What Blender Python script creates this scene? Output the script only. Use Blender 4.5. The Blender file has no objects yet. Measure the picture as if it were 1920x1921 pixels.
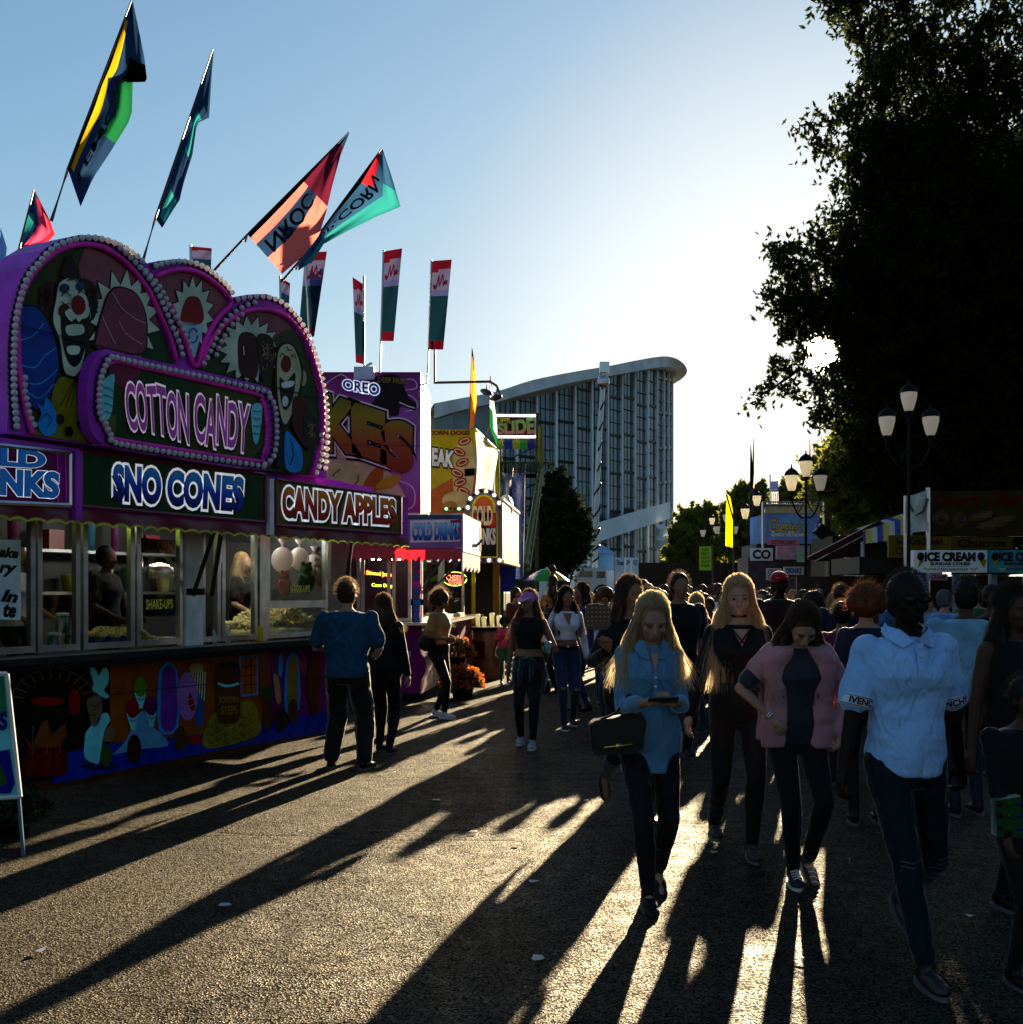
import bpy, math, random
import numpy as np
from mathutils import Vector, Matrix
R = math.radians
random.seed(7); np.random.seed(7)
C = bpy.context.scene.collection
# ------------------------------------------------------------------ camera
F, HZ, CH = 2000.0, 1110.0, 1.65        # focal length and horizon measured on the 1920 px photograph, eye height
cd = bpy.data.cameras.new('camera'); cam = bpy.data.objects.new('camera', cd); C.objects.link(cam)
cam.location = (0, 0, CH); cam.rotation_euler = (R(90), 0, 0)
cd.sensor_width = 36; cd.lens = 36 * F / 1920; cd.shift_y = (HZ - 960.5) / 1920; cd.clip_end = 2000; cd.clip_start = .05
bpy.context.scene.camera = cam
# ------------------------------------------------------------------ sun and sky
SUN_AZ = math.atan2(587, F); SUN_EL = math.atan2(450, math.hypot(F, 587))
sd = Vector((math.sin(SUN_AZ) * math.cos(SUN_EL), math.cos(SUN_AZ) * math.cos(SUN_EL), math.sin(SUN_EL)))
sl = bpy.data.lights.new('sun', 'SUN'); sl.energy = 5.0; sl.angle = R(.55); sl.color = (1, .78, .47)
so = bpy.data.objects.new('sun', sl); C.objects.link(so); so.rotation_euler = sd.to_track_quat('Z', 'Y').to_euler()
w = bpy.data.worlds.new("World"); bpy.context.scene.world = w; w.use_nodes = True
nt = w.node_tree; N = nt.nodes; L = nt.links
bg = N['Background']
sky = N.new('ShaderNodeTexSky'); sky.sky_type = 'NISHITA'; sky.sun_disc = False
sky.sun_elevation = SUN_EL; sky.sun_rotation = SUN_AZ; sky.air_density = 1.0; sky.dust_density = .35; sky.ozone_density = 1.6
gm = N.new('ShaderNodeGamma'); gm.inputs[1].default_value = 1.25
L.new(sky.outputs[0], gm.inputs[0])
# cool the sky a little and roll off the aureole round the sun
tn = N.new('ShaderNodeVectorMath'); tn.operation = 'MULTIPLY'; tn.inputs[1].default_value = (1, 1.25, 1.45); L.new(gm.outputs[0], tn.inputs[0])
k1 = N.new('ShaderNodeVectorMath'); k1.operation = 'MULTIPLY_ADD'; k1.inputs[1].default_value = (1 / 9,) * 3; k1.inputs[2].default_value = (1, 1, 1); L.new(tn.outputs[0], k1.inputs[0])
rl = N.new('ShaderNodeVectorMath'); rl.operation = 'DIVIDE'; L.new(tn.outputs[0], rl.inputs[0]); L.new(k1.outputs[0], rl.inputs[1])
# the sun's own bright disc, as the camera sees it between the leaves
geo = N.new('ShaderNodeNewGeometry'); dp = N.new('ShaderNodeVectorMath'); dp.operation = 'DOT_PRODUCT'
tc = N.new('ShaderNodeTexCoord'); L.new(tc.outputs['Generated'], dp.inputs[0]); dp.inputs[1].default_value = sd
mr = N.new('ShaderNodeMapRange'); mr.interpolation_type = 'SMOOTHSTEP'
mr.inputs[1].default_value = math.cos(R(1.25)); mr.inputs[2].default_value = math.cos(R(.55)); mr.inputs[3].default_value = 0; mr.inputs[4].default_value = 90
L.new(dp.outputs['Value'], mr.inputs[0])
sc_ = N.new('ShaderNodeVectorMath'); sc_.operation = 'SCALE'; sc_.inputs[0].default_value = (1, .86, .6); L.new(mr.outputs[0], sc_.inputs['Scale'])
rs_k = N.new('ShaderNodeVectorMath'); rs_k.operation = 'SCALE'; rs_k.inputs['Scale'].default_value = .635; L.new(rl.outputs[0], rs_k.inputs[0])
ad = N.new('ShaderNodeVectorMath'); ad.operation = 'ADD'
# warm aureole, a few degrees wide
mh = N.new('ShaderNodeMapRange'); mh.interpolation_type = 'SMOOTHERSTEP'; mh.inputs[1].default_value = math.cos(R(22)); mh.inputs[2].default_value = 1; mh.inputs[3].default_value = 0; mh.inputs[4].default_value = .7
L.new(dp.outputs['Value'], mh.inputs[0]); hs_ = N.new('ShaderNodeVectorMath'); hs_.operation = 'SCALE'; hs_.inputs[0].default_value = (1, .84, .55); L.new(mh.outputs[0], hs_.inputs['Scale'])
ad0 = N.new('ShaderNodeVectorMath'); L.new(hs_.outputs[0], ad0.inputs[1]); L.new(ad0.outputs[0], ad.inputs[0]); L.new(rs_k.outputs[0], ad0.inputs[0]); L.new(sc_.outputs[0], ad.inputs[1])
L.new(ad.outputs[0], bg.inputs[0]); bg.inputs[1].default_value = .050
vs = bpy.context.scene.view_settings
vs.view_transform = 'Standard'; vs.look = 'None'; vs.gamma = 1; vs.exposure = 2.28
cy = bpy.context.scene.cycles
cy.use_denoising = True; cy.max_bounces = 6; cy.transparent_max_bounces = 12; cy.sample_clamp_indirect = 4; cy.caustics_reflective = False; cy.caustics_refractive = False

# ------------------------------------------------------------------ materials
MATS = {}
def mat(name, col=(.5, .5, .5), rough=.6, metal=0, emit=0, trans=0, noise=0, nscale=8, bump=0, bscale=60, transl=0, spec=.5, coat=0, col2=None, sheen=0, alpha=1, fold=0):
    if name in MATS: return MATS[name]
    m = bpy.data.materials.new(name); MATS[name] = m; m.use_nodes = True
    nt = m.node_tree; N = nt.nodes; L = nt.links; b = N['Principled BSDF']
    b.inputs['Base Color'].default_value = (*col, 1); b.inputs['Roughness'].default_value = rough; b.inputs['Metallic'].default_value = metal
    b.inputs['Specular IOR Level'].default_value = spec
    if coat: b.inputs['Coat Weight'].default_value = coat
    if trans: b.inputs['Transmission Weight'].default_value = trans
    if sheen: b.inputs['Sheen Weight'].default_value = sheen; b.inputs['Sheen Roughness'].default_value = .3
    if alpha < 1: b.inputs['Alpha'].default_value = alpha
    if emit: b.inputs['Emission Color'].default_value = (*col, 1); b.inputs['Emission Strength'].default_value = emit
    tcn = N.new('ShaderNodeTexCoord')
    if noise or col2:
        n = N.new('ShaderNodeTexNoise'); n.inputs['Scale'].default_value = nscale; n.inputs['Detail'].default_value = 6
        L.new(tcn.outputs['Object'], n.inputs['Vector'])
        r = N.new('ShaderNodeMix'); r.data_type = 'RGBA'
        c2 = col2 or tuple(max(0, c * (1 - noise)) for c in col)
        r.inputs[6].default_value = (*c2, 1); r.inputs[7].default_value = (*tuple(min(1, c * (1 + noise * .5)) for c in col), 1)
        rm = N.new('ShaderNodeMapRange'); rm.inputs[1].default_value = .35; rm.inputs[2].default_value = .65
        L.new(n.outputs[0], rm.inputs[0]); L.new(rm.outputs[0], r.inputs[0]); L.new(r.outputs[2], b.inputs['Base Color'])
    if bump:
        n2 = N.new('ShaderNodeTexNoise'); n2.inputs['Scale'].default_value = bscale; n2.inputs['Detail'].default_value = 3
        L.new(tcn.outputs['Object'], n2.inputs['Vector'])
        bp = N.new('ShaderNodeBump'); bp.inputs['Strength'].default_value = bump; bp.inputs['Distance'].default_value = .02
        L.new(n2.outputs[0], bp.inputs['Height']); L.new(bp.outputs[0], b.inputs['Normal'])
    if fold:
        n3 = N.new('ShaderNodeTexNoise'); n3.inputs['Scale'].default_value = 9; n3.inputs['Detail'].default_value = 2.5; n3.inputs['Distortion'].default_value = 1.2
        mp = N.new('ShaderNodeMapping'); mp.inputs['Scale'].default_value = (1, 1, .55); mp.inputs['Rotation'].default_value = (0, .5, 0); L.new(tcn.outputs['Object'], mp.inputs[0]); L.new(mp.outputs[0], n3.inputs['Vector'])
        b3 = N.new('ShaderNodeBump'); b3.inputs['Strength'].default_value = fold; b3.inputs['Distance'].default_value = .05; L.new(n3.outputs[0], b3.inputs['Height'])
        if bump: L.new(b3.outputs[0], bp.inputs['Normal'])
        else: L.new(b3.outputs[0], b.inputs['Normal'])
    if transl:
        t = N.new('ShaderNodeBsdfTranslucent'); t.inputs[0].default_value = (*tuple(min(1, c * 1.6) for c in col), 1)
        mx = N.new('ShaderNodeMixShader'); mx.inputs[0].default_value = transl
        L.new(b.outputs[0], mx.inputs[1]); L.new(t.outputs[0], mx.inputs[2]); L.new(mx.outputs[0], N['Material Output'].inputs[0])
    return m
def cm(c, **k):
    """a painted / printed colour"""
    n = 'print_%02x%02x%02x' % tuple(int(min(1, v) * 255) for v in c)
    if k: n += '_' + '_'.join(f'{a}{b}' for a, b in k.items())
    kk = dict(rough=.4, noise=.22, nscale=5, spec=.12); kk.update(k)
    g = sum(c) / 3; c = tuple(max(.002, (g + (v - g) * 1.25) * (.62 + .38 * min(1, g * 2.2))) for v in c)
    return mat(n, c, **kk)
def grad(name, stops, z0, z1, rough=.35, emit=0):
    """print whose ink changes colour from bottom (z0) to top (z1) in the object's own space"""
    if name in MATS: return MATS[name]
    m = bpy.data.materials.new(name); MATS[name] = m; m.use_nodes = True
    nt = m.node_tree; N = nt.nodes; L = nt.links; b = N['Principled BSDF']; b.inputs['Roughness'].default_value = rough; b.inputs['Specular IOR Level'].default_value = .12
    t = N.new('ShaderNodeTexCoord'); s = N.new('ShaderNodeSeparateXYZ'); mr = N.new('ShaderNodeMapRange'); cr = N.new('ShaderNodeValToRGB')
    L.new(t.outputs['Object'], s.inputs[0]); L.new(s.outputs[2], mr.inputs[0]); mr.inputs[1].default_value = z0; mr.inputs[2].default_value = z1
    L.new(mr.outputs[0], cr.inputs[0]); L.new(cr.outputs[0], b.inputs['Base Color'])
    e = cr.color_ramp.elements
    e[0].position = stops[0][0]; e[0].color = (*stops[0][1], 1); e[1].position = stops[-1][0]; e[1].color = (*stops[-1][1], 1)
    for p, c in stops[1:-1]:
        k = e.new(p); k.color = (*c, 1)
    return m
def stripes(name, cols, scale, axis=0, rough=.6, transl=0):
    if name in MATS: return MATS[name]
    m = bpy.data.materials.new(name); MATS[name] = m; m.use_nodes = True
    nt = m.node_tree; N = nt.nodes; L = nt.links; b = N['Principled BSDF']; b.inputs['Roughness'].default_value = rough
    t = N.new('ShaderNodeTexCoord'); s = N.new('ShaderNodeSeparateXYZ'); mm = N.new('ShaderNodeMath'); mm.operation = 'MULTIPLY'; mm.inputs[1].default_value = scale
    fr = N.new('ShaderNodeMath'); fr.operation = 'FRACT'; cr = N.new('ShaderNodeValToRGB'); cr.color_ramp.interpolation = 'CONSTANT'
    L.new(t.outputs['Object'], s.inputs[0]); L.new(s.outputs[axis], mm.inputs[0]); L.new(mm.outputs[0], fr.inputs[0]); L.new(fr.outputs[0], cr.inputs[0])
    L.new(cr.outputs[0], b.inputs['Base Color'])
    e = cr.color_ramp.elements; e[0].color = (*cols[0], 1); e[1].position = 1 / len(cols); e[1].color = (*cols[1], 1)
    for i, c in enumerate(cols[2:]):
        k = e.new((i + 2) / len(cols)); k.color = (*c, 1)
    return m
WHITE = cm((.72, .72, .72)); BLACK = cm((.006, .006, .007)); NAVY = cm((.01, .02, .09))
STEEL = mat('steel', (.45, .45, .47), .35, 1); ALU = mat('aluminium', (.55, .56, .58), .3, 1, noise=.2)
DARKMETAL = mat('dark metal', (.012, .012, .013), .45)
def glassmat():
    m = bpy.data.materials.new('window glass'); m.use_nodes = True; nt = m.node_tree; N = nt.nodes; L = nt.links; N.remove(N['Principled BSDF'])
    t = N.new('ShaderNodeBsdfTransparent'); t.inputs[0].default_value = (.86, .9, .9, 1); g = N.new('ShaderNodeBsdfGlossy'); g.inputs['Roughness'].default_value = .03
    f = N.new('ShaderNodeFresnel'); f.inputs[0].default_value = 1.28; x = N.new('ShaderNodeMixShader'); gb = N.new('ShaderNodeNewGeometry'); iv = N.new('ShaderNodeMath'); iv.operation = 'SUBTRACT'; iv.inputs[0].default_value = 1; L.new(gb.outputs['Backfacing'], iv.inputs[1]); ml = N.new('ShaderNodeMath'); ml.operation = 'MULTIPLY'; L.new(f.outputs[0], ml.inputs[0]); L.new(iv.outputs[0], ml.inputs[1]); L.new(ml.outputs[0], x.inputs[0]); L.new(t.outputs[0], x.inputs[1]); L.new(g.outputs[0], x.inputs[2]); L.new(x.outputs[0], N['Material Output'].inputs[0]); return m
GLASS = glassmat()
RUBBER = mat('rubber', (.015, .015, .015), .8)

# ------------------------------------------------------------------ things and meshes
def wloc(o):
    v = Vector((0, 0, 0))
    while o is not None: v = v + o.location; o = o.parent
    return v
def tag(o, label=None, cat=None, group=None, kind=None):
    if label: o['label'] = label
    if cat: o['category'] = cat
    if group: o['group'] = group
    if kind: o['kind'] = kind
    return o
def thing(name, label, cat, loc=(0, 0, 0), group=None):
    o = bpy.data.objects.new(name, None); C.objects.link(o); o.location = loc; o.empty_display_size = .2
    return tag(o, label, cat, group)
def children(o): return [c for c in list(o.children)]
def copy_tree(o, parent=None, mats=None):
    c = o.copy(); C.objects.link(c); c.parent = parent
    for ch in children(o): copy_tree(ch, c)
    return c
def P(px, py, Y): return Vector(((px - 960) / F * Y, Y, CH + (HZ - py) / F * Y))
def G(px, py, z=0):
    Y = (CH - z) * F / (py - HZ); return Vector(((px - 960) / F * Y, Y, z))
class Pl:
    """a vertical plane; w() meets the photograph's line of sight with it"""
    def __init__(s, o, u, off=0):
        s.u = Vector((u[0], u[1], 0)).normalized(); s.n = Vector((s.u.y, -s.u.x, 0)); s.o = Vector(o) + s.n * off
        s.base = Vector(o)
    def off(s, d): return Pl(s.o, s.u, d)
    def w(s, px, py, lev=0):
        d = Vector(((px - 960) / F, 1, (HZ - py) / F)); o = Vector((0, 0, CH))
        t = (s.o - o).dot(s.n) / d.dot(s.n); return o + d * t + s.n * (lev * .004)
    def sz(s, a, z, d=0): return Vector((s.o.x, s.o.y, 0)) + s.u * a + Vector((0, 0, z)) + s.n * d
    def loc(s, px, py): p = s.w(px, py); return ((p - s.o).dot(s.u), p.z)
_tx = {}
def textmesh(t, off=0., shear=0, spacing=1.0):
    k = (t, round(off, 4), shear, spacing)
    if k in _tx: return _tx[k]
    c = bpy.data.curves.new('t', 'FONT'); c.body = t; c.offset = off; c.shear = shear; c.space_character = spacing; c.resolution_u = 4; c.align_x = 'LEFT'
    o = bpy.data.objects.new('t', c); C.objects.link(o)
    dg = bpy.context.evaluated_depsgraph_get(); me = bpy.data.meshes.new_from_object(o.evaluated_get(dg))
    vs = [(v.co.x, v.co.y) for v in me.vertices]; fs = [tuple(p.vertices) for p in me.polygons]
    bpy.data.objects.remove(o); bpy.data.curves.remove(c); bpy.data.meshes.remove(me)
    _tx[k] = (vs, fs); return _tx[k]
def spline(pts, n=6, closed=True):
    out = []; m = len(pts)
    rng = range(m if closed else m - 1)
    for i in rng:
        if closed: p0, p1, p2, p3 = pts[(i - 1) % m], pts[i], pts[(i + 1) % m], pts[(i + 2) % m]
        else: p0, p1, p2, p3 = pts[max(i - 1, 0)], pts[i], pts[i + 1], pts[min(i + 2, m - 1)]
        for j in range(n):
            t = j / n
            out.append(tuple(.5 * ((2 * b) + (-a + c) * t + (2 * a - 5 * b + 4 * c - d) * t * t + (-a + 3 * b - 3 * c + d) * t ** 3) for a, b, c, d in zip(p0, p1, p2, p3)))
    if not closed: out.append(tuple(pts[-1]))
    return out
def ell2(cx, cy, rx, ry, rot=0, n=20, a0=0, a1=360):
    c, s = math.cos(R(rot)), math.sin(R(rot)); out = []
    for i in range(n + (a1 - a0 < 360)):
        a = R(a0 + (a1 - a0) * i / n); x, y = rx * math.cos(a), ry * math.sin(a); out.append((cx + x * c - y * s, cy + x * s + y * c))
    return out
def star2(cx, cy, rx, ry, n, k=.7):
    return [(cx + math.cos(R(180 * i / n)) * rx * (1 if i % 2 else k), cy + math.sin(R(180 * i / n)) * ry * (1 if i % 2 else k)) for i in range(2 * n)]
def stroke2(pts, wd, wd1=None):
    wd1 = wd if wd1 is None else wd1; a, b = [], []; m = len(pts)
    for i, p in enumerate(pts):
        q0 = pts[max(0, i - 1)]; q1 = pts[min(m - 1, i + 1)]; dx, dy = q1[0] - q0[0], q1[1] - q0[1]; l = math.hypot(dx, dy) or 1
        h = (wd + (wd1 - wd) * i / max(1, m - 1)) / 2; a.append((p[0] - dy / l * h, p[1] + dx / l * h)); b.append((p[0] + dy / l * h, p[1] - dx / l * h))
    return a + b[::-1]
class MB:
    def __init__(s, smooth=False): s.v = []; s.f = []; s.m = []; s.mats = []; s.smooth = smooth
    def mi(s, m):
        if m not in s.mats: s.mats.append(m)
        return s.mats.index(m)
    def add(s, vs, fs, m):
        b = len(s.v); s.v += [tuple(v) for v in vs]; i = s.mi(m)
        for f in fs: s.f.append(tuple(b + k for k in f)); s.m.append(i)
        return s
    def poly(s, vs, m): return s.add(vs, [range(len(vs))], m)
    def box(s, c, d, m, u=(1, 0), M=None):
        u = Vector((u[0], u[1], 0)).normalized(); n = Vector((-u.y, u.x, 0)); c = Vector(c); z = Vector((0, 0, 1)); vs = []
        for k in (-.5, .5):
            for j in (-.5, .5):
                for i in (-.5, .5):
                    p = u * i * d[0] + n * j * d[1] + z * k * d[2]
                    if M: p = M @ p
                    vs.append(c + p)
        return s.add(vs, [(0, 2, 3, 1), (4, 5, 7, 6), (0, 1, 5, 4), (2, 6, 7, 3), (0, 4, 6, 2), (1, 3, 7, 5)], m)
    def slab(s, pl, a0, a1, z0, z1, d0, d1, m):
        """box on a wall: a along it, z up, d outward"""
        c = (pl.sz(a0, z0, d0) + pl.sz(a1, z1, d1)) / 2
        return s.box(c, (abs(a1 - a0), abs(d1 - d0), abs(z1 - z0)), m, pl.u)
    def prism(s, pts, off, m, m2=None):
        n = len(pts); off = Vector(off); vs = [Vector(p) for p in pts] + [Vector(p) + off for p in pts]
        s.add(vs, [range(n), range(2 * n - 1, n - 1, -1)], m)
        return s.add(vs, [(i, i + n, (i + 1) % n + n, (i + 1) % n) for i in range(n)], m2 or m)
    def tube(s, pts, r, m, seg=8, r1=None, closed=False):
        pts = [Vector(p) for p in pts]; n = len(pts); vs = []; fs = []
        ref = Vector((0, 0, 1))
        for i, p in enumerate(pts):
            if closed: d = pts[(i + 1) % n] - pts[i - 1]
            else: d = pts[min(i + 1, n - 1)] - pts[max(i - 1, 0)]
            d.normalize()
            if i == 0 or True:
                a = d.cross(ref if abs(d.z) < .95 else Vector((1, 0, 0))).normalized(); b = d.cross(a)
            rr = r if r1 is None else r + (r1 - r) * i / max(1, n - 1)
            if isinstance(r, (list, tuple)): rr = r[i]
            for k in range(seg):
                t = 2 * math.pi * k / seg; vs.append(p + a * math.cos(t) * rr + b * math.sin(t) * rr)
        for i in range(n if closed else n - 1):
            for k in range(seg): j = (i + 1) % n; fs.append((i * seg + k, i * seg + (k + 1) % seg, j * seg + (k + 1) % seg, j * seg + k))
        if not closed: fs += [range(seg - 1, -1, -1), range((n - 1) * seg, n * seg)]
        return s.add(vs, fs, m)
    def lathe(s, c, prof, m, seg=16, ax=(0, 0, 1)):
        c = Vector(c); ax = Vector(ax).normalized(); q = Vector((0, 0, 1)).rotation_difference(ax); vs = []; fs = []; n = len(prof)
        for r, z in prof:
            for k in range(seg):
                t = 2 * math.pi * k / seg; vs.append(c + q @ Vector((r * math.cos(t), r * math.sin(t), z)))
        for i in range(n - 1):
            for k in range(seg): fs.append((i * seg + k, i * seg + (k + 1) % seg, (i + 1) * seg + (k + 1) % seg, (i + 1) * seg + k))
        fs += [range(seg - 1, -1, -1), range((n - 1) * seg, n * seg)]
        return s.add(vs, fs, m)
    def ell(s, c, r, m, seg=12, rings=8, M=None):
        if not isinstance(r, (list, tuple)): r = (r, r, r)
        c = Vector(c); vs = []; fs = []
        for i in range(rings + 1):
            a = math.pi * i / rings
            for k in range(seg):
                t = 2 * math.pi * k / seg; p = Vector((r[0] * math.sin(a) * math.cos(t), r[1] * math.sin(a) * math.sin(t), r[2] * math.cos(a)))
                vs.append(c + (M @ p if M else p))
        for i in range(rings):
            for k in range(seg): fs.append((i * seg + k, (i + 1) * seg + k, (i + 1) * seg + (k + 1) % seg, i * seg + (k + 1) % seg))
        return s.add(vs, fs, m)
    # printed art on a plane, given in photograph pixels
    def art(s, pl, pts, lev, m, sm=0):
        if sm: pts = spline(pts, sm)
        return s.poly([pl.w(x, y, lev) for x, y in pts], m)
    def line(s, pl, pts, wd, lev, m, sm=0, wd1=None):
        if sm: pts = spline(pts, sm, False)
        o = stroke2(pts, wd, wd1); n = len(pts)
        vs = [pl.w(x, y, lev) for x, y in o]
        return s.add(vs, [(i, i + 1, 2 * n - 2 - i, 2 * n - 1 - i) for i in range(n - 1)], m)
    def text(s, pl, t, q, lev, m, off=0., shear=0, spacing=1., arch=0, wave=0):
        """q = tl,tr,br,bl in pixels; the same quad for each outline layer of one text"""
        bx = textmesh(t, 0, shear, spacing)[0]; xs = [v[0] for v in bx]; ys = [v[1] for v in bx]; x0, x1, y0, y1 = min(xs), max(xs), min(ys), max(ys)
        vs, fs = textmesh(t, off, shear, spacing); out = []
        for x, y in vs:
            a = (x - x0) / (x1 - x0); b = (y - y0) / (y1 - y0)
            tx = q[0][0] + (q[1][0] - q[0][0]) * a; ty = q[0][1] + (q[1][1] - q[0][1]) * a
            bx_ = q[3][0] + (q[2][0] - q[3][0]) * a; by = q[3][1] + (q[2][1] - q[3][1]) * a
            yo = -arch * (1 - (2 * a - 1) ** 2) + wave * math.sin(a * 9.)
            out.append(pl.w(bx_ + (tx - bx_) * b, by + (ty - by) * b + yo, lev))
        return s.add(out, fs, m)
    def btext(s, pl, t, q, lev, layers, **k):
        for i, (m, o) in enumerate(layers): s.text(pl, t, q, lev + i, m, o, **k)
        return s
    def build(s, name, parent=None, label=None, cat=None, group=None, kind=None):
        me = bpy.data.meshes.new(name); b = wloc(parent) if parent else Vector((0, 0, 0))
        me.from_pydata([(v[0] - b.x, v[1] - b.y, v[2] - b.z) for v in s.v], [], s.f)
        for m in s.mats: me.materials.append(m)
        me.polygons.foreach_set('material_index', s.m)
        if s.smooth: me.polygons.foreach_set('use_smooth', [True] * len(s.f))
        me.update()
        o = bpy.data.objects.new(name, me); C.objects.link(o); o.parent = parent
        return tag(o, label, cat, group, kind)
def leaves_mesh(cent, size, flat=.0, lobes=2, jit=.4):
    """many small pointed leaves; arrays in, verts + quads out"""
    n = len(cent); rs = np.random.RandomState(n)
    V = []; Fc = []; base = 0
    for l in range(lobes):
        a = rs.normal(size=(n, 3)); a /= np.linalg.norm(a, axis=1)[:, None]; b = np.cross(a, rs.normal(size=(n, 3))); b /= np.linalg.norm(b, axis=1)[:, None]
        sz = (np.asarray(size) * (1 - jit / 2 + jit * rs.rand(n)))[:, None]
        q = np.stack([cent - a * sz, cent + b * sz * .38, cent + a * sz, cent - b * sz * .38], 1).reshape(-1, 3)
        V.append(q); Fc.append(np.arange(4 * n).reshape(-1, 4) + base); base += 4 * n
    return np.concatenate(V), np.concatenate(Fc)
def np_obj(name, V, Fc, m, parent=None, smooth=False):
    b = wloc(parent) if parent else Vector((0, 0, 0)); V = V - np.array(b)
    me = bpy.data.meshes.new(name); nf = len(Fc); k = Fc.shape[1]
    me.vertices.add(len(V)); me.vertices.foreach_set('co', V.astype(np.float32).ravel())
    me.loops.add(nf * k); me.loops.foreach_set('vertex_index', Fc.astype(np.int32).ravel())
    me.polygons.add(nf); me.polygons.foreach_set('loop_start', np.arange(0, nf * k, k, dtype=np.int32)); me.polygons.foreach_set('loop_total', np.full(nf, k, np.int32))
    me.update(calc_edges=True); me.materials.append(m)
    if smooth: me.polygons.foreach_set('use_smooth', [True] * nf)
    o = bpy.data.objects.new(name, me); C.objects.link(o); o.parent = parent; return o
# ------------------------------------------------------------------ ground
def asphalt():
    m = bpy.data.materials.new('asphalt'); m.use_nodes = True; nt = m.node_tree; N = nt.nodes; L = nt.links; b = N['Principled BSDF']
    t = N.new('ShaderNodeTexCoord')
    def noise(sc, det=4, ty='n'):
        n = N.new('ShaderNodeTexNoise'); n.inputs['Scale'].default_value = sc; n.inputs['Detail'].default_value = det; L.new(t.outputs['Object'], n.inputs['Vector']); return n
    v = N.new('ShaderNodeTexVoronoi'); v.inputs['Scale'].default_value = 115; L.new(t.outputs['Object'], v.inputs['Vector'])
    n1 = noise(.6, 6); n2 = noise(140, 2); n3 = noise(7, 5)
    cr = N.new('ShaderNodeValToRGB'); e = cr.color_ramp.elements; e[0].position = .3; e[0].color = (.008, .0076, .0072, 1); e[1].position = .7; e[1].color = (.019, .0168, .0135, 1)
    L.new(n1.outputs[0], cr.inputs[0])
    mix = N.new('ShaderNodeMix'); mix.data_type = 'RGBA'; mix.blend_type = 'MULTIPLY'; mix.inputs[0].default_value = .9
    c2 = N.new('ShaderNodeValToRGB'); e = c2.color_ramp.elements; e[0].position = 0; e[0].color = (.12, .11, .10, 1); e[1].position = 1; e[1].color = (3.2, 2.8, 2.2, 1)
    sepc = N.new('ShaderNodeSeparateColor'); L.new(v.outputs['Color'], sepc.inputs[0]); L.new(sepc.outputs[0], c2.inputs[0])
    L.new(cr.outputs[0], mix.inputs[6]); L.new(c2.outputs[0], mix.inputs[7])
    # sealed cracks running across
    mp = N.new('ShaderNodeMapping'); L.new(t.outputs['Object'], mp.inputs[0]); mp.inputs['Scale'].default_value = (.15, 1, 1)
    v2 = N.new('ShaderNodeTexVoronoi'); v2.feature = 'DISTANCE_TO_EDGE'; v2.inputs['Scale'].default_value = .42
    nw = noise(1.6, 5); va = N.new('ShaderNodeVectorMath'); va.operation = 'SCALE'; va.inputs['Scale'].default_value = .12; L.new(nw.outputs[1], va.inputs[0])
    vb = N.new('ShaderNodeVectorMath'); L.new(mp.outputs[0], vb.inputs[0]); L.new(va.outputs[0], vb.inputs[1]); L.new(vb.outputs[0], v2.inputs['Vector'])
    cr3 = N.new('ShaderNodeMapRange'); L.new(v2.outputs[0], cr3.inputs[0]); cr3.inputs[1].default_value = .0; cr3.inputs[2].default_value = .009; cr3.inputs[3].default_value = .12; cr3.inputs[4].default_value = 1
    mc = N.new('ShaderNodeMix'); mc.data_type = 'RGBA'; mc.blend_type = 'MULTIPLY'; mc.inputs[0].default_value = 1
    L.new(mix.outputs[2], mc.inputs[6]); L.new(cr3.outputs[0], mc.inputs[7]); L.new(mc.outputs[2], b.inputs['Base Color'])
    # roughness and grit
    rr = N.new('ShaderNodeMapRange'); L.new(n3.outputs[0], rr.inputs[0]); rr.inputs[1].default_value = .3; rr.inputs[2].default_value = .7; rr.inputs[3].default_value = .56; rr.inputs[4].default_value = .78
    L.new(rr.outputs[0], b.inputs['Roughness']); sm = N.new('ShaderNodeMapRange'); sm.inputs[1].default_value = .38; sm.inputs[2].default_value = .95; sm.inputs[3].default_value = .01; sm.inputs[4].default_value = .58; L.new(sepc.outputs[1], sm.inputs[0]); pm = N.new('ShaderNodeMapRange'); pm.inputs[1].default_value = .36; pm.inputs[2].default_value = .62; pm.inputs[3].default_value = .55; pm.inputs[4].default_value = 1.12; n5 = noise(1.1, 7); L.new(n5.outputs[0], pm.inputs[0])
    gv = N.new('ShaderNodeTexVoronoi'); gv.inputs['Scale'].default_value = 2.6; gv.inputs['Randomness'].default_value = 1; L.new(t.outputs['Object'], gv.inputs['Vector']); gr = N.new('ShaderNodeMapRange'); gr.inputs[1].default_value = .045; gr.inputs[2].default_value = .065; gr.inputs[3].default_value = .25; gr.inputs[4].default_value = 1; L.new(gv.outputs[0], gr.inputs[0])
    m1 = N.new('ShaderNodeMath'); m1.operation = 'MULTIPLY'; m2 = N.new('ShaderNodeMath'); m2.operation = 'MULTIPLY'; L.new(sm.outputs[0], m1.inputs[0]); L.new(pm.outputs[0], m1.inputs[1]); L.new(m1.outputs[0], m2.inputs[0]); L.new(gr.outputs[0], m2.inputs[1]); L.new(m2.outputs[0], b.inputs['Specular IOR Level']); b.inputs['Specular Tint'].default_value = (1, .79, .54, 1)
    b1 = N.new('ShaderNodeBump'); b1.inputs['Strength'].default_value = 1; b1.inputs['Distance'].default_value = .007; L.new(v.outputs[0], b1.inputs['Height'])
    b2 = N.new('ShaderNodeBump'); b2.inputs['Strength'].default_value = .35; b2.inputs['Distance'].default_value = .004; L.new(n3.outputs[0], b2.inputs['Height']); L.new(b1.outputs[0], b2.inputs['Normal'])
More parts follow.
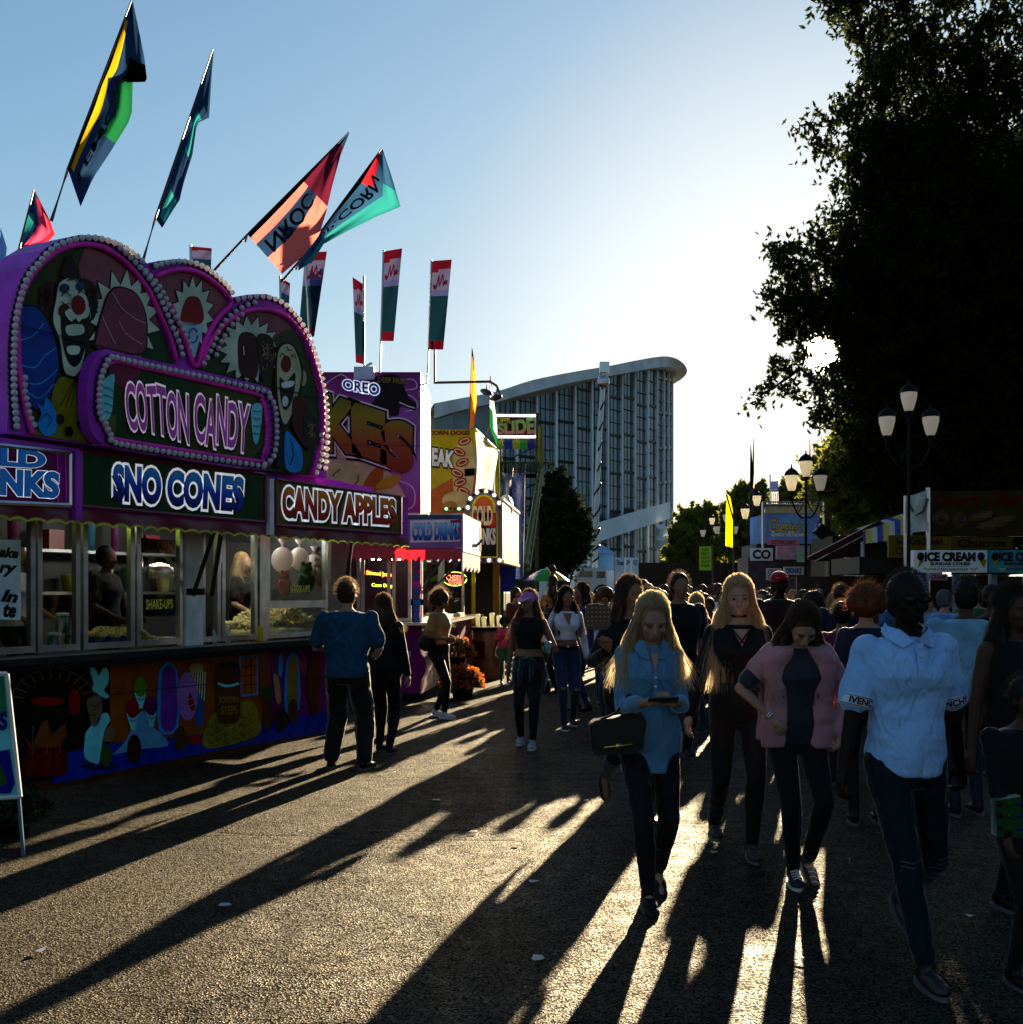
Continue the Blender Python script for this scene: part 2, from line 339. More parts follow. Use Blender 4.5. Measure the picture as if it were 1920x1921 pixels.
    b3 = N.new('ShaderNodeBump'); b3.inputs['Strength'].default_value = .8; b3.inputs['Distance'].default_value = .01; L.new(cr3.outputs[0], b3.inputs['Height']); L.new(b2.outputs[0], b3.inputs['Normal'])
    L.new(b3.outputs[0], b.inputs['Normal'])
    return m
g = MB(); g.poly([(-600, -60, 0), (600, -60, 0), (600, 900, 0), (-600, 900, 0)], asphalt()); g.build('ground', kind='structure')

# ------------------------------------------------------------------ candy trailer (left)
W1 = Pl((-3.82, 7.96, 0), (.4436, .8962)); S1 = W1.off(.50)
PURP = cm((.42, .10, .50), rough=.4); PINK = cm((.80, .12, .45)); MAG = cm((.55, .05, .38)); DGREEN = cm((.012, .05, .012)); GREEN = cm((.05, .16, .02)); LIME = cm((.38, .42, .03))
ROSE = cm((.30, .10, .12)); CREAM = cm((.55, .62, .50)); CYAN = cm((.22, .60, .66)); BLUE = cm((.02, .10, .48)); SKYB = cm((.06, .30, .72)); RED = cm((.30, .012, .016)); MAROON = mat('maroon vinyl', (.16, .008, .03), .35, noise=.3)
ORANGE = cm((.50, .17, .02)); BROWN = cm((.09, .035, .018)); YEL = cm((.55, .42, .02)); VIO = cm((.16, .06, .36)); LILAC = cm((.35, .18, .50)); DBROWN = cm((.03, .014, .01)); TEAL = cm((.02, .28, .30)); SKIN = cm((.42, .26, .15))
T1 = thing('candy_trailer', 'long purple candy and snow cone trailer with three bulb-lined arches on top', 'food trailer', W1.sz(2, 0, -1))
body = MB()
ZC = 1.16; D = 2.3; SE = W1.loc(648, 1200)[0]; S0 = -3.0
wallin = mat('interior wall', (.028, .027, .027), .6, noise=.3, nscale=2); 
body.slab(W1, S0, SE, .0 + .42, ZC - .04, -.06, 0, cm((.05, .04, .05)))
body.slab(W1, S0, SE, 2.36, 2.80, -.06, 0, PURP)                          # header above the windows
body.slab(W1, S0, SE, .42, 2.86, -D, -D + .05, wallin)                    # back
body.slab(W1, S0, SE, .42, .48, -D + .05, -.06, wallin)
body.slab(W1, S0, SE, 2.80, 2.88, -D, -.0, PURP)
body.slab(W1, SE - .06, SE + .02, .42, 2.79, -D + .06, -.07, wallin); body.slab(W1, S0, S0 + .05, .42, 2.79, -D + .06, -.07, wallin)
body.build('body', T1)
# skirt with the painted mural
sk = MB(); sk.slab(W1, S0, SE - .06, .10, ZC - .05, .003, .03, BROWN)
Wm = W1.off(.034)
def A(pts, lev, m, sm=0): sk.art(Wm, [(x / 3, 980 + y / 3) for x, y in pts], lev, m, sm)
def LN(pts, w_, lev, m, sm=4): sk.line(Wm, [(x / 3, 980 + y / 3) for x, y in pts], w_ / 3, lev, m, sm)
OL = cm((.008, .006, .006)); MOR = cm((.28, .08, .01)); FLOOR = cm((.02, .05, .38)); MG = cm((.20, .03, .16))
A([(60, 800), (620, 770), (620, 1370), (60, 1490)], 1, OL)
A([(620, 772), (1520, 722), (1520, 1230), (620, 1370)], 1, MOR); A([(1520, 722), (1900, 700), (1900, 1170), (1520, 1230)], 1, MG)
A([(310, 1310), (640, 1240), (1160, 1190), (1880, 1050), (1880, 1172), (1200, 1287), (300, 1470)], 2, FLOOR)
for i in range(22):
    x = 330 + i * 72; LN([(x, 1455 - (x - 330) * .185), (x + 40, 1270 - (x - 330) * .11)], 3, 3, NAVY, 1)
for k in range(11):   # arched brick fireplace
    a = R(170 - 15 * k); LN([(300 + 170 * math.cos(a), 1010 - 130 * math.sin(a)), (300 + 235 * math.cos(a), 1010 - 185 * math.sin(a))], 6, 3, cm((.25, .14, .07)), 1)
LN(ell2(300, 1010, 237, 187, 0, 20, 180, 360), 5, 3, cm((.25, .14, .07)), 1)
A(ell2(265, 1005, 95, 24), 3, RED); A(ell2(415, 1010, 34, 76), 3, RED)
A([(125, 1190), (180, 1250), (230, 1130), (262, 1105), (285, 1190), (365, 1130), (375, 1200), (320, 1270), (160, 1270)], 3, cm((.20, .06, .01)))
for x in (175, 255, 330): A([(x - 40, 1420), (x - 38, 1290), (x, 1262), (x + 38, 1285), (x + 42, 1405)], 4, cm((.14, .01, .012)), 3); LN([(x, 1300), (x + 4, 1140)], 6, 5, cm((.2, .1, .06)), 1)
# chef
A([(500, 825), (530, 820), (550, 860), (575, 818), (605, 830), (605, 900), (580, 945), (610, 975), (590, 990), (545, 965), (515, 940), (520, 900)], 4, CYAN, 4)
A([(500, 985), (555, 975), (570, 1040), (555, 1120), (515, 1150), (490, 1060), (482, 1015)], 4, cm((.20, .14, .08)), 4)
A([(485, 1170), (580, 1070), (615, 1110), (580, 1180), (555, 1340), (530, 1355), (470, 1320), (472, 1220)], 4, CYAN, 3); LN([(500, 1020), (525, 1035), (560, 1010)], 5, 5, OL); LN([(490, 1080), (530, 1085)], 4, 5, OL)
A([(590, 1150), (640, 1160), (635, 1220), (580, 1230)], 4, cm((.20, .13, .08)), 4); A(ell2(590, 1310, 32, 62), 5, cm((.03, .09, .02))); A(ell2(560, 1370, 110, 22), 3, NAVY)
# ice mound with three cones and an arch
A([(635, 1300), (700, 1230), (760, 1110), (800, 1060), (850, 1150), (900, 1185), (940, 1255), (780, 1275), (640, 1305)], 4, cm((.15, .32, .52)), 3); A(ell2(748, 1275, 40, 84), 5, DBROWN)
for cx, cy, c in ((782, 925, (.10, .25, .03)), (738, 1045, (.25, .02, .03)), (842, 1030, (.10, .02, .10))):
    A([(cx - 34, cy + 30), (cx + 34, cy + 28), (cx + 14, cy + 120), (cx - 6, cy + 122)], 5, CYAN); A(ell2(cx, cy, 36, 56), 6, cm(c)); LN([(cx - 18, cy + 62), (cx, cy + 74), (cx + 18, cy + 60)], 5, 7, NAVY)
# arched purple door, cotton candy, popcorn
A([(890, 1165), (888, 880), (905, 815), (945, 787), (985, 815), (998, 880), (998, 1155)], 3, SKYB, 3); A([(903, 1150), (903, 885), (918, 825), (945, 802), (975, 825), (986, 885), (986, 1145)], 4, VIO, 3)
A([(1035, 838), (1085, 880), (1105, 960), (1090, 1070), (1050, 1115), (1010, 1080), (990, 1000), (1000, 900)], 5, LILAC, 4); A([(1060, 960), (1082, 1000), (1090, 1050), (1070, 1060), (1050, 1010)], 6, RED, 4)
for k in range(5): LN([(1010, 900 + 40 * k), (1050, 915 + 40 * k), (1090, 900 + 38 * k)], 3, 7, cm((.45, .3, .6)))
for k in range(7): LN([(1072 + k * 13, 800 + 7 * k), (1060 + k * 14, 950 + 8 * k)], 6, 4, CREAM)
A(ell2(1100, 820, 40, 28), 4, cm((.4, .34, .12))); A([(1085, 1060), (1110, 960), (1140, 990), (1140, 1120), (1105, 1150)], 4, cm((.03, .1, .3)), 3); A(ell2(1010, 1215, 35, 70), 5, BROWN); A(ell2(1090, 1220, 45, 28), 4, RED)
A([(1150, 1270), (1170, 1110), (1230, 1060), (1400, 1000), (1450, 1090), (1440, 1200)], 4, cm((.26, .22, .05)), 4)
for k in range(60):
    x = 1165 + (k * 47) % 280; y = 1050 + (k * 71) % 190
    if y > 1060 + abs(x - 1360) * .25: LN(ell2(x, y, 14, 12, 0, 8, 0, 250), 3, 6, cm((.09, .07, .015)), 1)
A([(1215, 810), (1335, 795), (1342, 960), (1335, 1110), (1225, 1120), (1208, 960)], 6, BROWN, 3); LN([(1215, 905), (1270, 920), (1335, 905)], 14, 7, CYAN); A(ell2(1275, 805, 60, 20), 7, DBROWN)
sk.text(Wm, 'POPCORN', [(x / 3, 980 + y / 3) for x, y in ((1222, 980), (1332, 975), (1330, 1010), (1224, 1018))], 8, cm((.3, .2, .03)), .02)
sk.text(Wm, 'STEPS', [(x / 3, 980 + y / 3) for x, y in ((1232, 1035), (1322, 1030), (1320, 1075), (1234, 1080))], 8, cm((.3, .2, .03)), .02)
A([(1335, 755), (1445, 745), (1445, 970), (1350, 982)], 5, SKYB); A([(1345, 765), (1435, 756), (1435, 960), (1350, 970)], 6, cm((.42, .13, .02)))
for x in (1372, 1403): LN([(x, 762), (x, 965)], 5, 7, OL, 1)
for y in (810, 860, 912): LN([(1347, y + 3), (1436, y - 4)], 5, 7, OL, 1)
A([(1600, 1060), (1602, 820), (1620, 750), (1645, 728), (1668, 750), (1680, 820), (1680, 1050)], 4, SKYB, 3); A([(1612, 1050), (1614, 820), (1628, 762), (1645, 745), (1660, 765), (1668, 820), (1668, 1045)], 5, cm((.25, .2, .06)), 3)
LN([(1695 + 26 * k / 40 * math.cos(k * .5), 810 + 66 * k / 40 * math.sin(k * .5)) for k in range(41)], 6, 5, cm((.4, .1, .14)), 1)
A(ell2(1495, 960, 36, 44), 5, cm((.03, .07, .02))); A([(1480, 1010), (1520, 1020), (1515, 1150), (1480, 1160)], 5, BROWN, 3); A([(1530, 860), (1560, 870), (1575, 1000), (1550, 1010)], 5, SKIN, 3); A([(1565, 750), (1585, 760), (1580, 860), (1560, 850)], 5, SKYB, 3)
A([(1745, 760), (1790, 740), (1800, 900), (1785, 1060), (1750, 1070), (1720, 900)], 5, cm((.16, .05, .02)), 3); A(ell2(1640, 1060, 28, 70), 6, BROWN); A(ell2(1575, 1110, 40, 66), 5, DBROWN)
LN([(600, 970), (900, 935), (1200, 905)], 4, 8, OL)
sk.build('mural_skirt', T1, 'skirt painted with a chef, snow cones and a popcorn barrel')
ct = MB(); ct.slab(W1, S0, SE, ZC - .05, ZC + .0, -.06, .30, cm((.03, .03, .032), rough=.3)); ct.slab(W1, S0, SE, ZC - .10, ZC - .052, .27, .30, BLACK); ct.build('counter', T1)
# window frames and panes: (x0,x1) in pixels at the wall
for i, (x0, x1, yt, yb) in enumerate(((-60, 68, 985, 1232), (72, 152, 990, 1232), (158, 254, 994, 1228), (258, 345, 1000, 1222), (380, 415, 1004, 1215), (418, 484, 1006, 1212), (502, 616, 1012, 1206))):
    a0, a1 = W1.loc(x0, 1100)[0], W1.loc(x1, 1100)[0]; z0, z1 = ZC + .02, 2.35
    f = MB()
    for q in ((a0, a0 + .045, z0, z1), (a1 - .045, a1, z0, z1), (a0 + .045, a1 - .045, z0, z0 + .05), (a0 + .045, a1 - .045, z1 - .05, z1)): f.slab(W1, *q, -.05, .0, ALU)
    if i == 6: f.slab(W1, a0 + .045, a1 - .045, W1.loc(560, 1140)[1], W1.loc(560, 1130)[1] + .02, -.05, 0, ALU)
    if i == 2:
        zz = W1.loc(205, 1197)[1]; f.slab(W1, a0 + .045, a1 - .045, z0 + .05, zz, -.05, -.03, cm((.07, .10, .16)))
        for k in range(3): xx = a0 + .11 + (a1 - a0 - .22) * k / 2; f.lathe(W1.sz(xx, (z0 + zz) / 2 + .02, -.028), [(.001, 0), (.04, .001), (.028, .002)], NAVY, 8, W1.n)
    fr = f.build('window', T1); p = MB(); p.slab(W1, a0 + .04, a1 - .04, z0 + .04, z1 - .04, -.028, -.022, GLASS); p.build('pane', fr)
for x0, x1, m, nm in ((347, 379, WHITE, 'post'), (486, 500, ALU, 'post'), (620, 648, cm((.28, .24, .2)), 'post')):
    a0, a1 = W1.loc(x0, 1100)[0], W1.loc(x1, 1100)[0]; p = MB(); p.slab(W1, a0, a1, ZC, 2.36, -.09, .02, m)
    if x0 == 347: p.slab(W1, a0, a1, 1.62, 1.68, .02, .03, BLACK)
    p.build(nm, T1)
for x0, x1 in ((360, 416), (395, 425), (645, 668)):    # struts that prop the awning
    s = MB(); zt = 2.3; a = W1.loc(x0, 1150)[0]; b = S1.loc(x1, 1010)[0]; s.tube([W1.sz(a, 1.62, .02), S1.sz(b, zt, -.03)], .022, DARKMETAL, 6); s.build('awning_strut', T1)
# ceiling tubes inside, tubes under the awning
TUBE = mat('fluorescent tube', (1, 1, .82), emit=13); TUBEY = mat('yellow fluorescent tube', (.85, 1, .12), emit=6)
for x0, x1, d, m in ((60, 150, -1.0, TUBEY), (360, 470, -.8, mat('dim fluorescent tube', (1, 1, .82), emit=5)), (500, 620, -.7, TUBE)):
    t = MB(); a0, a1 = W1.loc(x0, 1010)[0], W1.loc(x1, 1010)[0]; t.tube([W1.sz(a0, 2.42, d), W1.sz(a1, 2.42, d)], .022, m, 8); hh = t.build('ceiling_tube', T1)
    h = MB(); h.slab(W1, a0 - .05, a1 + .05, 2.46, 2.52, d - .07, d + .07, WHITE); h.build('fixture', hh)
# signs band on the awning edge
fas = MB()
aL, aR = -3.0, S1.loc(766, 960)[0]
zt = S1.loc(0, 820)[1]; zb = S1.loc(0, 945)[1]
fas.slab(S1, aL, aR, zb - .02, zt, -.12, 0, PURP); fas.slab(W1, S0, SE, 2.70, 2.80, 0.0, .38, PURP)
for k in range(9):
    a = aL + .6 + k * (aR - aL - .8) / 8; fas.slab(S1, a - .004, a + .004, zb, zt - .01, .0005, .002, BLACK)
    for zz in (zb + .02, zt - .03): fas.lathe(S1.sz(a + .03, zz, .001), [(.007, 0), (.005, .003)], STEEL, 6, S1.n)
fas.build('fascia', T1)
aw = MB(); NS = 240; sc = .135
for i in range(NS):
    pass
la = aR - aL; nn = int(la / .0135); top = zb + .0; low = S1.loc(0, 976)[1]
pts = []
for i in range(nn + 1):
    a = aL + la * i / nn; pts.append((a, low + .028 * abs(math.sin(math.pi * a / .155)) ** .6))
vs = []; fs = []
for i, (a, z) in enumerate(pts):
    wv = .010 * math.sin(a * 9); vs += [S1.sz(a, top, -.0 + .004), S1.sz(a, (top + z) / 2, .006 + wv), S1.sz(a, z, .004 + wv * 1.5)]
for i in range(nn):
    for j in (0, 1): fs.append((i * 3 + j, i * 3 + 3 + j, i * 3 + 4 + j, i * 3 + 1 + j))
aw.add(vs, fs, MAROON)
# sloping cover under which the yellow light sits
aw.add([W1.sz(S0, 2.66, .01), W1.sz(SE + .3, 2.66, .01), S1.sz(aR, 2.34, -.02), S1.sz(aL, 2.34, -.02)], [(0, 1, 2, 3)], mat('awning lining', (.55, .5, .12), .5))
vs = []; 
for i, (a, z) in enumerate(pts): wv = .010 * math.sin(a * 9); vs += [S1.sz(a, z + .012, .006 + wv * 1.5), S1.sz(a, z - .006, .006 + wv * 1.5)]
aw.add(vs, [(2 * i, 2 * i + 2, 2 * i + 3, 2 * i + 1) for i in range(nn)], mat('yellow piping', (.85, .9, .10), .5, transl=.6))
aw.build('awning', T1, 'maroon awning with a scalloped yellow edge')
for x0, x1, m in ((130, 425, TUBEY), (500, 640, TUBE)):
    t = MB(); a0, a1 = S1.loc(x0, 1000)[0], S1.loc(x1, 1000)[0]; t.tube([W1.sz(a0, 2.27, .42), W1.sz(a1, 2.27, .42)], .016, m, 6); t.build('awning_tube', T1)
def signpanel(name, quad, bgm, frame, label, fn, thick=.03, pl=S1, par=None):
    s = MB(); pp = pl.off(thick); v = [pp.w(*q) for q in quad]; s.prism(v, -pl.n * thick, bgm, frame)
    if frame:
        for i in range(4): s.tube([v[i], v[(i + 1) % 4]], .018, frame, 6)
    fn(s, pp); return s.build(name, par or T1, label)
def q3(*p): return [(x / 3, 400 + y / 3) for x, y in p]
bluefade = grad('blue letter fade', [(0, (.005, .01, .12)), (.5, (.01, .06, .5)), (1, (.12, .5, .85))], -2, 2)
def fade(nm, pl, qt, qb, stops): # colour fade fixed to the heights of a text line on T1
    z1 = pl.w(*qt).z; z0 = pl.w(*qb).z; return grad(nm, stops, z0, z1)
def f(s, pp):
    q = q3((640, 1425), (1365, 1500), (1355, 1672), (640, 1605)); m = fade('snow letters', pp, q[1], q[3], [(0, (.001, .004, .12)), (.45, (.002, .05, .60)), (1, (.04, .42, .98))])
    qs = [(x + 5, y + 5) for x, y in q]
    s.text(pp, 'SNO CONES', qs, 1, BLACK, .12); s.btext(pp, 'SNO CONES', q, 2, [(mat('outline white', (.85, .88, .95), .5, spec=.1, emit=.09), .12), (BLACK, .06), (m, .045)])  # white outline given a faint glow to look brighter than its shade
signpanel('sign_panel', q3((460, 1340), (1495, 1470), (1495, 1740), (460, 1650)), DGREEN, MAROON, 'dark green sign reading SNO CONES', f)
def f(s, pp):
    q = [(530, 916), (740, 940), (740, 983), (530, 968)]; m = fade('apple letters', pp, q[1], q[3], [(0, (.30, .004, .006)), (.45, (.62, .02, .004)), (1, (.90, .26, .01))])
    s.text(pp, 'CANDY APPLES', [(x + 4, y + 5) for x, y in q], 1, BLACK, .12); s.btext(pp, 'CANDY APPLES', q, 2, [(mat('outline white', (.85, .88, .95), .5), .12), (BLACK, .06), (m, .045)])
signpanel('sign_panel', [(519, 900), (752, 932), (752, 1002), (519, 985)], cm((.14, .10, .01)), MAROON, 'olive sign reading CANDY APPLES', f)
def f(s, pp):
    for t, q in (('LD', [(2, 842), (82, 850), (80, 877), (2, 872)]), ('NKS', [(2, 882), (108, 889), (106, 932), (2, 926)])):
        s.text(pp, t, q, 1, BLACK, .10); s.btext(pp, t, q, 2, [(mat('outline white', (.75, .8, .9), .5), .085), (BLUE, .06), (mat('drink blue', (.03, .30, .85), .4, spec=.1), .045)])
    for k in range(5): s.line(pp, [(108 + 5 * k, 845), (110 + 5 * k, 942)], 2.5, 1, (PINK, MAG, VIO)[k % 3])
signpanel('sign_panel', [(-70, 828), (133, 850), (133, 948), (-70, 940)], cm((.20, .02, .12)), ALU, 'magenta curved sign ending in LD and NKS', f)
for xx in (140, 503): s = MB(); a = S1.loc(xx, 900)[0]; s.slab(S1, a - .03, a + .03, zb - .08, zt - .02, .002, .05, WHITE if xx == 503 else PURP); s.build('sign_post', T1)
# ---- the marquee of three arches
OUT = q3((40, 1240), (55, 1050), (48, 900), (45, 750), (60, 600), (100, 450), (170, 300), (250, 205), (340, 150), (450, 122), (560, 128), (680, 165), (760, 215), (830, 285), (900, 268), (1000, 258), (1100, 278), (1200, 335), (1280, 420), (1312, 478), (1400, 458), (1500, 455), (1600, 493), (1680, 575), (1740, 690), (1785, 830), (1815, 960), (1838, 1100), (1846, 1300), (1838, 1490))
S2 = S1.off(.02)
mq = MB()
mq.prism([S2.w(*p) for p in OUT], -S1.n * .42, PURP); mqo = mq.build('marquee', T1, 'purple three-arch marquee with painted clowns')
LA = q3((160, 1245), (120, 1100), (85, 900), (75, 720), (78, 560), (105, 450), (160, 350), (230, 270), (310, 215), (420, 182), (540, 195), (650, 255), (740, 340), (820, 450), (890, 600), (940, 720), (972, 838), (1000, 1330))
MA = q3((850, 365), (925, 332), (1010, 322), (1100, 342), (1190, 400), (1260, 470), (1280, 515), (1200, 600), (1130, 730), (1092, 855), (1060, 840), (1010, 690), (940, 520))
RA = q3((1110, 870), (1150, 745), (1230, 640), (1330, 568), (1430, 545), (1540, 560), (1630, 620), (1700, 720), (1750, 850), (1788, 1000), (1800, 1150), (1782, 1300), (1738, 1475), (1480, 1445), (1300, 1400))
def a3(s, pp, pts, lev, m, sm=0): s.art(pp, q3(*pts), lev, m, sm)
def l3(s, pp, pts, w_, lev, m, sm=4): s.line(pp, q3(*pts), w_ / 3, lev, m, sm)
Sa = S1.off(.026)
lf = MB(); lf.art(Sa, LA, 0, cm((.045, .06, .008)))
a3(lf, Sa, [(480, 185), (620, 240), (740, 345), (820, 455), (900, 640), (760, 690), (500, 560), (440, 300)], 1, ROSE); a3(lf, Sa, [(900, 660), (975, 845), (700, 820), (820, 700)], 1, DGREEN)
a3(lf, Sa, star2(690, 600, 225, 300, 15, .68), 2, OL); a3(lf, Sa, star2(690, 600, 212, 285, 15, .68), 3, CREAM)
a3(lf, Sa, [(660, 412), (760, 450), (815, 560), (825, 700), (790, 800), (540, 770), (525, 700), (560, 560), (600, 450)], 4, OL, 4); a3(lf, Sa, [(660, 422), (755, 458), (805, 560), (815, 700), (780, 790), (550, 765), (537, 700), (570, 560), (608, 458)], 5, cm((.26, .07, .10)), 4)
for p in (((625, 450), (680, 540), (760, 600), (810, 620)), ((565, 580), (600, 660), (640, 740)), ((660, 610), (700, 680), (790, 740))): l3(lf, Sa, p, 6, 6, cm((.5, .3, .34)))
# blue cotton candy
a3(lf, Sa, [(85, 545), (150, 515), (220, 530), (270, 610), (310, 700), (338, 850), (300, 1000), (240, 1100), (180, 1112), (120, 1020), (88, 860), (82, 700)], 2, OL, 4); a3(lf, Sa, [(90, 560), (150, 525), (215, 542), (262, 615), (300, 700), (326, 850), (290, 990), (235, 1085), (185, 1095), (130, 1010), (98, 860), (90, 700)], 3, cm((.012, .07, .34)), 4)
for p in (((100, 720), (180, 690), (240, 620)), ((100, 850), (190, 870), (250, 800), (310, 760)), ((120, 950), (220, 960), (320, 880)), ((150, 1010), (220, 1040), (300, 960))): l3(lf, Sa, p, 7, 4, cm((.10, .32, .72)))
# left clown, a plain painted clown
a3(lf, Sa, [(245, 400), (300, 395), (330, 470), (300, 600), (235, 560), (215, 500)], 2, DBROWN, 4); a3(lf, Sa, [(450, 380), (520, 395), (545, 500), (520, 600), (480, 560)], 4, DBROWN, 4)
for k in range(14): a3(lf, Sa, ell2(250 + 22 * math.cos(k * 1.7) + 10, 480 + 9 * (k - 7), 20, 20, 0, 8), 3, cm((.05, .015, .012))); a3(lf, Sa, ell2(515 + 16 * math.cos(k * 1.9), 480 + 8 * (k - 7), 17, 17, 0, 8), 5, cm((.05, .015, .012)))
a3(lf, Sa, [(330, 350), (375, 240), (395, 235), (445, 360), (385, 385)], 5, cm((.03, .008, .01)))
a3(lf, Sa, [(320, 390), (380, 355), (440, 375), (480, 440), (515, 560), (500, 640), (470, 850), (430, 925), (385, 930), (345, 890), (320, 720), (280, 610), (300, 480)], 4, OL, 4)
a3(lf, Sa, [(326, 400), (382, 366), (434, 385), (470, 450), (502, 560), (490, 640), (458, 840), (424, 910), (388, 916), (352, 880), (330, 720), (292, 605), (310, 480)], 5, CREAM, 4)
a3(lf, Sa, [(335, 560), (395, 600), (480, 590), (498, 540), (488, 680), (450, 820), (410, 865), (370, 830), (340, 720)], 6, OL, 4); a3(lf, Sa, [(362, 636), (450, 630), (456, 680), (372, 690)], 7, CREAM, 3); a3(lf, Sa, [(366, 752), (434, 752), (428, 795), (376, 795)], 7, CREAM, 3)
a3(lf, Sa, [(350, 560), (415, 530), (470, 560), (430, 615), (410, 590), (385, 612)], 8, CREAM, 3); a3(lf, Sa, ell2(350, 552, 34, 38), 7, cm((.10, .012, .012))); a3(lf, Sa, ell2(425, 520, 40, 56, -8), 9, cm((.22, .012, .012)))
a3(lf, Sa, ell2(352, 425, 30, 26), 6, cm((.03, .05, .12))); a3(lf, Sa, ell2(440, 415, 26, 26), 6, cm((.03, .05, .12)))
for p in (((330, 470), (355, 448), (385, 470)), ((425, 458), (445, 440), (468, 462)), ((330, 500), (350, 515), (375, 512)), ((360, 385), (395, 375), (430, 392))): l3(lf, Sa, p, 6, 8, OL)
a3(lf, Sa, [(330, 930), (430, 900), (520, 790), (540, 900), (500, 1000), (500, 1120), (400, 1130), (300, 1090), (290, 1020)], 3, cm((.22, .22, .02)), 4)
for k in range(6): l3(lf, Sa, [(430, 910), (330 + 32 * k, 1090)], 4, 4, OL)
a3(lf, Sa, [(300, 1100), (500, 1130), (560, 1300), (160, 1245), (260, 1180)], 2, cm((.22, .22, .02)))
for x, y in ((380, 1230), (450, 1190), (500, 1270), (330, 1160)): a3(lf, Sa, ell2(x, y, 24, 30), 5, OL)
a3(lf, Sa, [(200, 1070), (235, 1090), (250, 1040), (290, 1080), (310, 1170), (300, 1240), (240, 1250), (205, 1190), (225, 1130)], 5, SKYB, 4); l3(lf, Sa, [(215, 1170), (250, 1130), (280, 1160), (260, 1200)], 4, 6, OL)
l3(lf, Sa, [(80, 632), (300, 690), (600, 765), (985, 862)], 7, 11, OL, 1)
lf.build('art_panel', mqo, 'arch painted with a laughing clown and cotton candy')
md = MB(); md.art(Sa, MA, 0, ROSE, 0); md.art(Sa, q3(*star2(1080, 560, 130, 215, 14, .7)), 2, OL); md.art(Sa, q3(*star2(1080, 560, 120, 200, 14, .7)), 3, CREAM)
a3(md, Sa, [(1010, 600), (1040, 490), (1080, 468), (1120, 490), (1142, 600), (1080, 635)], 4, RED, 4); a3(md, Sa, [(1022, 610), (1142, 630), (1090, 815), (1060, 790)], 4, cm((.35, .5, .55))); l3(md, Sa, ell2(1080, 690, 25, 40, 0, 14), 8, 5, BLUE, 1)
md.build('art_panel', mqo, 'arch painted with a red snow cone')
rt = MB(); rt.art(Sa, RA, 0, cm((.03, .06, .01))); a3(rt, Sa, [(1150, 745), (1230, 640), (1330, 568), (1430, 545), (1540, 560), (1630, 620), (1650, 700), (1400, 760), (1180, 780)], 1, ROSE)
a3(rt, Sa, star2(1400, 770, 185, 205, 17, .72), 2, OL); a3(rt, Sa, star2(1400, 770, 175, 192, 17, .72), 3, CREAM)
a3(rt, Sa, [(1340, 690), (1420, 680), (1450, 760), (1440, 920), (1380, 925), (1340, 880)], 4, cm((.06, .008, .01)), 4); a3(rt, Sa, [(1440, 690), (1510, 690), (1540, 780), (1520, 930), (1460, 930), (1450, 800)], 5, DBROWN, 4)
for k in range(70): a3(rt, Sa, ell2(1490 + 42 * math.cos(k * 2.4) * (k % 7) / 7, 800 + 100 * math.sin(k * 1.3) * (k % 5) / 5, 4, 4, 0, 5), 7, cm((.35, .25, .14)))
l3(rt, Sa, [(1360, 750), (1365, 800)], 6, 6, CREAM)
a3(rt, Sa, [(1600, 660), (1660, 680), (1700, 780), (1690, 860), (1540, 740)], 4, cm((.04, .07, .02)), 4)
a3(rt, Sa, [(1550, 770), (1600, 725), (1660, 760), (1700, 900), (1670, 1060), (1620, 1190), (1580, 1200), (1550, 1100), (1540, 950)], 5, OL, 4); a3(rt, Sa, [(1556, 785), (1602, 738), (1650, 770), (1686, 900), (1658, 1055), (1612, 1172), (1586, 1182), (1562, 1095), (1550, 950)], 6, cm((.52, .48, .32)), 4)
a3(rt, Sa, [(1562, 930), (1600, 950), (1650, 900), (1640, 1030), (1600, 1110), (1572, 1060)], 7, OL, 4); a3(rt, Sa, [(1574, 955), (1640, 945), (1634, 975), (1580, 985)], 8, WHITE, 3); a3(rt, Sa, ell2(1598, 850, 28, 48), 8, cm((.16, .01, .01)))
a3(rt, Sa, ell2(1592, 1060, 18, 30), 8, WHITE)
for p in (((1560, 810), (1575, 790), (1592, 812)), ((1625, 812), (1640, 796), (1652, 820)), ((1600, 750), (1610, 770), (1630, 775))): l3(rt, Sa, p, 5, 9, OL)
a3(rt, Sa, ell2(1700, 930, 18, 44), 5, cm((.5, .42, .28))); a3(rt, Sa, [(1640, 1040), (1700, 1060), (1750, 1180), (1770, 1290), (1720, 1330), (1640, 1210)], 7, cm((.08, .008, .01)), 4); a3(rt, Sa, [(1700, 1140), (1770, 1160), (1780, 1280), (1740, 1340), (1700, 1260)], 8, DBROWN, 4)
for k in range(40): a3(rt, Sa, ell2(1738 + 28 * math.cos(k * 2.4) * (k % 7) / 7, 1240 + 80 * math.sin(k * 1.3) * (k % 5) / 5, 4, 4, 0, 5), 9, cm((.35, .25, .14)))
a3(rt, Sa, [(1600, 1230), (1640, 1260), (1690, 1340), (1680, 1450), (1600, 1440), (1590, 1300)], 7, SKYB, 4); a3(rt, Sa, [(1560, 1200), (1600, 1230), (1590, 1440), (1540, 1430)], 6, OL)
l3(rt, Sa, [(1620, 1270), (1640, 1350), (1620, 1420)], 5, 8, OL); l3(rt, Sa, [(1110, 880), (1350, 940), (1790, 1045)], 7, 11, OL, 1)
rt.build('art_panel', mqo, 'arch painted with a grinning clown and candy apples')
for pth in (LA[:17], MA, RA[:13]):
    e = MB(True); e.tube([S1.w(*p, 12) for p in spline(pth, 4, False)], .022, PINK, 6); e.build('arch_trim', mqo)
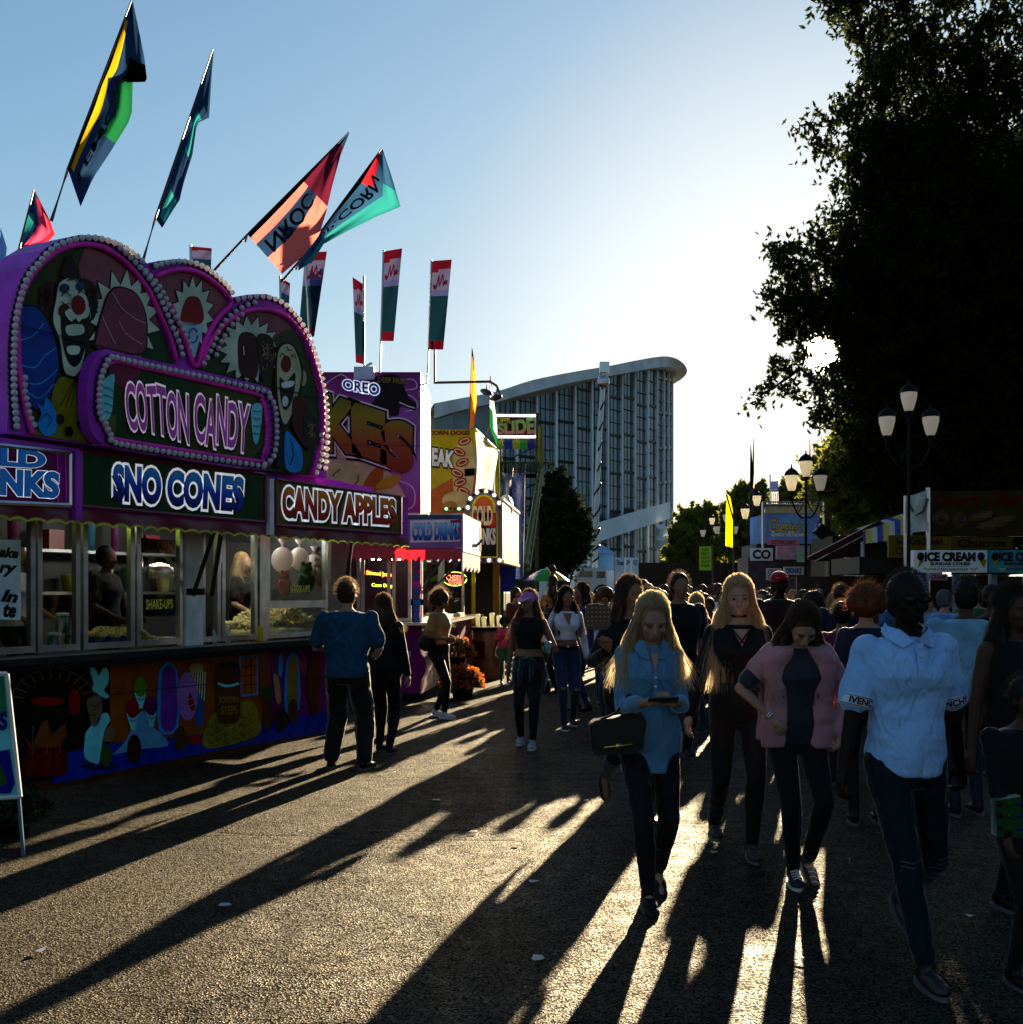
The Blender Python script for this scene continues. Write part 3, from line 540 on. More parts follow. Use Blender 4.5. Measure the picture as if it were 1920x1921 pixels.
# capsule sign
CAPO = q3((600, 768), (700, 790), (1440, 962), (1520, 1008), (1556, 1080), (1566, 1250), (1550, 1380), (1500, 1432), (1430, 1440), (660, 1322), (575, 1296), (518, 1225), (494, 1100), (500, 920), (540, 810))
CAPI = q3((640, 838), (720, 850), (1410, 1012), (1462, 1050), (1490, 1120), (1496, 1270), (1470, 1370), (1410, 1392), (690, 1282), (620, 1255), (575, 1180), (552, 1090), (560, 940), (590, 862))
cp = MB(); S3 = S1.off(.16); cp.prism([S3.w(*p) for p in spline(CAPO, 3)], -S1.n * .10, PURP); Sc = S1.off(.165)
cp.art(Sc, CAPI, 0, DGREEN, 3); a3(cp, Sc, [(1100, 960), (1410, 1020), (1480, 1100), (1490, 1300), (1400, 1392), (1000, 1330), (1250, 1200)], 1, cm((.07, .07, .01)))
a3(cp, Sc, [(640, 850), (780, 870), (760, 950), (700, 985), (640, 950), (610, 900)], 2, cm((.22, .03, .08)), 3); a3(cp, Sc, [(590, 930), (640, 910), (635, 1000), (625, 1120), (590, 1170), (560, 1120), (560, 1000)], 3, CYAN, 4); a3(cp, Sc, [(1415, 1085), (1465, 1075), (1470, 1150), (1450, 1280), (1425, 1290), (1412, 1180)], 3, CYAN, 4); [l3(cp, Sc, [(570 + 4 * k, 980 + 45 * k), (600, 985 + 45 * k), (628, 1000 + 45 * k)], 4, 5, OL) for k in range(4)]; [l3(cp, Sc, [(1418, 1110 + 42 * k), (1440, 1118 + 42 * k), (1462, 1112 + 42 * k)], 4, 5, OL) for k in range(4)]; a3(cp, Sc, [(580, 1180), (640, 1130), (650, 1220), (600, 1250)], 2, cm((.12, .13, .01)), 3)
q = q3((690, 965), (1400, 1080), (1388, 1320), (710, 1215)); jit = (0, -8, -14, 0, 8, 10, 0, 4, 12, 6, 10, 14)
mf = mat('candy letters', (.62, .05, .44), .45)
for lay, m, o, dx in ((4, OL, .055, 12), (5, mat('outline rose', (.90, .72, .86), .5, emit=.05), .055, 0), (6, mf, .02, 0)):  # rose outline also glows faintly to brighten the lettering
    word = 'COTTON CANDY'; wd = [1, 1.05, .9, .9, 1.05, 1.1, .45, 1.05, 1.05, 1.05, 1.0, 1.0]; tot = sum(wd); x = 0
    for i, chh in enumerate(word):
        a0, a1 = x / tot, (x + wd[i] * .90) / tot; x += wd[i]
        if chh == ' ': continue
        def pt(a, b): 
            tx = q[0][0] + (q[1][0] - q[0][0]) * a; ty = q[0][1] + (q[1][1] - q[0][1]) * a; bx = q[3][0] + (q[2][0] - q[3][0]) * a; by = q[3][1] + (q[2][1] - q[3][1]) * a
            return (tx + (bx - tx) * b + dx / 3 * .6, ty + (by - ty) * b + jit[i] / 3 + dx / 3 + (i % 3 - 1) * 2)
        cp.text(Sc, chh, [pt(a0, -.06 if i % 2 else .02), pt(a1, -.02), pt(a1, 1.03), pt(a0, .98)], lay, m, o)
cpo = cp.build('capsule_sign', T1, 'rounded bulb-edged sign reading COTTON CANDY')
e = MB(True); e.tube([Sc.w(*p, 3) for p in spline(CAPI, 4)], .02, PINK, 6, closed=True); e.build('trim', cpo)
# bulbs
def along(pts, step, closed=False, sm=6):
    p = spline(pts, sm, closed); out = []; acc = 0
    if closed: p.append(p[0])
    for a, b in zip(p, p[1:]):
        l = math.hypot(b[0] - a[0], b[1] - a[1])
        while acc < l: out.append((a[0] + (b[0] - a[0]) * acc / l, a[1] + (b[1] - a[1]) * acc / l)); acc += step
        acc -= l
    return out
BU = [(p, S2) for p in along(q3((75, 1200), (62, 1050), (58, 870), (62, 720), (75, 580), (130, 380), (210, 275), (270, 210), (340, 172), (450, 143), (560, 150), (670, 190), (740, 235), (800, 290)), 12.5)]
BU += [(p, S2) for p in along(q3((860, 300), (930, 282), (1010, 275), (1100, 292), (1190, 345), (1270, 420), (1300, 470)), 11)]
BU += [(p, S2) for p in along(q3((1320, 490), (1400, 475), (1490, 475), (1580, 510), (1660, 590), (1730, 710), (1770, 830), (1800, 950), (1822, 1100), (1826, 1300), (1812, 1470)), 12)]
BU += [(p, S2) for p in along(q3((660, 200), (760, 300), (840, 400), (900, 520), (960, 660), (1000, 760), (1010, 830)), 13)]
BU += [(p, S2) for p in along(q3((800, 330), (880, 420), (940, 540), (1000, 640), (1040, 720), (1060, 800)), 13)]
BU += [(p, S2) for p in along(q3((1130, 850), (1180, 750), (1220, 650), (1280, 580), (1370, 520), (1450, 500)), 13)]
BU += [(p, S2) for p in along(q3((1200, 800), (1230, 720), (1290, 630), (1360, 560)), 13)]
BU += [(p, S2) for p in along(q3((120, 930), (118, 1000), (135, 1080), (150, 1150), (190, 1225)), 13)] + [(p, S2) for p in along(q3((1790, 1250), (1800, 1360), (1765, 1460)), 12)]
BU += [(p, S3) for p in along(q3((610, 812), (700, 832), (1420, 990), (1490, 1030), (1530, 1095), (1540, 1250), (1520, 1370), (1460, 1415), (1400, 1415), (680, 1305), (610, 1260), (575, 1190), (540, 1120), (545, 960), (570, 870)), 11.3, True, 4)]
BULB = mat('bulb glass', (.62, .60, .62), .06, spec=.9, coat=1, transl=.35); SOCK = cm((.04, .02, .05))
proto = MB(True); proto.ell((0, 0, 0), .0225, BULB, 8, 6)
stuff = MB(True)
bp_mesh = None
def bulbgeo(b, c, n):
    b.lathe(c, [(.024, 0), (.022, .018), (.015, .022)], SOCK, 8, n); b.ell(c + n * .042, .024, BULB, 9, 6)
o0 = None
bb = MB(True); bulbgeo(bb, Vector((0, 0, 0)), S1.n); o0 = bb.build('bulb')
BU.sort(key=lambda t: t[1].w(*t[0]).y)
for i, (p, pl) in enumerate(BU):
    c = pl.w(*p)
    if i < 100:
        o = o0 if i == 0 else o0.copy()
        if i: C.objects.link(o)
        o.parent = T1; o.location = c - wloc(T1)
    else: bulbgeo(stuff, c, S1.n)
stuff.build('bulbs', T1, kind='stuff')
# hanging menu board at the far left
mb_ = MB(); Wp = W1.off(.06); v = [Wp.w(*q) for q in ((-60, 1010), (40, 1013), (40, 1163), (-60, 1160))]; mb_.prism(v, -W1.n * .01, cm((.62, .7, .78)))
for t, q in (('ake', [(0, 1026), (34, 1030), (34, 1047), (0, 1044)]), ('ry', [(0, 1060), (30, 1062), (26, 1082), (0, 1080)]), ('In', [(6, 1106), (33, 1110), (32, 1130), (4, 1127)]), ('te', [(8, 1135), (30, 1138), (29, 1158), (8, 1156)])): mb_.text(Wp, t, q, 1, BLACK, .05, .3)
mb_.build('menu_board', T1, 'white board with black script words')
# ---- goods inside (things of their own)
def inside(x, y, d): return W1.off(d).w(x, y)
def jar(c, r, h, m, lid, label, name='jar', cat='jar', grp='jars on the trailer counter'):
    o = thing(name, label, cat, c, grp); b = MB(True); b.lathe(c, [(r * .9, 0), (r, h * .1), (r, h * .75), (r * .7, h * .85)], m, 14); b.build('container', o)
    b = MB(True); b.lathe(c + Vector((0, 0, h * .85)), [(r * .95, 0), (r * .95, h * .14), (r * .6, h * .16)], lid, 14); b.build('lid', o); return o
gj = mat('green jar', (.02, .12, .03), .15, coat=1)
for x, y, lb in ((102, 1228, 'green jar left of the pair under the stacked jar'), (134, 1228, 'green jar right of the pair under the stacked jar')):
    c = inside(x, y, -.25); c.z = ZC; jar(c, .055, .155, gj, WHITE, lb)
c = inside(118, 1180, -.25); c.z = ZC + .155; jar(c, .055, .16, gj, WHITE, 'green jar stacked on top of two others in the window')
for k, (x, m, h, lb) in enumerate(((394, BLACK, .2, 'black squeeze bottle beside the white post'), (402, WHITE, .15, 'white squeeze bottle beside the white post'), (428, WHITE, .17, 'pale squeeze bottle in the ordering window'), (489, YEL, .19, 'yellow squeeze bottle by the popcorn window'))):
    c = inside(x, 1215, -.05 if x != 489 else .12); c.z = ZC; o = thing('squeeze_bottle', lb, 'bottle', c, 'bottles on the trailer counter'); b = MB(True); b.lathe(c, [(.025, 0), (.028, h * .1), (.028, h * .7), (.012, h * .8), (.004, h)], m, 10); b.build('container', o)
# popcorn heap
rs = np.random.RandomState(3); pc = MB(True); base = W1.loc(512, 1200)[0]; en = W1.loc(612, 1200)[0]
POP = mat('popcorn', (.62, .52, .22), .7, noise=.3)
for k in range(700):
    a = base + (en - base) * rs.rand(); fr = (a - base) / (en - base); d = -.12 - .6 * rs.rand(); hz = .10 + .18 * math.exp(-((fr - .6) / .3) ** 2) + .05 * rs.rand(); pc.ell(W1.sz(a, ZC + hz, d), .017 + .01 * rs.rand(), POP, 5, 4)
pc.slab(W1, base, en, ZC, ZC + .10, -.75, -.1, POP)
tag(pc.build('popcorn_heap'), 'bright heap of popcorn behind the lowest pane of the end window', 'popcorn', kind='stuff')
pc = MB(True); base = W1.loc(262, 1200)[0]; en = W1.loc(335, 1200)[0]
for k in range(350):
    a = base + (en - base) * rs.rand(); fr = (a - base) / (en - base); pc.ell(W1.sz(a, ZC + .06 + .10 * math.exp(-((fr - .3) / .3) ** 2), -.15 - .5 * rs.rand()), .016 + .01 * rs.rand(), POP, 5, 4)
pc.slab(W1, base, en, ZC, ZC + .06, -.66, -.12, POP)
tag(pc.build('popcorn_heap'), 'dim heap of popcorn in the popper window left of the white post', 'popcorn', kind='stuff')
# cotton candy bags and toys hanging in the end window
BAG = mat('cotton candy bag', (.62, .55, .50), .35, transl=.35, bump=.4, bscale=20)
for k, (x, y, r, c_) in enumerate(((530, 1050, .12, 0), (562, 1048, .11, 1), (590, 1058, .10, 0))):
    c = inside(x, y, -.35); b = MB(True); b.ell(c, (r, r * .7, r * 1.15), BAG, 14, 10); b.lathe(c + Vector((0, 0, r * 1.1)), [(.02, 0), (.012, .03), (.05, .09)], BAG, 8)
    tag(b.build('cotton_candy_bag'), ('leftmost puffy clear bag hanging in the end window', 'middle puffy clear bag hanging in the end window', 'rightmost puffy clear bag hanging in the end window')[k], 'bag', 'bags hanging in the end window')
for k, (x, y, r, m, lb) in enumerate(((535, 1100, .10, RED, 'red plush toy hanging at the left of the end window'), (575, 1092, .13, mat('plush green', (.03, .09, .02), .9), 'dark green plush toy hanging in the end window'), (598, 1080, .12, cm((.45, .35, .28)), 'pale plush toy hanging at the right of the end window'))):
    c = inside(x, y, -.28); o = thing('plush_toy', lb, 'toy', c, 'plush toys in the end window'); b = MB(True); b.ell(c, (r * .7, r * .6, r), m); b.ell(c + Vector((0, 0, r * 1.1)), r * .55, m)
    for sx in (-1, 1): b.ell(c + W1.u * r * .45 * sx + Vector((0, 0, r * 1.55)), r * .2, m, 8, 6); b.ell(c + W1.u * r * .75 * sx + Vector((0, 0, r * .2)), (r * .3, r * .3, r * .5), m, 8, 6)
    b.build('plush_body', o)
tx = MB(); tx.text(W1.off(-.015), 'SHAKE-UPS', [(545, 1100), (582, 1098), (582, 1110), (545, 1112)], 0, mat('yellow paint', (.7, .7, .05), .5), .02); tx.build('window_lettering', T1); tx = MB(); tx.text(W1.off(-.015), 'SHAKE-UPS', [(275, 1125), (325, 1124), (325, 1141), (275, 1143)], 0, mat('yellow paint', (.7, .7, .05), .5), .02); tx.build('window_lettering', T1)
# popcorn popper with its lamp, a sign above
op = thing('popcorn_popper', 'lit popcorn popper standing behind the window left of the white post', 'popcorn machine', inside(300, 1222, -.5))
b = MB(True); c = inside(300, 1075, -.5); b.lathe(c, [(.13, -.05), (.13, .05), (.09, .07), (.02, .09)], STEEL, 18); b.build('kettle', op)
b = MB(); c = inside(300, 1060, -.5)
b.lathe(c, [(.02, .02), (.09, .0), (.09, -.012), (.02, -.02)], mat('popper lamp', (1, .72, .35), emit=4), 14); b.build('lamp', op)
b = MB(); c0 = inside(300, 1200, -.55)
b.box((c0.x, c0.y, ZC + .03), (.5, .4, .05), STEEL, W1.u); 
for sx in (-.23, .23): b.tube([c0 + W1.u * sx - Vector((0, 0, c0.z - ZC)), (c0 + W1.u * sx) + Vector((0, 0, 2.2 - c0.z))], .015, STEEL, 6)
b.build('frame', op)
tx = MB(); tx.text(W1.off(-.2), 'POPCORN', [(262, 1012), (325, 1017), (325, 1036), (262, 1033)], 0, cm((.18, .07, .05)), .03); 
v = [W1.off(-.205).w(*q) for q in ((258, 1008), (328, 1014), (328, 1040), (258, 1036))]; tx.prism(v, -W1.n * .02, OL); tx.build('inner_sign', T1)

# shelf of cups and boxes along the back wall, seen through the windows
sh = MB(); sh.slab(W1, S0 + .1, SE - .3, 1.62, 1.65, -D + .06, -D + .42, ALU); sh.slab(W1, S0 + .1, SE - .3, 2.05, 2.08, -D + .06, -D + .36, ALU); sh.build('shelf', T1)
cols_ = [(.28, .02, .03), (.3, .25, .04), (.03, .15, .25), (.3, .3, .3), (.2, .03, .15), (.04, .18, .05)]; a = S0 + .2; kk = 0
while a < SE - .5:
    w_ = .09 + .13 * random.random(); h_ = .14 + .2 * random.random(); zz = 1.652 if kk % 2 else 2.082; b = MB(True); c = W1.sz(a + w_ / 2, zz, -D + .22)
    if kk % 3: b.lathe(c, [(w_ * .36, 0), (w_ * .46, h_), (w_ * .48, h_ + .01), (w_ * .4, h_ + .012)], mat('ware %d' % (kk % 6), cols_[kk % 6], .4), 12); nm, ct_ = 'cup_stack', 'cups'
    else: b.smooth = False; b.box(c + Vector((0, 0, h_ / 2)), (w_, .2, h_), mat('ware %d' % (kk % 6), cols_[kk % 6], .4), W1.u); nm, ct_ = 'carton', 'carton'
    tag(b.build(nm), ('row of coloured cup stacks on the back shelf inside the candy trailer' if nm == 'cup_stack' else 'coloured carton on the back shelf inside the candy trailer'), ct_, 'cup stacks on the trailer shelf' if nm == 'cup_stack' else 'cartons on the trailer shelf'); a += w_ + .06; kk += 1
# ------------------------------------------------------------------ funnel cake trailer
W2 = Pl((-1.36, 16, 0), (1, .0)); SU = (math.sin(R(5.4)), math.cos(R(5.4))); SD2 = Pl((-1.36, 16, 0), SU)      # front and right side
T2 = thing('cake_trailer', 'tall purple billboard trailer with huge yellow red KES letters and cold drink sign', 'food trailer', (-2.6, 17, 0))
b = MB(); BWH = cm((.66, .64, .62)); zt2 = W2.loc(790, 698)[1]; zb2 = W2.loc(790, 962)[1]; xl = W2.loc(560, 700)[0]
def slabside(s, pl, a0, a1, z0, z1, d0, d1, m): s.slab(pl, a0, a1, z0, z1, d0, d1, m)
b.slab(W2, -5.0, 0, zb2, zt2, -1.9, -.03, BWH); bo = b.build('billboard', T2)
s = MB(); Q = W2.off(.0)
kb = grad('billboard purple', [(0, (.22, .02, .12)), (.4, (.38, .12, .46)), (1, (.15, .008, .12))], zb2, zt2)
s.prism([Q.w(560, 698), Q.w(790, 698), Q.w(790, 962), Q.w(560, 962)], (0, .028, 0), kb)
s.art(Q, [(620, 835), (650, 850), (700, 875), (735, 890), (760, 962), (600, 962), (590, 850)], 1, cm((.55, .33, .26)), 3)
s.art(Q, ell2(655, 890, 40, 20, 20), 2, cm((.5, .36, .2))); s.art(Q, ell2(700, 905, 32, 14, -60), 3, cm((.42, .10, .03))); s.art(Q, ell2(730, 905, 26, 10, -25), 4, cm((.5, .22, .06)))
for p in ([(612, 720), (640, 703), (655, 715), (640, 722)], [(740, 715), (775, 712), (782, 728), (760, 732)], [(655, 745), (640, 752), (700, 758), (720, 745)], [(640, 880), (625, 895), (640, 920), (670, 905), (672, 890)], [(745, 900), (775, 915), (778, 945), (762, 958)], [(740, 735), (775, 745), (783, 765), (760, 772)]): s.line(Q, p, 2, 2, cm((.6, .45, .7)), 5)
s.art(Q, [(696, 715), (722, 703), (748, 706), (760, 730), (770, 748), (782, 758), (778, 770), (752, 762), (745, 780), (700, 778), (690, 765), (704, 748)], 3, OL, 4); s.line(Q, [(750, 755), (765, 762), (779, 766)], 2, 4, WHITE)
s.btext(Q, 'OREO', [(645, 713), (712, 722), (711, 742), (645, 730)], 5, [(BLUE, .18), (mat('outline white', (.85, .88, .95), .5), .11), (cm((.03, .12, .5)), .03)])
s.text(Q, 'DEEP FRIED', [(710, 708), (766, 712), (766, 721), (710, 717)], 5, cm((.2, .17, .06)), .03)
km = grad('sunset letters', [(0, (.20, .008, .006)), (.42, (.28, .06, .01)), (.75, (.22, .17, .01)), (1, (.11, .12, .006))], W2.loc(700, 890)[1], W2.loc(700, 745)[1])
for ch, q in (('K', [(608, 745), (660, 762), (664, 845), (610, 838)]), ('E', [(668, 764), (716, 780), (718, 862), (670, 845)]), ('S', [(725, 795), (770, 800), (768, 885), (722, 872)])):
    qs = [(x + 4, y + 8) for x, y in q]; s.text(Q, ch, qs, 5, OL, .10); s.btext(Q, ch, q, 6, [(cm((.7, .6, .7)), .125), (OL, .10), (km, .07)])
s.line(Q, [(560, 835), (790, 837)], 1, 12, cm((.1, .02, .1)), 1)
s.build('billboard_face', T2, 'purple panel with large KES letters and a cookie brand word')
lb = MB(); lb.box(Q.w(686, 703, 30), (.3, .06, .18), cm((.5, .6, .7))); lb.tube([Q.w(686, 690, 12), Q.w(700, 686, 40)], .02, STEEL, 6); lb.build('floodlight', T2)
# lower body
SEND = 5.6; z0, z1 = .35, 2.95; inn = cm((.05, .04, .04)); b = MB()
zc2 = W2.loc(700, 1172)[1]; b.slab(W2, -5.0, 0, .12, zc2, -.08, 0, MG); b.slab(SD2, .085, SEND, .12, zc2, -.08, 0, cm((.12, .02, .12)))
b.slab(W2, -5, 0, 2.45, zb2 - .003, -.08, 0, BWH); b.slab(SD2, .085, SEND, 2.45, zb2 - .003, -.08, 0, BWH)
b.slab(W2, -5, -.1, .3, zb2, -2.3, -2.2, inn); b.slab(W2, -5, .1, zb2 - .09, zb2 - .01, -2.2, -.1, inn); b.slab(W2, -5, -.1, .3, .38, -2.2, -.1, inn); b.slab(W2, -5, 0, zc2, 2.45, -2.19, -2.15, cm((.08, .03, .05)))
b.build('body', T2)
s = MB(); Q2 = W2.off(.006)   # skirt art
s.art(Q2, ell2(705, 1195, 45, 14), 1, cm((.30, .06, .03))); s.art(Q2, ell2(770, 1250, 30, 34), 1, cm((.2, .02, .15))); s.text(Q2, 'CORN', [(722, 1222), (770, 1222), (770, 1232), (722, 1232)], 2, cm((.45, .5, .5)), .04)
s.line(Q2, [(725, 1245), (745, 1262), (775, 1268)], 6, 1, LIME); s.art(Q2, [(650, 1240), (690, 1230), (700, 1290), (650, 1300)], 1, RED, 3); s.art(Q2, ell2(690, 1190, 25, 12, 20), 2, ORANGE); s.art(Q2, ell2(712, 1265, 20, 14), 1, cm((.06, .2, .3)))
s.build('skirt_art', T2)
c = MB(); c.slab(W2, -5, .25, zc2, zc2 + .04, -.08, .28, ALU); c.slab(SD2, .1, SEND, zc2, zc2 + .04, -.08, .28, ALU); c.build('counter', T2)
for i, (pl, x0, x1) in enumerate(((W2, 652, 676), (W2, 678, 733), (W2, 736, 772), (SD2, 792, 829), (SD2, 833, 872))):
    a0, a1 = pl.loc(x0, 1100)[0], pl.loc(x1, 1100)[0]; zz0, zz1 = zc2 + .05, 2.42; f = MB(); tk = .05 if i < 3 else .09; fm = ALU if i < 3 else cm((.45, .42, .38))
    for q in ((a0, a0 + tk, zz0, zz1), (a1 - tk, a1, zz0, zz1), (a0 + tk, a1 - tk, zz0, zz0 + .05), (a0 + tk, a1 - tk, zz1 - .05, zz1)): f.slab(pl, *q, -.05, .0, fm)
    fr = f.build('window', T2); p = MB(); p.slab(pl, a0 + .04, a1 - .04, zz0 + .04, zz1 - .04, -.03, -.022, GLASS); p.build('pane', fr)
Qn = W2.off(-.12); NEON = mat('neon orange', (1, .25, .03), emit=2.2); NEONY = mat('neon yellow', (.7, 1, .05), emit=1.3); NEONR = mat('neon red', (1, .12, .06), emit=2.2)
s = MB(); s.text(Qn, 'Skinned Jacks', [(688, 1070), (735, 1074), (735, 1084), (688, 1080)], 0, NEON, .01); s.text(Qn, 'Corn Dogs', [(698, 1094), (738, 1096), (738, 1104), (698, 1102)], 0, NEONY, .01); s.build('neon_sign', T2)
Qs = SD2.off(-.12); s = MB(); s.text(Qs, 'CHEESE', [(838, 1078), (870, 1080), (870, 1089), (838, 1088)], 0, NEONR, .02); s.text(Qs, 'STEAK', [(842, 1088), (868, 1089), (868, 1097), (842, 1097)], 0, NEONR, .02); s.line(Qs, ell2(854, 1086, 22, 13), 1.4, 0, NEONY, 1); s.build('neon_sign', T2)
s = MB()
for x in (700, 716, 735, 750): s.tube([W2.off(-1).w(x - 8, 1048), W2.off(-1).w(x + 4, 1048)], .02, TUBE, 6)
s.build('ceiling_tube', T2)
# hanging vertical sign
s = MB(); Qv = W2.off(.12); s.prism([Qv.w(776, 1043), Qv.w(790, 1043), Qv.w(788, 1172), Qv.w(776, 1172)], (0, .06, 0), PURP)
for i, chh in enumerate('COLD DRINKS'):
    y = 1046 + i * 11.3
    if chh != ' ': s.btext(Qv, chh, [(778.5, y), (787.5, y), (787.5, y + 9), (778.5, y + 9)], 1, [(OL, .08), (SKYB, .03)])
s.build('vertical_sign', T2, 'narrow upright sign reading COLD DRINKS')
# drink sign box and awning
Yd = 15.1; Qd = Pl((0, Yd, 0), (1, 0)); s = MB(); x0, x1 = Qd.loc(766, 0)[0], Qd.loc(867, 0)[0]; zt, zb = Qd.loc(0, 966)[1], Qd.loc(0, 1028)[1]
s.prism([Qd.sz(x0, zb), Qd.sz(x1, zb), Qd.sz(x1, zt), Qd.sz(x0, zt)], (0, .12, 0), cm((.30, .16, .36)))
s.art(Qd, [(770, 976), (864, 974), (864, 1016), (770, 1018)], 1, cm((.70, .66, .66))); s.art(Qd, [(766, 966), (867, 966), (867, 974), (766, 974)], 1, cm((.05, .10, .18))); s.art(Qd, [(845, 976), (864, 974), (864, 1012), (850, 1000)], 2, cm((.4, .02, .08)))
md = grad('drink letters', [(0, (.01, .03, .3)), (.5, (.05, .25, .55)), (1, (.25, .6, .8))], Qd.loc(0, 1012)[1], Qd.loc(0, 985)[1])
s.btext(Qd, 'COLD DRINKS', [(775, 984), (862, 982), (862, 1010), (775, 1012)], 3, [(OL, .07), (md, .05)]); s.build('drink_sign', T2, 'white sign reading COLD DRINKS in blue')
s = MB(); SB = Pl(Qd.sz(x1, 0), SU); L2 = 2.0; s.slab(SB, .0, L2, zb - .05, zt + .02, -.12, .02, BWH); s.slab(SB, L2 - .12, L2 + .0, zb + .02, zt - .06, .021, .03, OL)
for k in range(14): s.slab(SB, .02 + L2 / 14 * k, .0 + L2 / 14 * (k + 1) - .02, zb - .32 + .03 * (k % 3), zb - .052, -.01, .01, WHITE)
s.build('side_flap', T2, 'sunlit white end of the drink sign with fringe')
b = MB(); REDV = mat('red vinyl', (.45, .015, .03), .4, noise=.25, transl=.25); xl0 = Qd.loc(620, 0)[0]; n = 90; vs = []; zlow = Qd.loc(0, 1052)[1]; zhi = Qd.loc(0, 1029)[1]
for i in range(n + 1):
    x = xl0 + (x1 - xl0) * i / n; sc = .05 * abs(math.sin(math.pi * i / 4.5)); vs += [Qd.sz(x, zhi, .0), Qd.sz(x, zlow + sc - .02, .01 + .008 * math.sin(i))]
b.add(vs, [(2 * i, 2 * i + 2, 2 * i + 3, 2 * i + 1) for i in range(n)], REDV)
b.add([Qd.sz(xl0, zhi, 0), Qd.sz(x1, zhi, 0), W2.sz(0, 2.62, .01), W2.sz(-4, 2.62, .01)], [(0, 1, 2, 3)], REDV); b.build('awning', T2, 'red scalloped awning')
for a, bx in (((-.02, 1.7), 852), ((.9, 1.7), 905)): 
    s = MB(); s.tube([SD2.sz(a[0] + .1, a[1], .02), Vector((bx and (bx - 960) / F * 16.5, 16.5, 2.45))], .02, DARKMETAL, 6); s.build('awning_strut', T2)
# ------------------------------------------------------------------ corn dog trailer
W3 = Pl((0, 22, 0), (1, 0)); T3 = thing('corn_dog_trailer', 'trailer with yellow corn dog billboard and domed cold drinks sign', 'food trailer', (-.6, 23, 0))
s = MB(); q = [(800, 806), (892, 806), (890, 962), (800, 962)]; s.prism([W3.w(*p) for p in q], (0, .05, 0), cm((.42, .33, .04)))
s.text(W3, 'CORN DOGS', [(805, 808), (881, 808), (881, 816), (805, 816)], 2, cm((.2, .03, .01)), .06)
s.art(W3, [(800, 925), (860, 890), (892, 880), (892, 962), (800, 962)], 1, cm((.45, .12, .05))); s.art(W3, [(872, 880), (892, 878), (892, 892), (872, 894)], 2, GREEN); s.art(W3, [(856, 840), (882, 820), (890, 870), (884, 930), (860, 945), (850, 900)], 2, cm((.5, .4, .22)), 4)
for i, (x, y) in enumerate(((872, 828), (862, 848), (868, 868), (858, 888), (864, 905), (870, 922))): s.art(W3, ell2(x, y, 13, 8, 25 if i % 2 else -20), 4 + i, cm((.32, .04, .02))); s.line(W3, ell2(x, y, 9, 4, 25 if i % 2 else -20), 2.2, 10 + i, cm((.6, .4, .3)), 1)
s.btext(W3, 'EAK', [(812, 842), (851, 848), (849, 876), (812, 872)], 5, [(OL, .12), (WHITE, .05)])
s.art(W3, ell2(858, 940, 28, 18), 16, cm((.5, .36, .2))); s.art(W3, ell2(845, 950, 14, 10), 17, cm((.35, .2, .08)))
for k in range(9):
    s.lathe(W3.w(838 + 8 * k, 955, 18), [(.03, 0), (.02, .02)], cm((.02, .02, .02)) if k % 3 else mat('green lamp', (.2, 1, .5), emit=.9), 8, (0, -1, 0))
s.build('billboard', T3, 'yellow billboard with a twisted sausage')
zt3 = W3.loc(0, 806)[1]; zb3 = W3.loc(0, 962)[1]; x3 = W3.loc(891, 0)[0]
b = MB(); x4 = W3.loc(938, 0)[0]
b.slab(W3, -4, x3 - .02, zb3, zt3 - .02, -.9, -.06, BWH); b.slab(W3, -4, x4, .1, 1.0, -.1, -.0, cm((.2, .08, .03))); b.slab(W3, -4, x4, 2.35, zb3, -2.6, 0, cm((.3, .25, .2))); b.slab(W3, -4, x4, .1, 2.35, -2.6, -2.5, inn)
b.slab(W3, x4 - .14, x4, 1.0, 2.35, -.14, 0, cm((.2, .12, .03))); b.slab(W3, W3.loc(885, 0)[0], W3.loc(892, 0)[0], 1.0, 2.35, -.1, 0, cm((.4, .3, .02))); b.build('body', T3)
TARP = mat('white tarp', (.62, .62, .58), .8, noise=.15, bump=.5, bscale=3, transl=.3)
p0, p1, p2, p3 = W3.w(891, 806), P(934, 848, 25.5), P(932, 930, 25.5), W3.w(891, 925); s = MB(True); vs = []; nn = 14
for i in range(nn + 1):
    for j in range(nn + 1):
        a, c = i / nn, j / nn; p = (p0 * (1 - a) + p1 * a) * (1 - c) + (p3 * (1 - a) + p2 * a) * c; p = p + Vector((.05 * math.sin(a * 9 + c * 3), -.06 * math.sin(a * 3.14) * math.sin(c * 7), .04 * math.sin(a * 3.14) * (c - 1))); vs.append(p)
s.add(vs, [(i * (nn + 1) + j, (i + 1) * (nn + 1) + j, (i + 1) * (nn + 1) + j + 1, i * (nn + 1) + j + 1) for i in range(nn) for j in range(nn)], TARP); s.build('side_tarp', T3, 'creased white tarp on the sunny side')
b = MB(); b.tube([P(934, 846, 25.5), P(934, 1050, 25.5)], .05, cm((.4, .4, .05)), 6); b.tube([p0, P(934, 846, 25.5)], .04, cm((.4, .4, .05)), 6); b.build('tarp_frame', T3)
Y3 = 20.8; Q3 = Pl((0, Y3, 0), (1, 0)); s = MB(); cx, cyy, rr = 908, 952, 34
dome = [(cx - rr, 1056), (cx - rr, cyy)] + ell2(cx, cyy, rr, 36, 0, 16, 180, 360)[1:-1] + [(cx + rr, cyy), (cx + rr, 1056)]
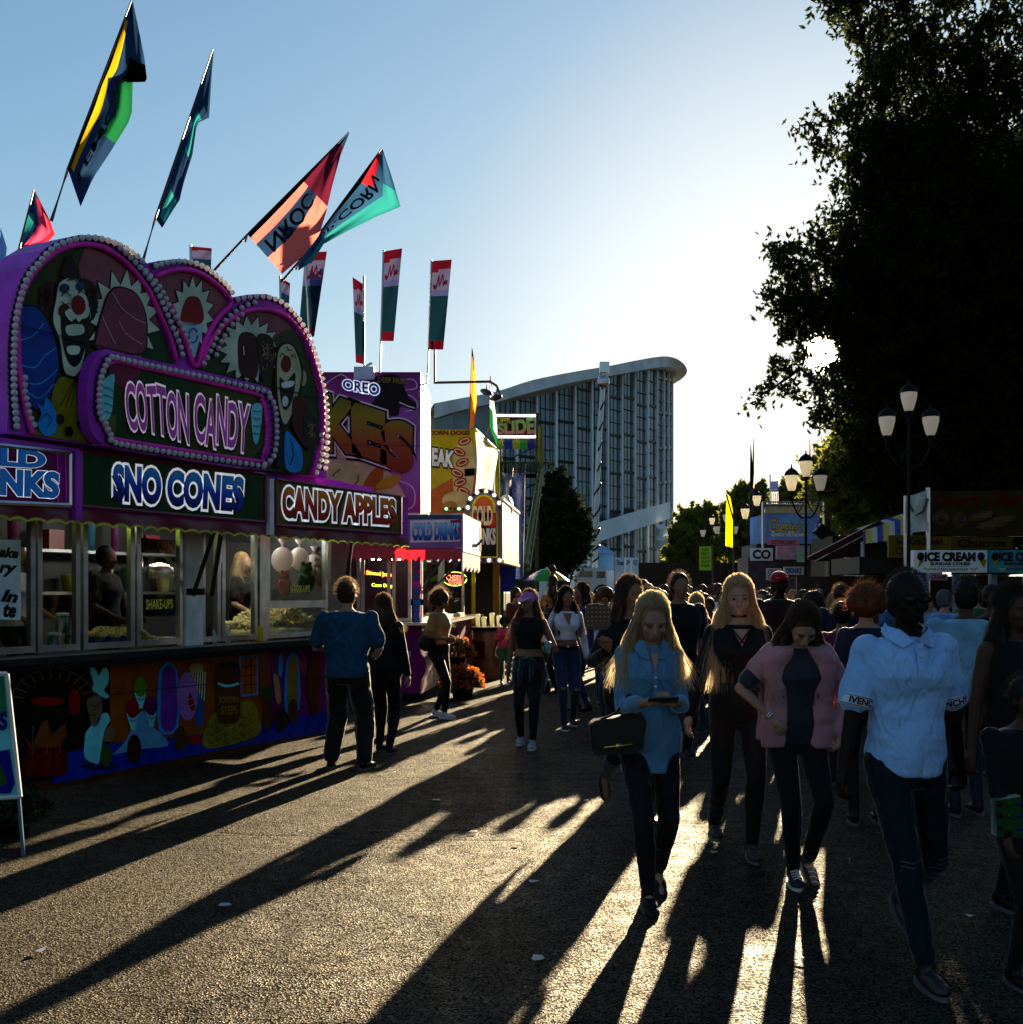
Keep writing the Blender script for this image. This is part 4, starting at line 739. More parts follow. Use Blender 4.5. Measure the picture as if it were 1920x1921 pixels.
s.prism([Q3.w(*p) for p in dome], (0, .2, 0), cm((.14, .12, .15))); s.art(Q3, [(cx - 26, 1046), (cx - 26, 965), (cx - 22, 958)] + ell2(cx, 952, 22, 24, 0, 12, 190, 350) + [(cx + 22, 958), (cx + 26, 965), (cx + 26, 1046)], 1, cm((.5, .55, .03))); s.art(Q3, [(cx - 24, 1044), (cx - 24, 966), (cx + 24, 966), (cx + 24, 1044)], 2, OL); s.art(Q3, ell2(cx, 953, 18, 22), 3, cm((.62, .16, .08))); s.art(Q3, [(cx - 24, 962), (cx + 24, 962), (cx + 24, 990), (cx - 24, 985)], 3, cm((.5, .06, .04)))
s.btext(Q3, 'COLD', [(cx - 22, 950), (cx + 16, 950), (cx + 16, 984), (cx - 22, 984)], 4, [(OL, .07), (cm((.75, .62, .45)), .04)]); s.btext(Q3, 'DRINKS', [(cx - 22, 994), (cx + 22, 992), (cx + 22, 1020), (cx - 22, 1020)], 4, [(OL, .08), (cm((.6, .6, .6)), .05)])
lampm = mat('sign lamp', (1, .85, .75), emit=1.2)
for k, p in enumerate(ell2(cx, 952, 30, 31, 0, 11, 180, 360) + [(cx - 30 + 10 * k, 1051) for k in range(7)]): s.lathe(Q3.w(*p, 1), [(.035, 0), (.03, .025), (.01, .04)], lampm if k % 2 == 0 else cm((.02, .02, .02)), 8, (0, -1, 0))
s.build('domed_sign', T3, 'domed bulb-edged sign reading COLD DRINKS')
s = MB(); SB3 = Pl(Q3.w(943, 0), SU); z0_, z1_ = Q3.loc(0, 1050)[1], Q3.loc(0, 944)[1]; s.slab(SB3, 0.02, 3.6, z0_, z1_ + .05, -.1, 0, BWH); s.slab(SB3, 1.7, 1.73, z0_ + .05, z1_, .001, .006, STEEL); s.slab(SB3, .0, 3.65, z0_ - .06, z0_ - .002, -.1, .03, cm((.4, .36, .2))); s.slab(SB3, .0, 3.65, z1_ + .052, z1_ + .1, -.1, .03, cm((.5, .45, .3)))
s.ell(SB3.sz(1.9, z1_ + .08, -.12), (.16, .34, .26), BWH, 16, 8); s.build('side_flap', T3, 'sunlit cream side panel of the domed sign')
# barrel counter
o = thing('barrel_counter', 'round orange brown counter with menu plate and a white round logo', 'counter', (P(916, 1100, 20).x, 20.3, 0)); c = Vector((P(916, 1100, 20).x, 20.3, 0)); WD = mat('copper wrap', (.26, .10, .035), .45, noise=.5, nscale=3)
b = MB(True); b.lathe(c, [(.30, 0), (.31, .02), (.31, .92), (.30, .93)], WD, 28); b.build('drum', o)
b = MB(); b.lathe(c + Vector((0, 0, .932)), [(.36, 0), (.37, .02), (.36, .05)], OL, 28); b.build('top', o)
s = MB()
for (a0, a1, zz0, zz1, m) in ((-.9, -.2, .38, .72, cm((.10, .03, .015))), (-1.3, -.9, .55, .75, cm((.3, .05, .02)))):
    n = 6; s.add([c + Vector((.316 * math.sin(a0 + (a1 - a0) * i / n), -.316 * math.cos(a0 + (a1 - a0) * i / n), z)) for i in range(n + 1) for z in (zz0, zz1)], [(2 * i, 2 * i + 2, 2 * i + 3, 2 * i + 1) for i in range(n)], m)
s.lathe(c + Vector((.322 * math.sin(.75), -.322 * math.cos(.75), .52)), [(.13, 0), (.13, .004)], WHITE, 22, (math.sin(.75), -math.cos(.75), 0)); s.lathe(c + Vector((.328 * math.sin(.75), -.328 * math.cos(.75), .52)), [(.10, 0), (.10, .004)], cm((.12, .12, .16)), 22, (math.sin(.75), -math.cos(.75), 0)); s.lathe(c + Vector((.334 * math.sin(.75), -.334 * math.cos(.75), .52)), [(.07, 0), (.02, .004)], WHITE, 3, (math.sin(.75), -math.cos(.75), 0))
s.build('wrap_label', o)
for k, (dx, dy, h, lb) in enumerate(((-.2, -.05, .22, 'cup farthest left on the round counter'), (-.08, -.2, .17, 'short cup at the front of the round counter'), (.07, -.1, .24, 'tallest cup on the round counter'), (.2, .02, .19, 'cup farthest right on the round counter'))):
    b = MB(True); b.lathe(c + Vector((dx, dy, .982)), [(.035, 0), (.048, h), (.05, h + .01), (.03, h + .03)], mat('clear cup', (.6, .6, .5), .2, transl=.4), 12); tag(b.build('drink_cup'), lb, 'cup', 'cups on the round counter')
# chrysanthemums
def mums(name, c, r, col, col2, label, n=900):
    o = thing(name, label, 'plant', c); rs = np.random.RandomState(int(abs(c[0]) * 100)); d = rs.normal(size=(n, 3)); d /= np.linalg.norm(d, axis=1)[:, None]; d[:, 2] = np.abs(d[:, 2]) * 1.0 - .1
    p = np.array(c) + np.array([0, 0, r * .62]) + d * r * (.65 + .35 * rs.rand(n))[:, None]; V, Fc = leaves_mesh(p, .035 if r < .5 else .05, lobes=2)
    np_obj('foliage', V[:], Fc, mat('mum leaves', (.03, .07, .012), .6, transl=.4), o)
    k = n // 2; V, Fc = leaves_mesh(p[:k] + d[:k] * .04, .03, lobes=3); np_obj('blossoms', V, Fc, mat(name + ' petals' + str(col), col, .6, transl=.5, col2=col2), o)
    b = MB(True); b.lathe(c, [(r * .42, 0), (r * .52, r * .5), (r * .5, r * .52)], BLACK, 16); b.build('pot', o); return o
mums('potted_mums', (P(868, 0, 16.5).x, 16.5, 0), .34, (.5, .12, .02), (.3, .03, .01), 'tall orange red chrysanthemums beside the woman in yellow', 1100)
mums('potted_mums', (P(868, 0, 17.2).x - .1, 17.3, .45), .30, (.5, .16, .03), (.35, .04, .01), 'upper orange chrysanthemums behind the woman in yellow', 800)
mums('potted_mums', (-3.38, 7.25, 0), .21, (.012, .01, .004), (.008, .010, .004), 'dark chrysanthemums in a pot beside the easel sign', 700)
# easel sign, bottom left
o = thing('easel_sign', 'tall white framed poster sign on thin legs at the lower left corner', 'sign', (-3.2, 6.6, 0)); Pe = Pl(P(0, 0, 6.6), (.75, .66)); s = MB()
q = [(-70, 1262), (13, 1264), (38, 1494), (-70, 1500)]; v = [Pe.w(*p) for p in q]; s.prism(v, -Pe.n * .03, CYAN); s.art(Pe, [(-70, 1420), (18, 1405), (28, 1470), (20, 1488), (-70, 1490)], 2, cm((.02, .03, .28)), 0); s.art(Pe, [(-70, 1268), (8, 1270), (14, 1340), (-70, 1380)], 1, cm((.05, .22, .12))); s.art(Pe, [(-70, 1440), (0, 1432), (14, 1470), (-70, 1488)], 3, cm((.03, .12, .02)))
s.text(Pe, 'S', [(0, 1338), (12, 1336), (12, 1366), (0, 1368)], 3, cm((.01, .02, .2)), .06); s.build('poster', o)
s = MB()
for i in range(4): s.tube([v[i] + Pe.n * .01, v[(i + 1) % 4] + Pe.n * .01], .014, WHITE, 6)
s.build('frame', o)
for px in (36, -60):
    s = MB(); t = Pe.w(px, 1495); s.tube([t, (t.x + .03, t.y, 0)], .012, cm((.12, .2, .3)), 6); s.build('leg', o)
# ------------------------------------------------------------------ super slide
SL = thing('super_slide', 'tall super slide with blue and teal lanes and a bulb-lit sign', 'slide', (P(975, 0, 40).x, 42, 0)); Ys = 40; QS = Pl((0, Ys, 0), (1, 0)); s = MB()
q = [(928, 777), (1006, 778), (1006, 822), (928, 822)]; s.prism([QS.w(*p) for p in q], (0, .3, 0), cm((.5, .5, .5))); s.art(QS, [(930, 782), (1003, 783), (1003, 817), (930, 817)], 1, cm((.06, .008, .02)))
s.text(QS, 'SUPER', [(929, 785), (958, 785), (958, 794), (929, 794)], 3, cm((.5, .4, .1)), .04); ms = grad('slide letters', [(0, (.45, .1, .12)), (.5, (.5, .45, .12)), (1, (.2, .5, .1))], QS.loc(0, 816)[1], QS.loc(0, 788)[1])
s.text(QS, 'SLIDE', [(934, 796), (1000, 784), (1002, 812), (934, 814)], 3, ms, .05)
for k in range(16):
    for y in (779.5, 819.5): s.lathe(QS.w(931 + k * 4.8, y, 1), [(.05, 0), (.03, .06)], lampm, 6, (0, -1, 0))
s.build('sign_panel', SL, 'dark sign reading SUPER SLIDE')
b = MB(); GR = cm((.10, .10, .04))
for x in (938, 1008): b.tube([P(x, 775, 40.4), P(x, 1110, 40.4)], .09, GR, 6)
b.tube([P(1014, 800, 40), P(1014, 880, 40), P(985, 1060, 36)], .10, cm((.20, .2, .07)), 6); b.tube([P(1017, 800, 41), P(1017, 890, 41), P(993, 1070, 37)], .06, cm((.25, .25, .1)), 6)
for k in range(22): t = k / 22; a = P(1014, 870, 40).lerp(P(985, 1060, 36), t); c2 = P(1017, 885, 41).lerp(P(993, 1070, 37), (k + (.5 if k % 2 else 0)) / 22); b.tube([a, c2], .035, GR, 4)
for k in range(8): b.tube([P(1010, 800 + 35 * k, 40), P(938, 800 + 35 * (k + 1), 40.6)], .03, DARKMETAL, 4)
b.build('tower_frame', SL)
for i, (x, c_) in enumerate(((930, (.3, .34, .04)), (948, (.04, .05, .3)), (962, (.3, .34, .04)), (976, (.05, .3, .05)), (990, (.04, .04, .2)))):
    b = MB(); b.slab(QS, QS.loc(x, 0)[0], QS.loc(x + 13.5, 0)[0], QS.loc(0, 842)[1], QS.loc(0, 826)[1], -.05, -.02, cm(c_)); b.build('pennant', SL)
b = MB()
for k in range(22): b.tube([P(936 + k * 3.6, 868, 39.6), P(936 + k * 3.6, 887, 39.6)], .03, GR, 4)
b.tube([P(934, 868, 39.6), P(1012, 868, 39.6)], .04, GR, 6); b.build('platform_railing', SL)
for i, (xa, xb, xc, xd, c_) in enumerate(((936, 944, 934, 942, (.10, .12, .02)), (944, 961, 940, 960, (.01, .12, .16)), (963, 986, 958, 982, (.008, .05, .34)))):
    b = MB(True); vs = []; n = 14
    for k in range(n + 1):
        t = k / n; Y = 39.5 - 13 * t; y = 888 + (1090 - 888) * t - 9 * math.sin(t * 9); l = P(xa + (xc - xa) * t, y, Y); r_ = P(xb + (xd - xb) * t, y, Y); w_ = r_ - l
        vs += [l + Vector((0, 0, .35)), l, r_, r_ + Vector((0, 0, .35))]
    b.add(vs, [(4 * k + j, 4 * k + 4 + j, 4 * k + 5 + j, 4 * k + 1 + j) for k in range(n) for j in range(3)], cm(c_, rough=.25, spec=.5)); b.build('slide_lane', SL)
b = MB(); b.slab(QS, QS.loc(936, 0)[0], QS.loc(1010, 0)[0], QS.loc(0, 868)[1] - .4, QS.loc(0, 888)[1], -1.6, -.1, DARKMETAL); b.build('platform', SL)
for (x0, x1, y0, y1, Y) in ((938, 968, 1055, 1110, 24.5),): b = MB(); b.box(P((x0 + x1) / 2, (y0 + y1) / 2, Y), ((x1 - x0) / F * Y, .5, (y1 - y0) / F * Y), cm((.01, .05, .35))); b.tube([P(942, 1110, Y), P(942, 1180, Y)], .05, GREEN, 6); b.build('entry_booth', SL)
# ------------------------------------------------------------------ speaker-like floodlights on a long arm
o = thing('floodlight_arm', 'long black pole with two round floodlights reaching out over the trailers', 'lamp', P(820, 715, 17.5)); b = MB(); Y = 17.5
b.tube([P(817, 718, Y), P(920, 716, Y), P(932, 724, Y), P(938, 738, Y)], .022, DARKMETAL, 6); b.tube([P(816, 640, Y), P(816, 720, Y)], .02, DARKMETAL, 6); b.build('arm', o)
for x, y, r_ in ((913, 736, 20), (931, 746, -15)): b = MB(True); b.ell(P(x, y, Y), (.11, .08, .05), DARKMETAL, 12, 6, Matrix.Rotation(R(r_), 3, 'Y')); b.tube([P(x, y - 4, Y), P(x + 2, y - 16, Y)], .012, DARKMETAL, 5); b.build('floodlight', o)
# ------------------------------------------------------------------ flags
def cloth(p, m, nu=10, nv=14, amp=.04, seed=0, name='cloth', par=None, lab=None, dirn=None, thick=None):
    """p = tl,tr,br,bl world corners; bands = [(v0,v1,mat)]"""
    tl, tr, br, bl = [Vector(q) for q in p]; nrm = dirn or (tr - tl).cross(bl - tl).normalized(); s = MB(True); vs = []
    for j in range(nv + 1):
        for i in range(nu + 1):
            a, c = i / nu, j / nv; q = (tl * (1 - a) + tr * a) * (1 - c) + (bl * (1 - a) + br * a) * c
            q = q + nrm * amp * (math.sin(a * 5 + c * 6 + seed) * a + .5 * math.sin(c * 13 + seed * 2 + a * 3) * a); vs.append(q)
    return vs, nu, nv
def featherflag(name, label, tip, low, base, outer, Y, bands, text=None, textm=None, amp=.08, seed=0, dY=.5, grp='triangular feather flags above the trailer'):
    """pole from base through low to tip; cloth between pole and the outer edge points; bands across: (t0,t1,material)"""
    o = thing(name, label, 'flag', P(*base, Y), grp); b = MB(); b.tube([P(*base, Y), P(*low, Y), P(*tip, Y)], [.016, .012, .006], DARKMETAL, 6); b.tube([P(*low, Y), P(low[0] - 4, low[1] + 14, Y - .02)], .012, cm((.3, .22, .1)), 5); b.build('pole', o)
    nv = 28; oe = []
    for k in range(nv + 1): t = k / nv * (len(outer) - 1); i = min(int(t), len(outer) - 2); u = t - i; oe.append((outer[i][0] * (1 - u) + outer[i + 1][0] * u, outer[i][1] * (1 - u) + outer[i + 1][1] * u))
    s = MB(True); nu = 12; vs = []
    for k in range(nv + 1):
        t = k / nv; a = Vector((tip[0] + (low[0] - tip[0]) * t, tip[1] + (low[1] - tip[1]) * t)); e = Vector(oe[k])
        for i in range(nu + 1): u = i / nu; q = a.lerp(e, u); vs.append(P(q.x, q.y, Y + dY * u * .5 + amp * math.sin(u * 7 + t * 5 + seed) * (.3 + u) + amp * .5 * math.sin(u * 19 - t * 9 + seed * 3) * u))
    for i in range(nu):
        u = (i + .5) / nu; 
        for k in range(nv):
            t = (k + .5) / nv; mm = bands[-1][-1]
            for bd in bands:
                if bd[0] <= u < bd[1] and bd[2] <= t < bd[3]: mm = bd[4]; break
            ii = s.mi(mm); s.f.append((k * (nu + 1) + i, k * (nu + 1) + i + 1, (k + 1) * (nu + 1) + i + 1, (k + 1) * (nu + 1) + i)); s.m.append(ii)
    s.v = vs
    if text:
        bx, fs = textmesh(text, .02); xs = [v[0] for v in bx]; ys = [v[1] for v in bx]; x0, x1, y0, y1 = min(xs), max(xs), min(ys), max(ys); pts = []
        u0, u1, t0, t1 = textm
        for x, y in bx:
            uu = u0 + (u1 - u0) * (y - y0) / (y1 - y0); t = t0 + (t1 - t0) * (x - x0) / (x1 - x0); k = min(int(t * nv), nv - 1); ee = Vector(oe[k]).lerp(Vector(oe[k + 1]), t * nv - k); a = Vector((tip[0] + (low[0] - tip[0]) * t, tip[1] + (low[1] - tip[1]) * t)); q = a.lerp(ee, uu)
            pts.append(P(q.x, q.y, Y + dY * uu * .5 + amp * math.sin(uu * 7 + t * 5 + seed) * (.3 + uu) - .012))
        s.add(pts, fs, BLACK)
    s.build('cloth', o); return o
def fm(c, t=.55): return mat('flag %d %d %d' % tuple(int(v * 1000) for v in c), c, 1, transl=t, spec=0, bump=.3, bscale=14)
fN = fm((.012, .035, .09), .3); fY = fm((.30, .20, .006)); fG = fm((.005, .07, .025)); fK = mat('flag black', (.004, .006, .004), 1, spec=0); fT = fm((.012, .14, .15)); fP = fm((.45, .11, .10)); fR = fm((.34, .01, .02)); fB = fm((.02, .07, .16), .35); fDT = fm((.01, .09, .12), .3); fM = fm((.10, .01, .03), .3)
featherflag('feather_flag', 'tallest dark feather flag with a yellow streak and green patch', (247, 2), (128, 318), (97, 415), [(250, 2), (262, 60), (272, 110), (277, 154), (250, 155), (248, 220), (205, 290), (175, 335), (152, 388)], 9.6, [(.0, .12, 0, 1, fK), (.12, .24, .12, .95, fY), (.34, 1, 0, .30, fN), (.5, 1, .30, .46, fK), (.62, 1, .46, .72, fG), (0, 1, 0, 1, fN)], 'LEMON', (.42, .62, .95, .45), .05)
featherflag('feather_flag', 'narrow dark feather flag with teal patches, second from the tallest', (400, 92), (292, 410), (270, 486), [(402, 92), (398, 140), (393, 221), (370, 232), (362, 290), (345, 345), (338, 375), (322, 400), (305, 428)], 11.5, [(.4, .9, .33, .52, fT), (.35, 1, .78, .97, fT), (0, 1, 0, 1, fN)], None, None, .03, 2)
featherflag('feather_flag', 'coral and navy feather flag leaning right with dark letters', (655, 248), (465, 440), (402, 508), [(656, 250), (640, 290), (625, 345), (612, 400), (600, 440), (570, 480), (530, 514)], 12.5, [(.0, .05, 0, 1, fK), (.05, .26, .45, 1, fP), (.1, .3, .0, .05, fR), (0, 1, .12, .45, fM), (.62, 1, .45, 1, fP), (.26, .62, .45, 1, fN), (0, 1, 0, 1, fB)], 'NROC', (.30, .60, .95, .50), .05, 1)
featherflag('feather_flag', 'teal and red feather flag, rightmost above the arches', (717, 278), (560, 492), (528, 530), [(718, 278), (735, 330), (752, 388), (710, 405), (650, 435), (608, 458), (588, 490), (560, 508)], 12.9, [(0, .1, 0, 1, fK), (.1, .35, .03, .30, fR), (.55, 1, .22, .93, fT), (0, 1, 0, 1, fB)], 'POP-CORN', (.22, .48, .85, .2), .04, 3)
featherflag('feather_flag', 'short pink and maroon feather flag behind the left arch', (64, 356), (38, 462), (36, 500), [(66, 357), (80, 385), (95, 415), (104, 440), (90, 455), (70, 460), (48, 470)], 10.8, [(.45, .85, .1, 1, fm((.45, .04, .10))), (.85, 1, 0, 1, fR), (.0, .25, .4, 1, fT), (0, 1, 0, 1, fN)], None, None, .03, 1)
featherflag('feather_flag', 'sliver of a pale blue feather flag at the left frame edge', (-30, 380), (-20, 520), (-20, 560), [(-26, 385), (0, 420), (14, 465), (10, 500)], 9.5, [(0, 1, 0, 1, fm((.15, .35, .6)))], None, None, .03, 1)
def banner(label, tl, tr, br, bl, Y, pole, logo=True, seed=0, extra=None):
    o = thing('banner_flag', label, 'flag', P(*pole[0], Y), 'red and blue banner flags over the trailers'); b = MB(); b.tube([P(*pole[0], Y), P(tl[0] if abs(pole[0][0] - tl[0]) < abs(pole[0][0] - tr[0]) else tr[0], tl[1] - 2, Y)], .018, STEEL, 6); b.build('pole', o)
    s = MB(True); nu, nv = 8, 30; vs = []; Y1 = Y
    def pt(a, c): x = (tl[0] * (1 - a) + tr[0] * a) * (1 - c) + (bl[0] * (1 - a) + br[0] * a) * c; y = (tl[1] * (1 - a) + tr[1] * a) * (1 - c) + (bl[1] * (1 - a) + br[1] * a) * c; return P(x, y, Y + .05 * math.sin(a * 5 + c * 7 + seed) * a)
    rd, nv_, wh, te = fm((.08, .003, .01), .14), fm((.05, .06, .18), .15), fm((.09, .09, .19), .13), fm((.004, .022, .038), .12)
    for j in range(nv + 1):
        for i in range(nu + 1): vs.append(pt(i / nu, j / nv))
    s.v = vs
    for j in range(nv):
        for i in range(nu):
            c = (j + .5) / nv + .03 * (i / nu - .5); m = rd if c < .11 or c > .90 else (wh if c < .33 else (nv_ if c < .40 else te)); s.f.append((j * (nu + 1) + i, j * (nu + 1) + i + 1, (j + 1) * (nu + 1) + i + 1, (j + 1) * (nu + 1) + i)); s.m.append(s.mi(m))
    if logo:
        def L_(pts, w_, m): 
            o2 = stroke2(spline(pts, 3, False), w_); n = len(o2) // 2; s.add([pt(x, y) + Vector((0, -.01, 0)) for x, y in o2], [(i, i + 1, 2 * n - 2 - i, 2 * n - 1 - i) for i in range(n - 1)], m)
        mm = fm((.45, .02, .08), .2)
        L_([(.14, .27), (.2, .30), (.32, .29), (.42, .17)], .05, mm); L_([(.42, .17), (.48, .28), (.62, .17), (.67, .28)], .05, mm); L_([(.67, .28), (.76, .25), (.88, .26)], .05, mm)
        bx, fs = textmesh('FAIR WORLD', .02); x1 = max(v[0] for v in bx); s.add([pt(.12 + .76 * x / x1, .345 - y * .035) + Vector((0, -.012, 0)) for x, y in bx], fs, fN) if False else None
    s.build('cloth', o)
banner('banner flag just right of the coral flag, partly behind the arch', (573, 474), (614, 472), (590, 632), (560, 632), 15.4, ((588, 760),), True, 0)
banner('furled narrow dark banner flag above the floodlight', (662, 520), (683, 534), (686, 684), (668, 680), 16.8, ((684, 705),), True, 2)
banner('banner flag in the middle over the billboard', (720, 472), (755, 466), (739, 640), (713, 640), 16.9, ((713, 705),), True, 1)
banner('rightmost tall banner flag beyond the billboard', (810, 490), (848, 487), (832, 656), (804, 656), 17.4, ((802, 720),), True, 3)
banner('short banner flag peeking above the middle arch', (358, 462), (398, 466), (396, 520), (358, 520), 15.0, ((360, 560),), False, 1)
banner('small folded banner flag above the right arch', (526, 520), (545, 532), (542, 590), (526, 590), 15.2, ((528, 620),), False, 2)
fo = fm((.8, .18, .03)); fy = fm((.8, .6, .03))
featherflag('feather_flag', 'orange red feather flag between the billboard and the arena', (886, 652), (880, 806), (884, 960), [(887, 655), (893, 700), (895, 750), (890, 800)], 22.6, [(.0, .4, .1, .7, fo), (.4, .8, .3, .8, fy), (0, 1, 0, .15, fK), (0, 1, 0, 1, fo)], None, None, .03, 1, .1)
featherflag('feather_flag', 'white and green feather flag in front of the arena roof', (920, 705), (918, 800), (936, 850), [(921, 706), (926, 745), (932, 790), (936, 845)], 24, [(.0, 1, 0, .12, fo), (.0, .5, .6, 1, fG), (0, 1, .85, 1, fG), (0, 1, 0, 1, fm((.6, .6, .6)))], None, None, .03, 1, .1)
# ------------------------------------------------------------------ arena
AR = thing('arena', 'large arena hall with a sloping curved roof edge and tall glass wall', 'building', (6, 120, 0))
cols = [(815, 512), (850, 486), (890, 466), (929, 455), (967, 430), (1005, 400), (1041, 365), (1076.5, 325), (1108, 290), (1138, 265), (1164.5, 245), (1189, 225), (1212, 210), (1230, 203), (1243, 205), (1252, 215), (1259, 230)]
cols = [(x, 640 + y / 3.84) for x, y in cols]
cols[0] = (815, 788); cols[1] = (850, 779); cols[2] = (890, 768)
Ys_ = []; Yc = 96.0
for i, (x, y) in enumerate(cols):
    if i:
        dx = (x - cols[i - 1][0]) / F * Yc; sp = 2.6; Yc += math.sqrt(max(.05, sp * sp - (dx * .98) ** 2)) if dx < sp else .3
    Ys_.append(Yc)
CONC = mat('pale concrete', (.40, .42, .44), .8, noise=.25, nscale=.6); COLM = mat('white painted columns', (.50, .57, .62), .7, noise=.12, nscale=.5)
AG = mat('arena glass', (.065, .115, .155), .18, spec=.5, noise=.5, nscale=.25)
def agp(i, y): return P(cols[i][0], y, Ys_[i])
n = len(cols)
bot = [1100] * n
glass = MB()
for i in range(n - 1):
    glass.add([agp(i, cols[i][1]), agp(i + 1, cols[i + 1][1]), agp(i + 1, 1098), agp(i, 1098)], [(0, 1, 2, 3)], AG)
glass.build('glass_wall', AR)
for i in range(3, n):
    c = MB(); top = agp(i, cols[i][1]); w_ = .27; d = (agp(min(i + 1, n - 1), 900) - agp(i - 1, 900)); d.z = 0; nn_ = Vector((d.y, -d.x, 0)).normalized() * .14
    c.box(Vector((top.x, top.y, top.z / 2)) + nn_, (w_, .3, top.z), COLM, (d.x, d.y)); c.build('column', AR)
mu = MB()
for i in range(3, n - 1):
    a, b_ = agp(i, 900), agp(i + 1, 900); d = (b_ - a); d.z = 0; L_ = d.length; nn_ = Vector((d.y, -d.x, 0)).normalized(); ztop = max(agp(i, cols[i][1]).z, agp(i + 1, cols[i + 1][1]).z)
    for k in (1, 2, 3): q = a + d * k / 4; zt_ = agp(i, cols[i][1]).z * (1 - k / 4) + agp(i + 1, cols[i + 1][1]).z * k / 4; mu.box((q.x + nn_.x * .04, q.y + nn_.y * .04, zt_ / 2), (.035, .05, zt_), OL, d[:2])
    z = 3
    zz = 2.0 + (i * .37) % .8; kk = 0
    while zz < ztop - .6: mid = (a + b_) / 2; mu.box((mid.x + nn_.x * .1, mid.y + nn_.y * .1, zz), (L_, .1, [.26, .05, .05][kk % 3]), OL, d[:2]); zz += 1.35; kk += 1
mu.build('mullions', AR)
RT = [(815, 757), (860, 748), (930, 735), (1000, 713), (1080, 697), (1140, 687), (1190, 677), (1230, 670), (1255, 669), (1275, 676), (1288, 690), (1287, 703), (1272, 716), (1262, 718)]
RBt = [(815, 785), (860, 771), (930, 755), (1000, 735), (1080, 716), (1140, 706), (1190, 697), (1230, 690), (1250, 688), (1262, 690), (1274, 696), (1276, 704), (1268, 716), (1260, 719)]
YR = [94, 96, 98, 101, 105, 109, 113, 116, 119, 122, 126, 131, 136, 140]
def rs_(pts, n=4): return spline(pts, n, False)
T_ = rs_([(x, y, Y) for (x, y), Y in zip(RT, YR)]); B_ = rs_([(x, y, Y - .3) for (x, y), Y in zip(RBt, YR)]); r = MB(); vs = [P(*t) for t in T_] + [P(*t) for t in B_]; m_ = len(T_)
r.add(vs, [(i, i + 1, m_ + i + 1, m_ + i) for i in range(m_ - 1)], CONC)
# soffit back to the glass and roof deck falling away behind
GL = rs_([(cols[0][0], cols[0][1], Ys_[0])] + [(cols[i][0], cols[i][1], Ys_[i]) for i in range(2, n)], 4)
def resample(p, k): return [p[int(round(i * (len(p) - 1) / (k - 1)))] for i in range(k)]
g2 = resample(GL, m_); r.add([P(*t) for t in B_] + [P(*t) for t in g2], [(i, m_ + i, m_ + i + 1, i + 1) for i in range(m_ - 1)], CONC)
bk = [Vector((P(*t).x * .6 - 22, P(*t).y + 60, max(6, P(*t).z - 12))) for t in T_]; r.add([P(*t) for t in T_] + bk, [(i, i + 1, m_ + i + 1, m_ + i) for i in range(m_ - 1)], CONC); r.build('roof', AR)
be = MB()
tp = [(1085, 993), (1130, 978), (1190, 960), (1240, 946), (1258, 941)]; bt = [(1085, 1032), (1130, 1014), (1190, 994), (1240, 978), (1258, 972)]
Yb = [106, 110, 115, 121, 124]; vs = [P(x, y, Y - 2.3) for (x, y), Y in zip(tp, Yb)] + [P(x, y, Y - 2.3) for (x, y), Y in zip(bt, Yb)]; be.add(vs, [(i, i + 1, 6 + i, 5 + i) for i in range(4)], COLM)
vb = [v + Vector((0, 1.5, 0)) for v in vs]; be.add(vs + vb, [(i, i + 1, 11 + i, 10 + i) for i in range(4)] + [(5 + i, 6 + i, 16 + i, 15 + i) for i in range(4)], COLM); be.build('sloping_beam', AR, 'sloping white beam low on the glass wall')
for k, (x, y) in enumerate(((1240, 996), (1240, 1018), (1262, 1000), (1262, 1022))):
    b = MB(); b.box(P(x, y, 117), (1.0, .8, 1.1), COLM, (.8, .5), Matrix.Rotation(R(35), 3, 'X')); b.build('open_vent', AR)
# ------------------------------------------------------------------ tent, van, mast
o = thing('event_tent', 'pale blue and white tent with a large number 5 beyond the tree', 'tent', P(1120, 1110, 62)); TB = mat('tent blue', (.10, .28, .50), .6, noise=.3, nscale=.4); TW = mat('tent white', (.5, .56, .62), .6, noise=.15)
QT = Pl((0, 60, 0), (1, .0)); b = MB()
b.slab(QT, QT.loc(1010, 0)[0], QT.loc(1152, 0)[0], 0, QT.loc(0, 1070)[1], -6, -.02, TW); b.build('walls', o)
b = MB(); b.slab(QT, QT.loc(1010, 0)[0], QT.loc(1152, 0)[0], QT.loc(0, 1070)[1], QT.loc(0, 1038)[1], -6, 0, TB); b.text(QT, '5', [(1093, 1045), (1108, 1045), (1108, 1062), (1093, 1062)], 2, WHITE, .04); b.text(QT, 'abc', [(1088, 1064), (1112, 1064), (1112, 1069), (1088, 1069)], 2, WHITE, .03); b.build('valance', o)
b = MB(); z = QT.loc(0, 1038)[1]; ap = P(1115, 1012, 63); cs = [QT.sz(QT.loc(1008, 0)[0], z, .1), QT.sz(QT.loc(1154, 0)[0], z, .1), QT.sz(QT.loc(1154, 0)[0], z, -6.1), QT.sz(QT.loc(1008, 0)[0], z, -6.1)]; b.add(cs + [ap, P(1075, 1018, 63)], [(0, 1, 4, 5), (1, 2, 4), (2, 3, 5, 4), (3, 0, 5)], TB); b.build('roof', o)
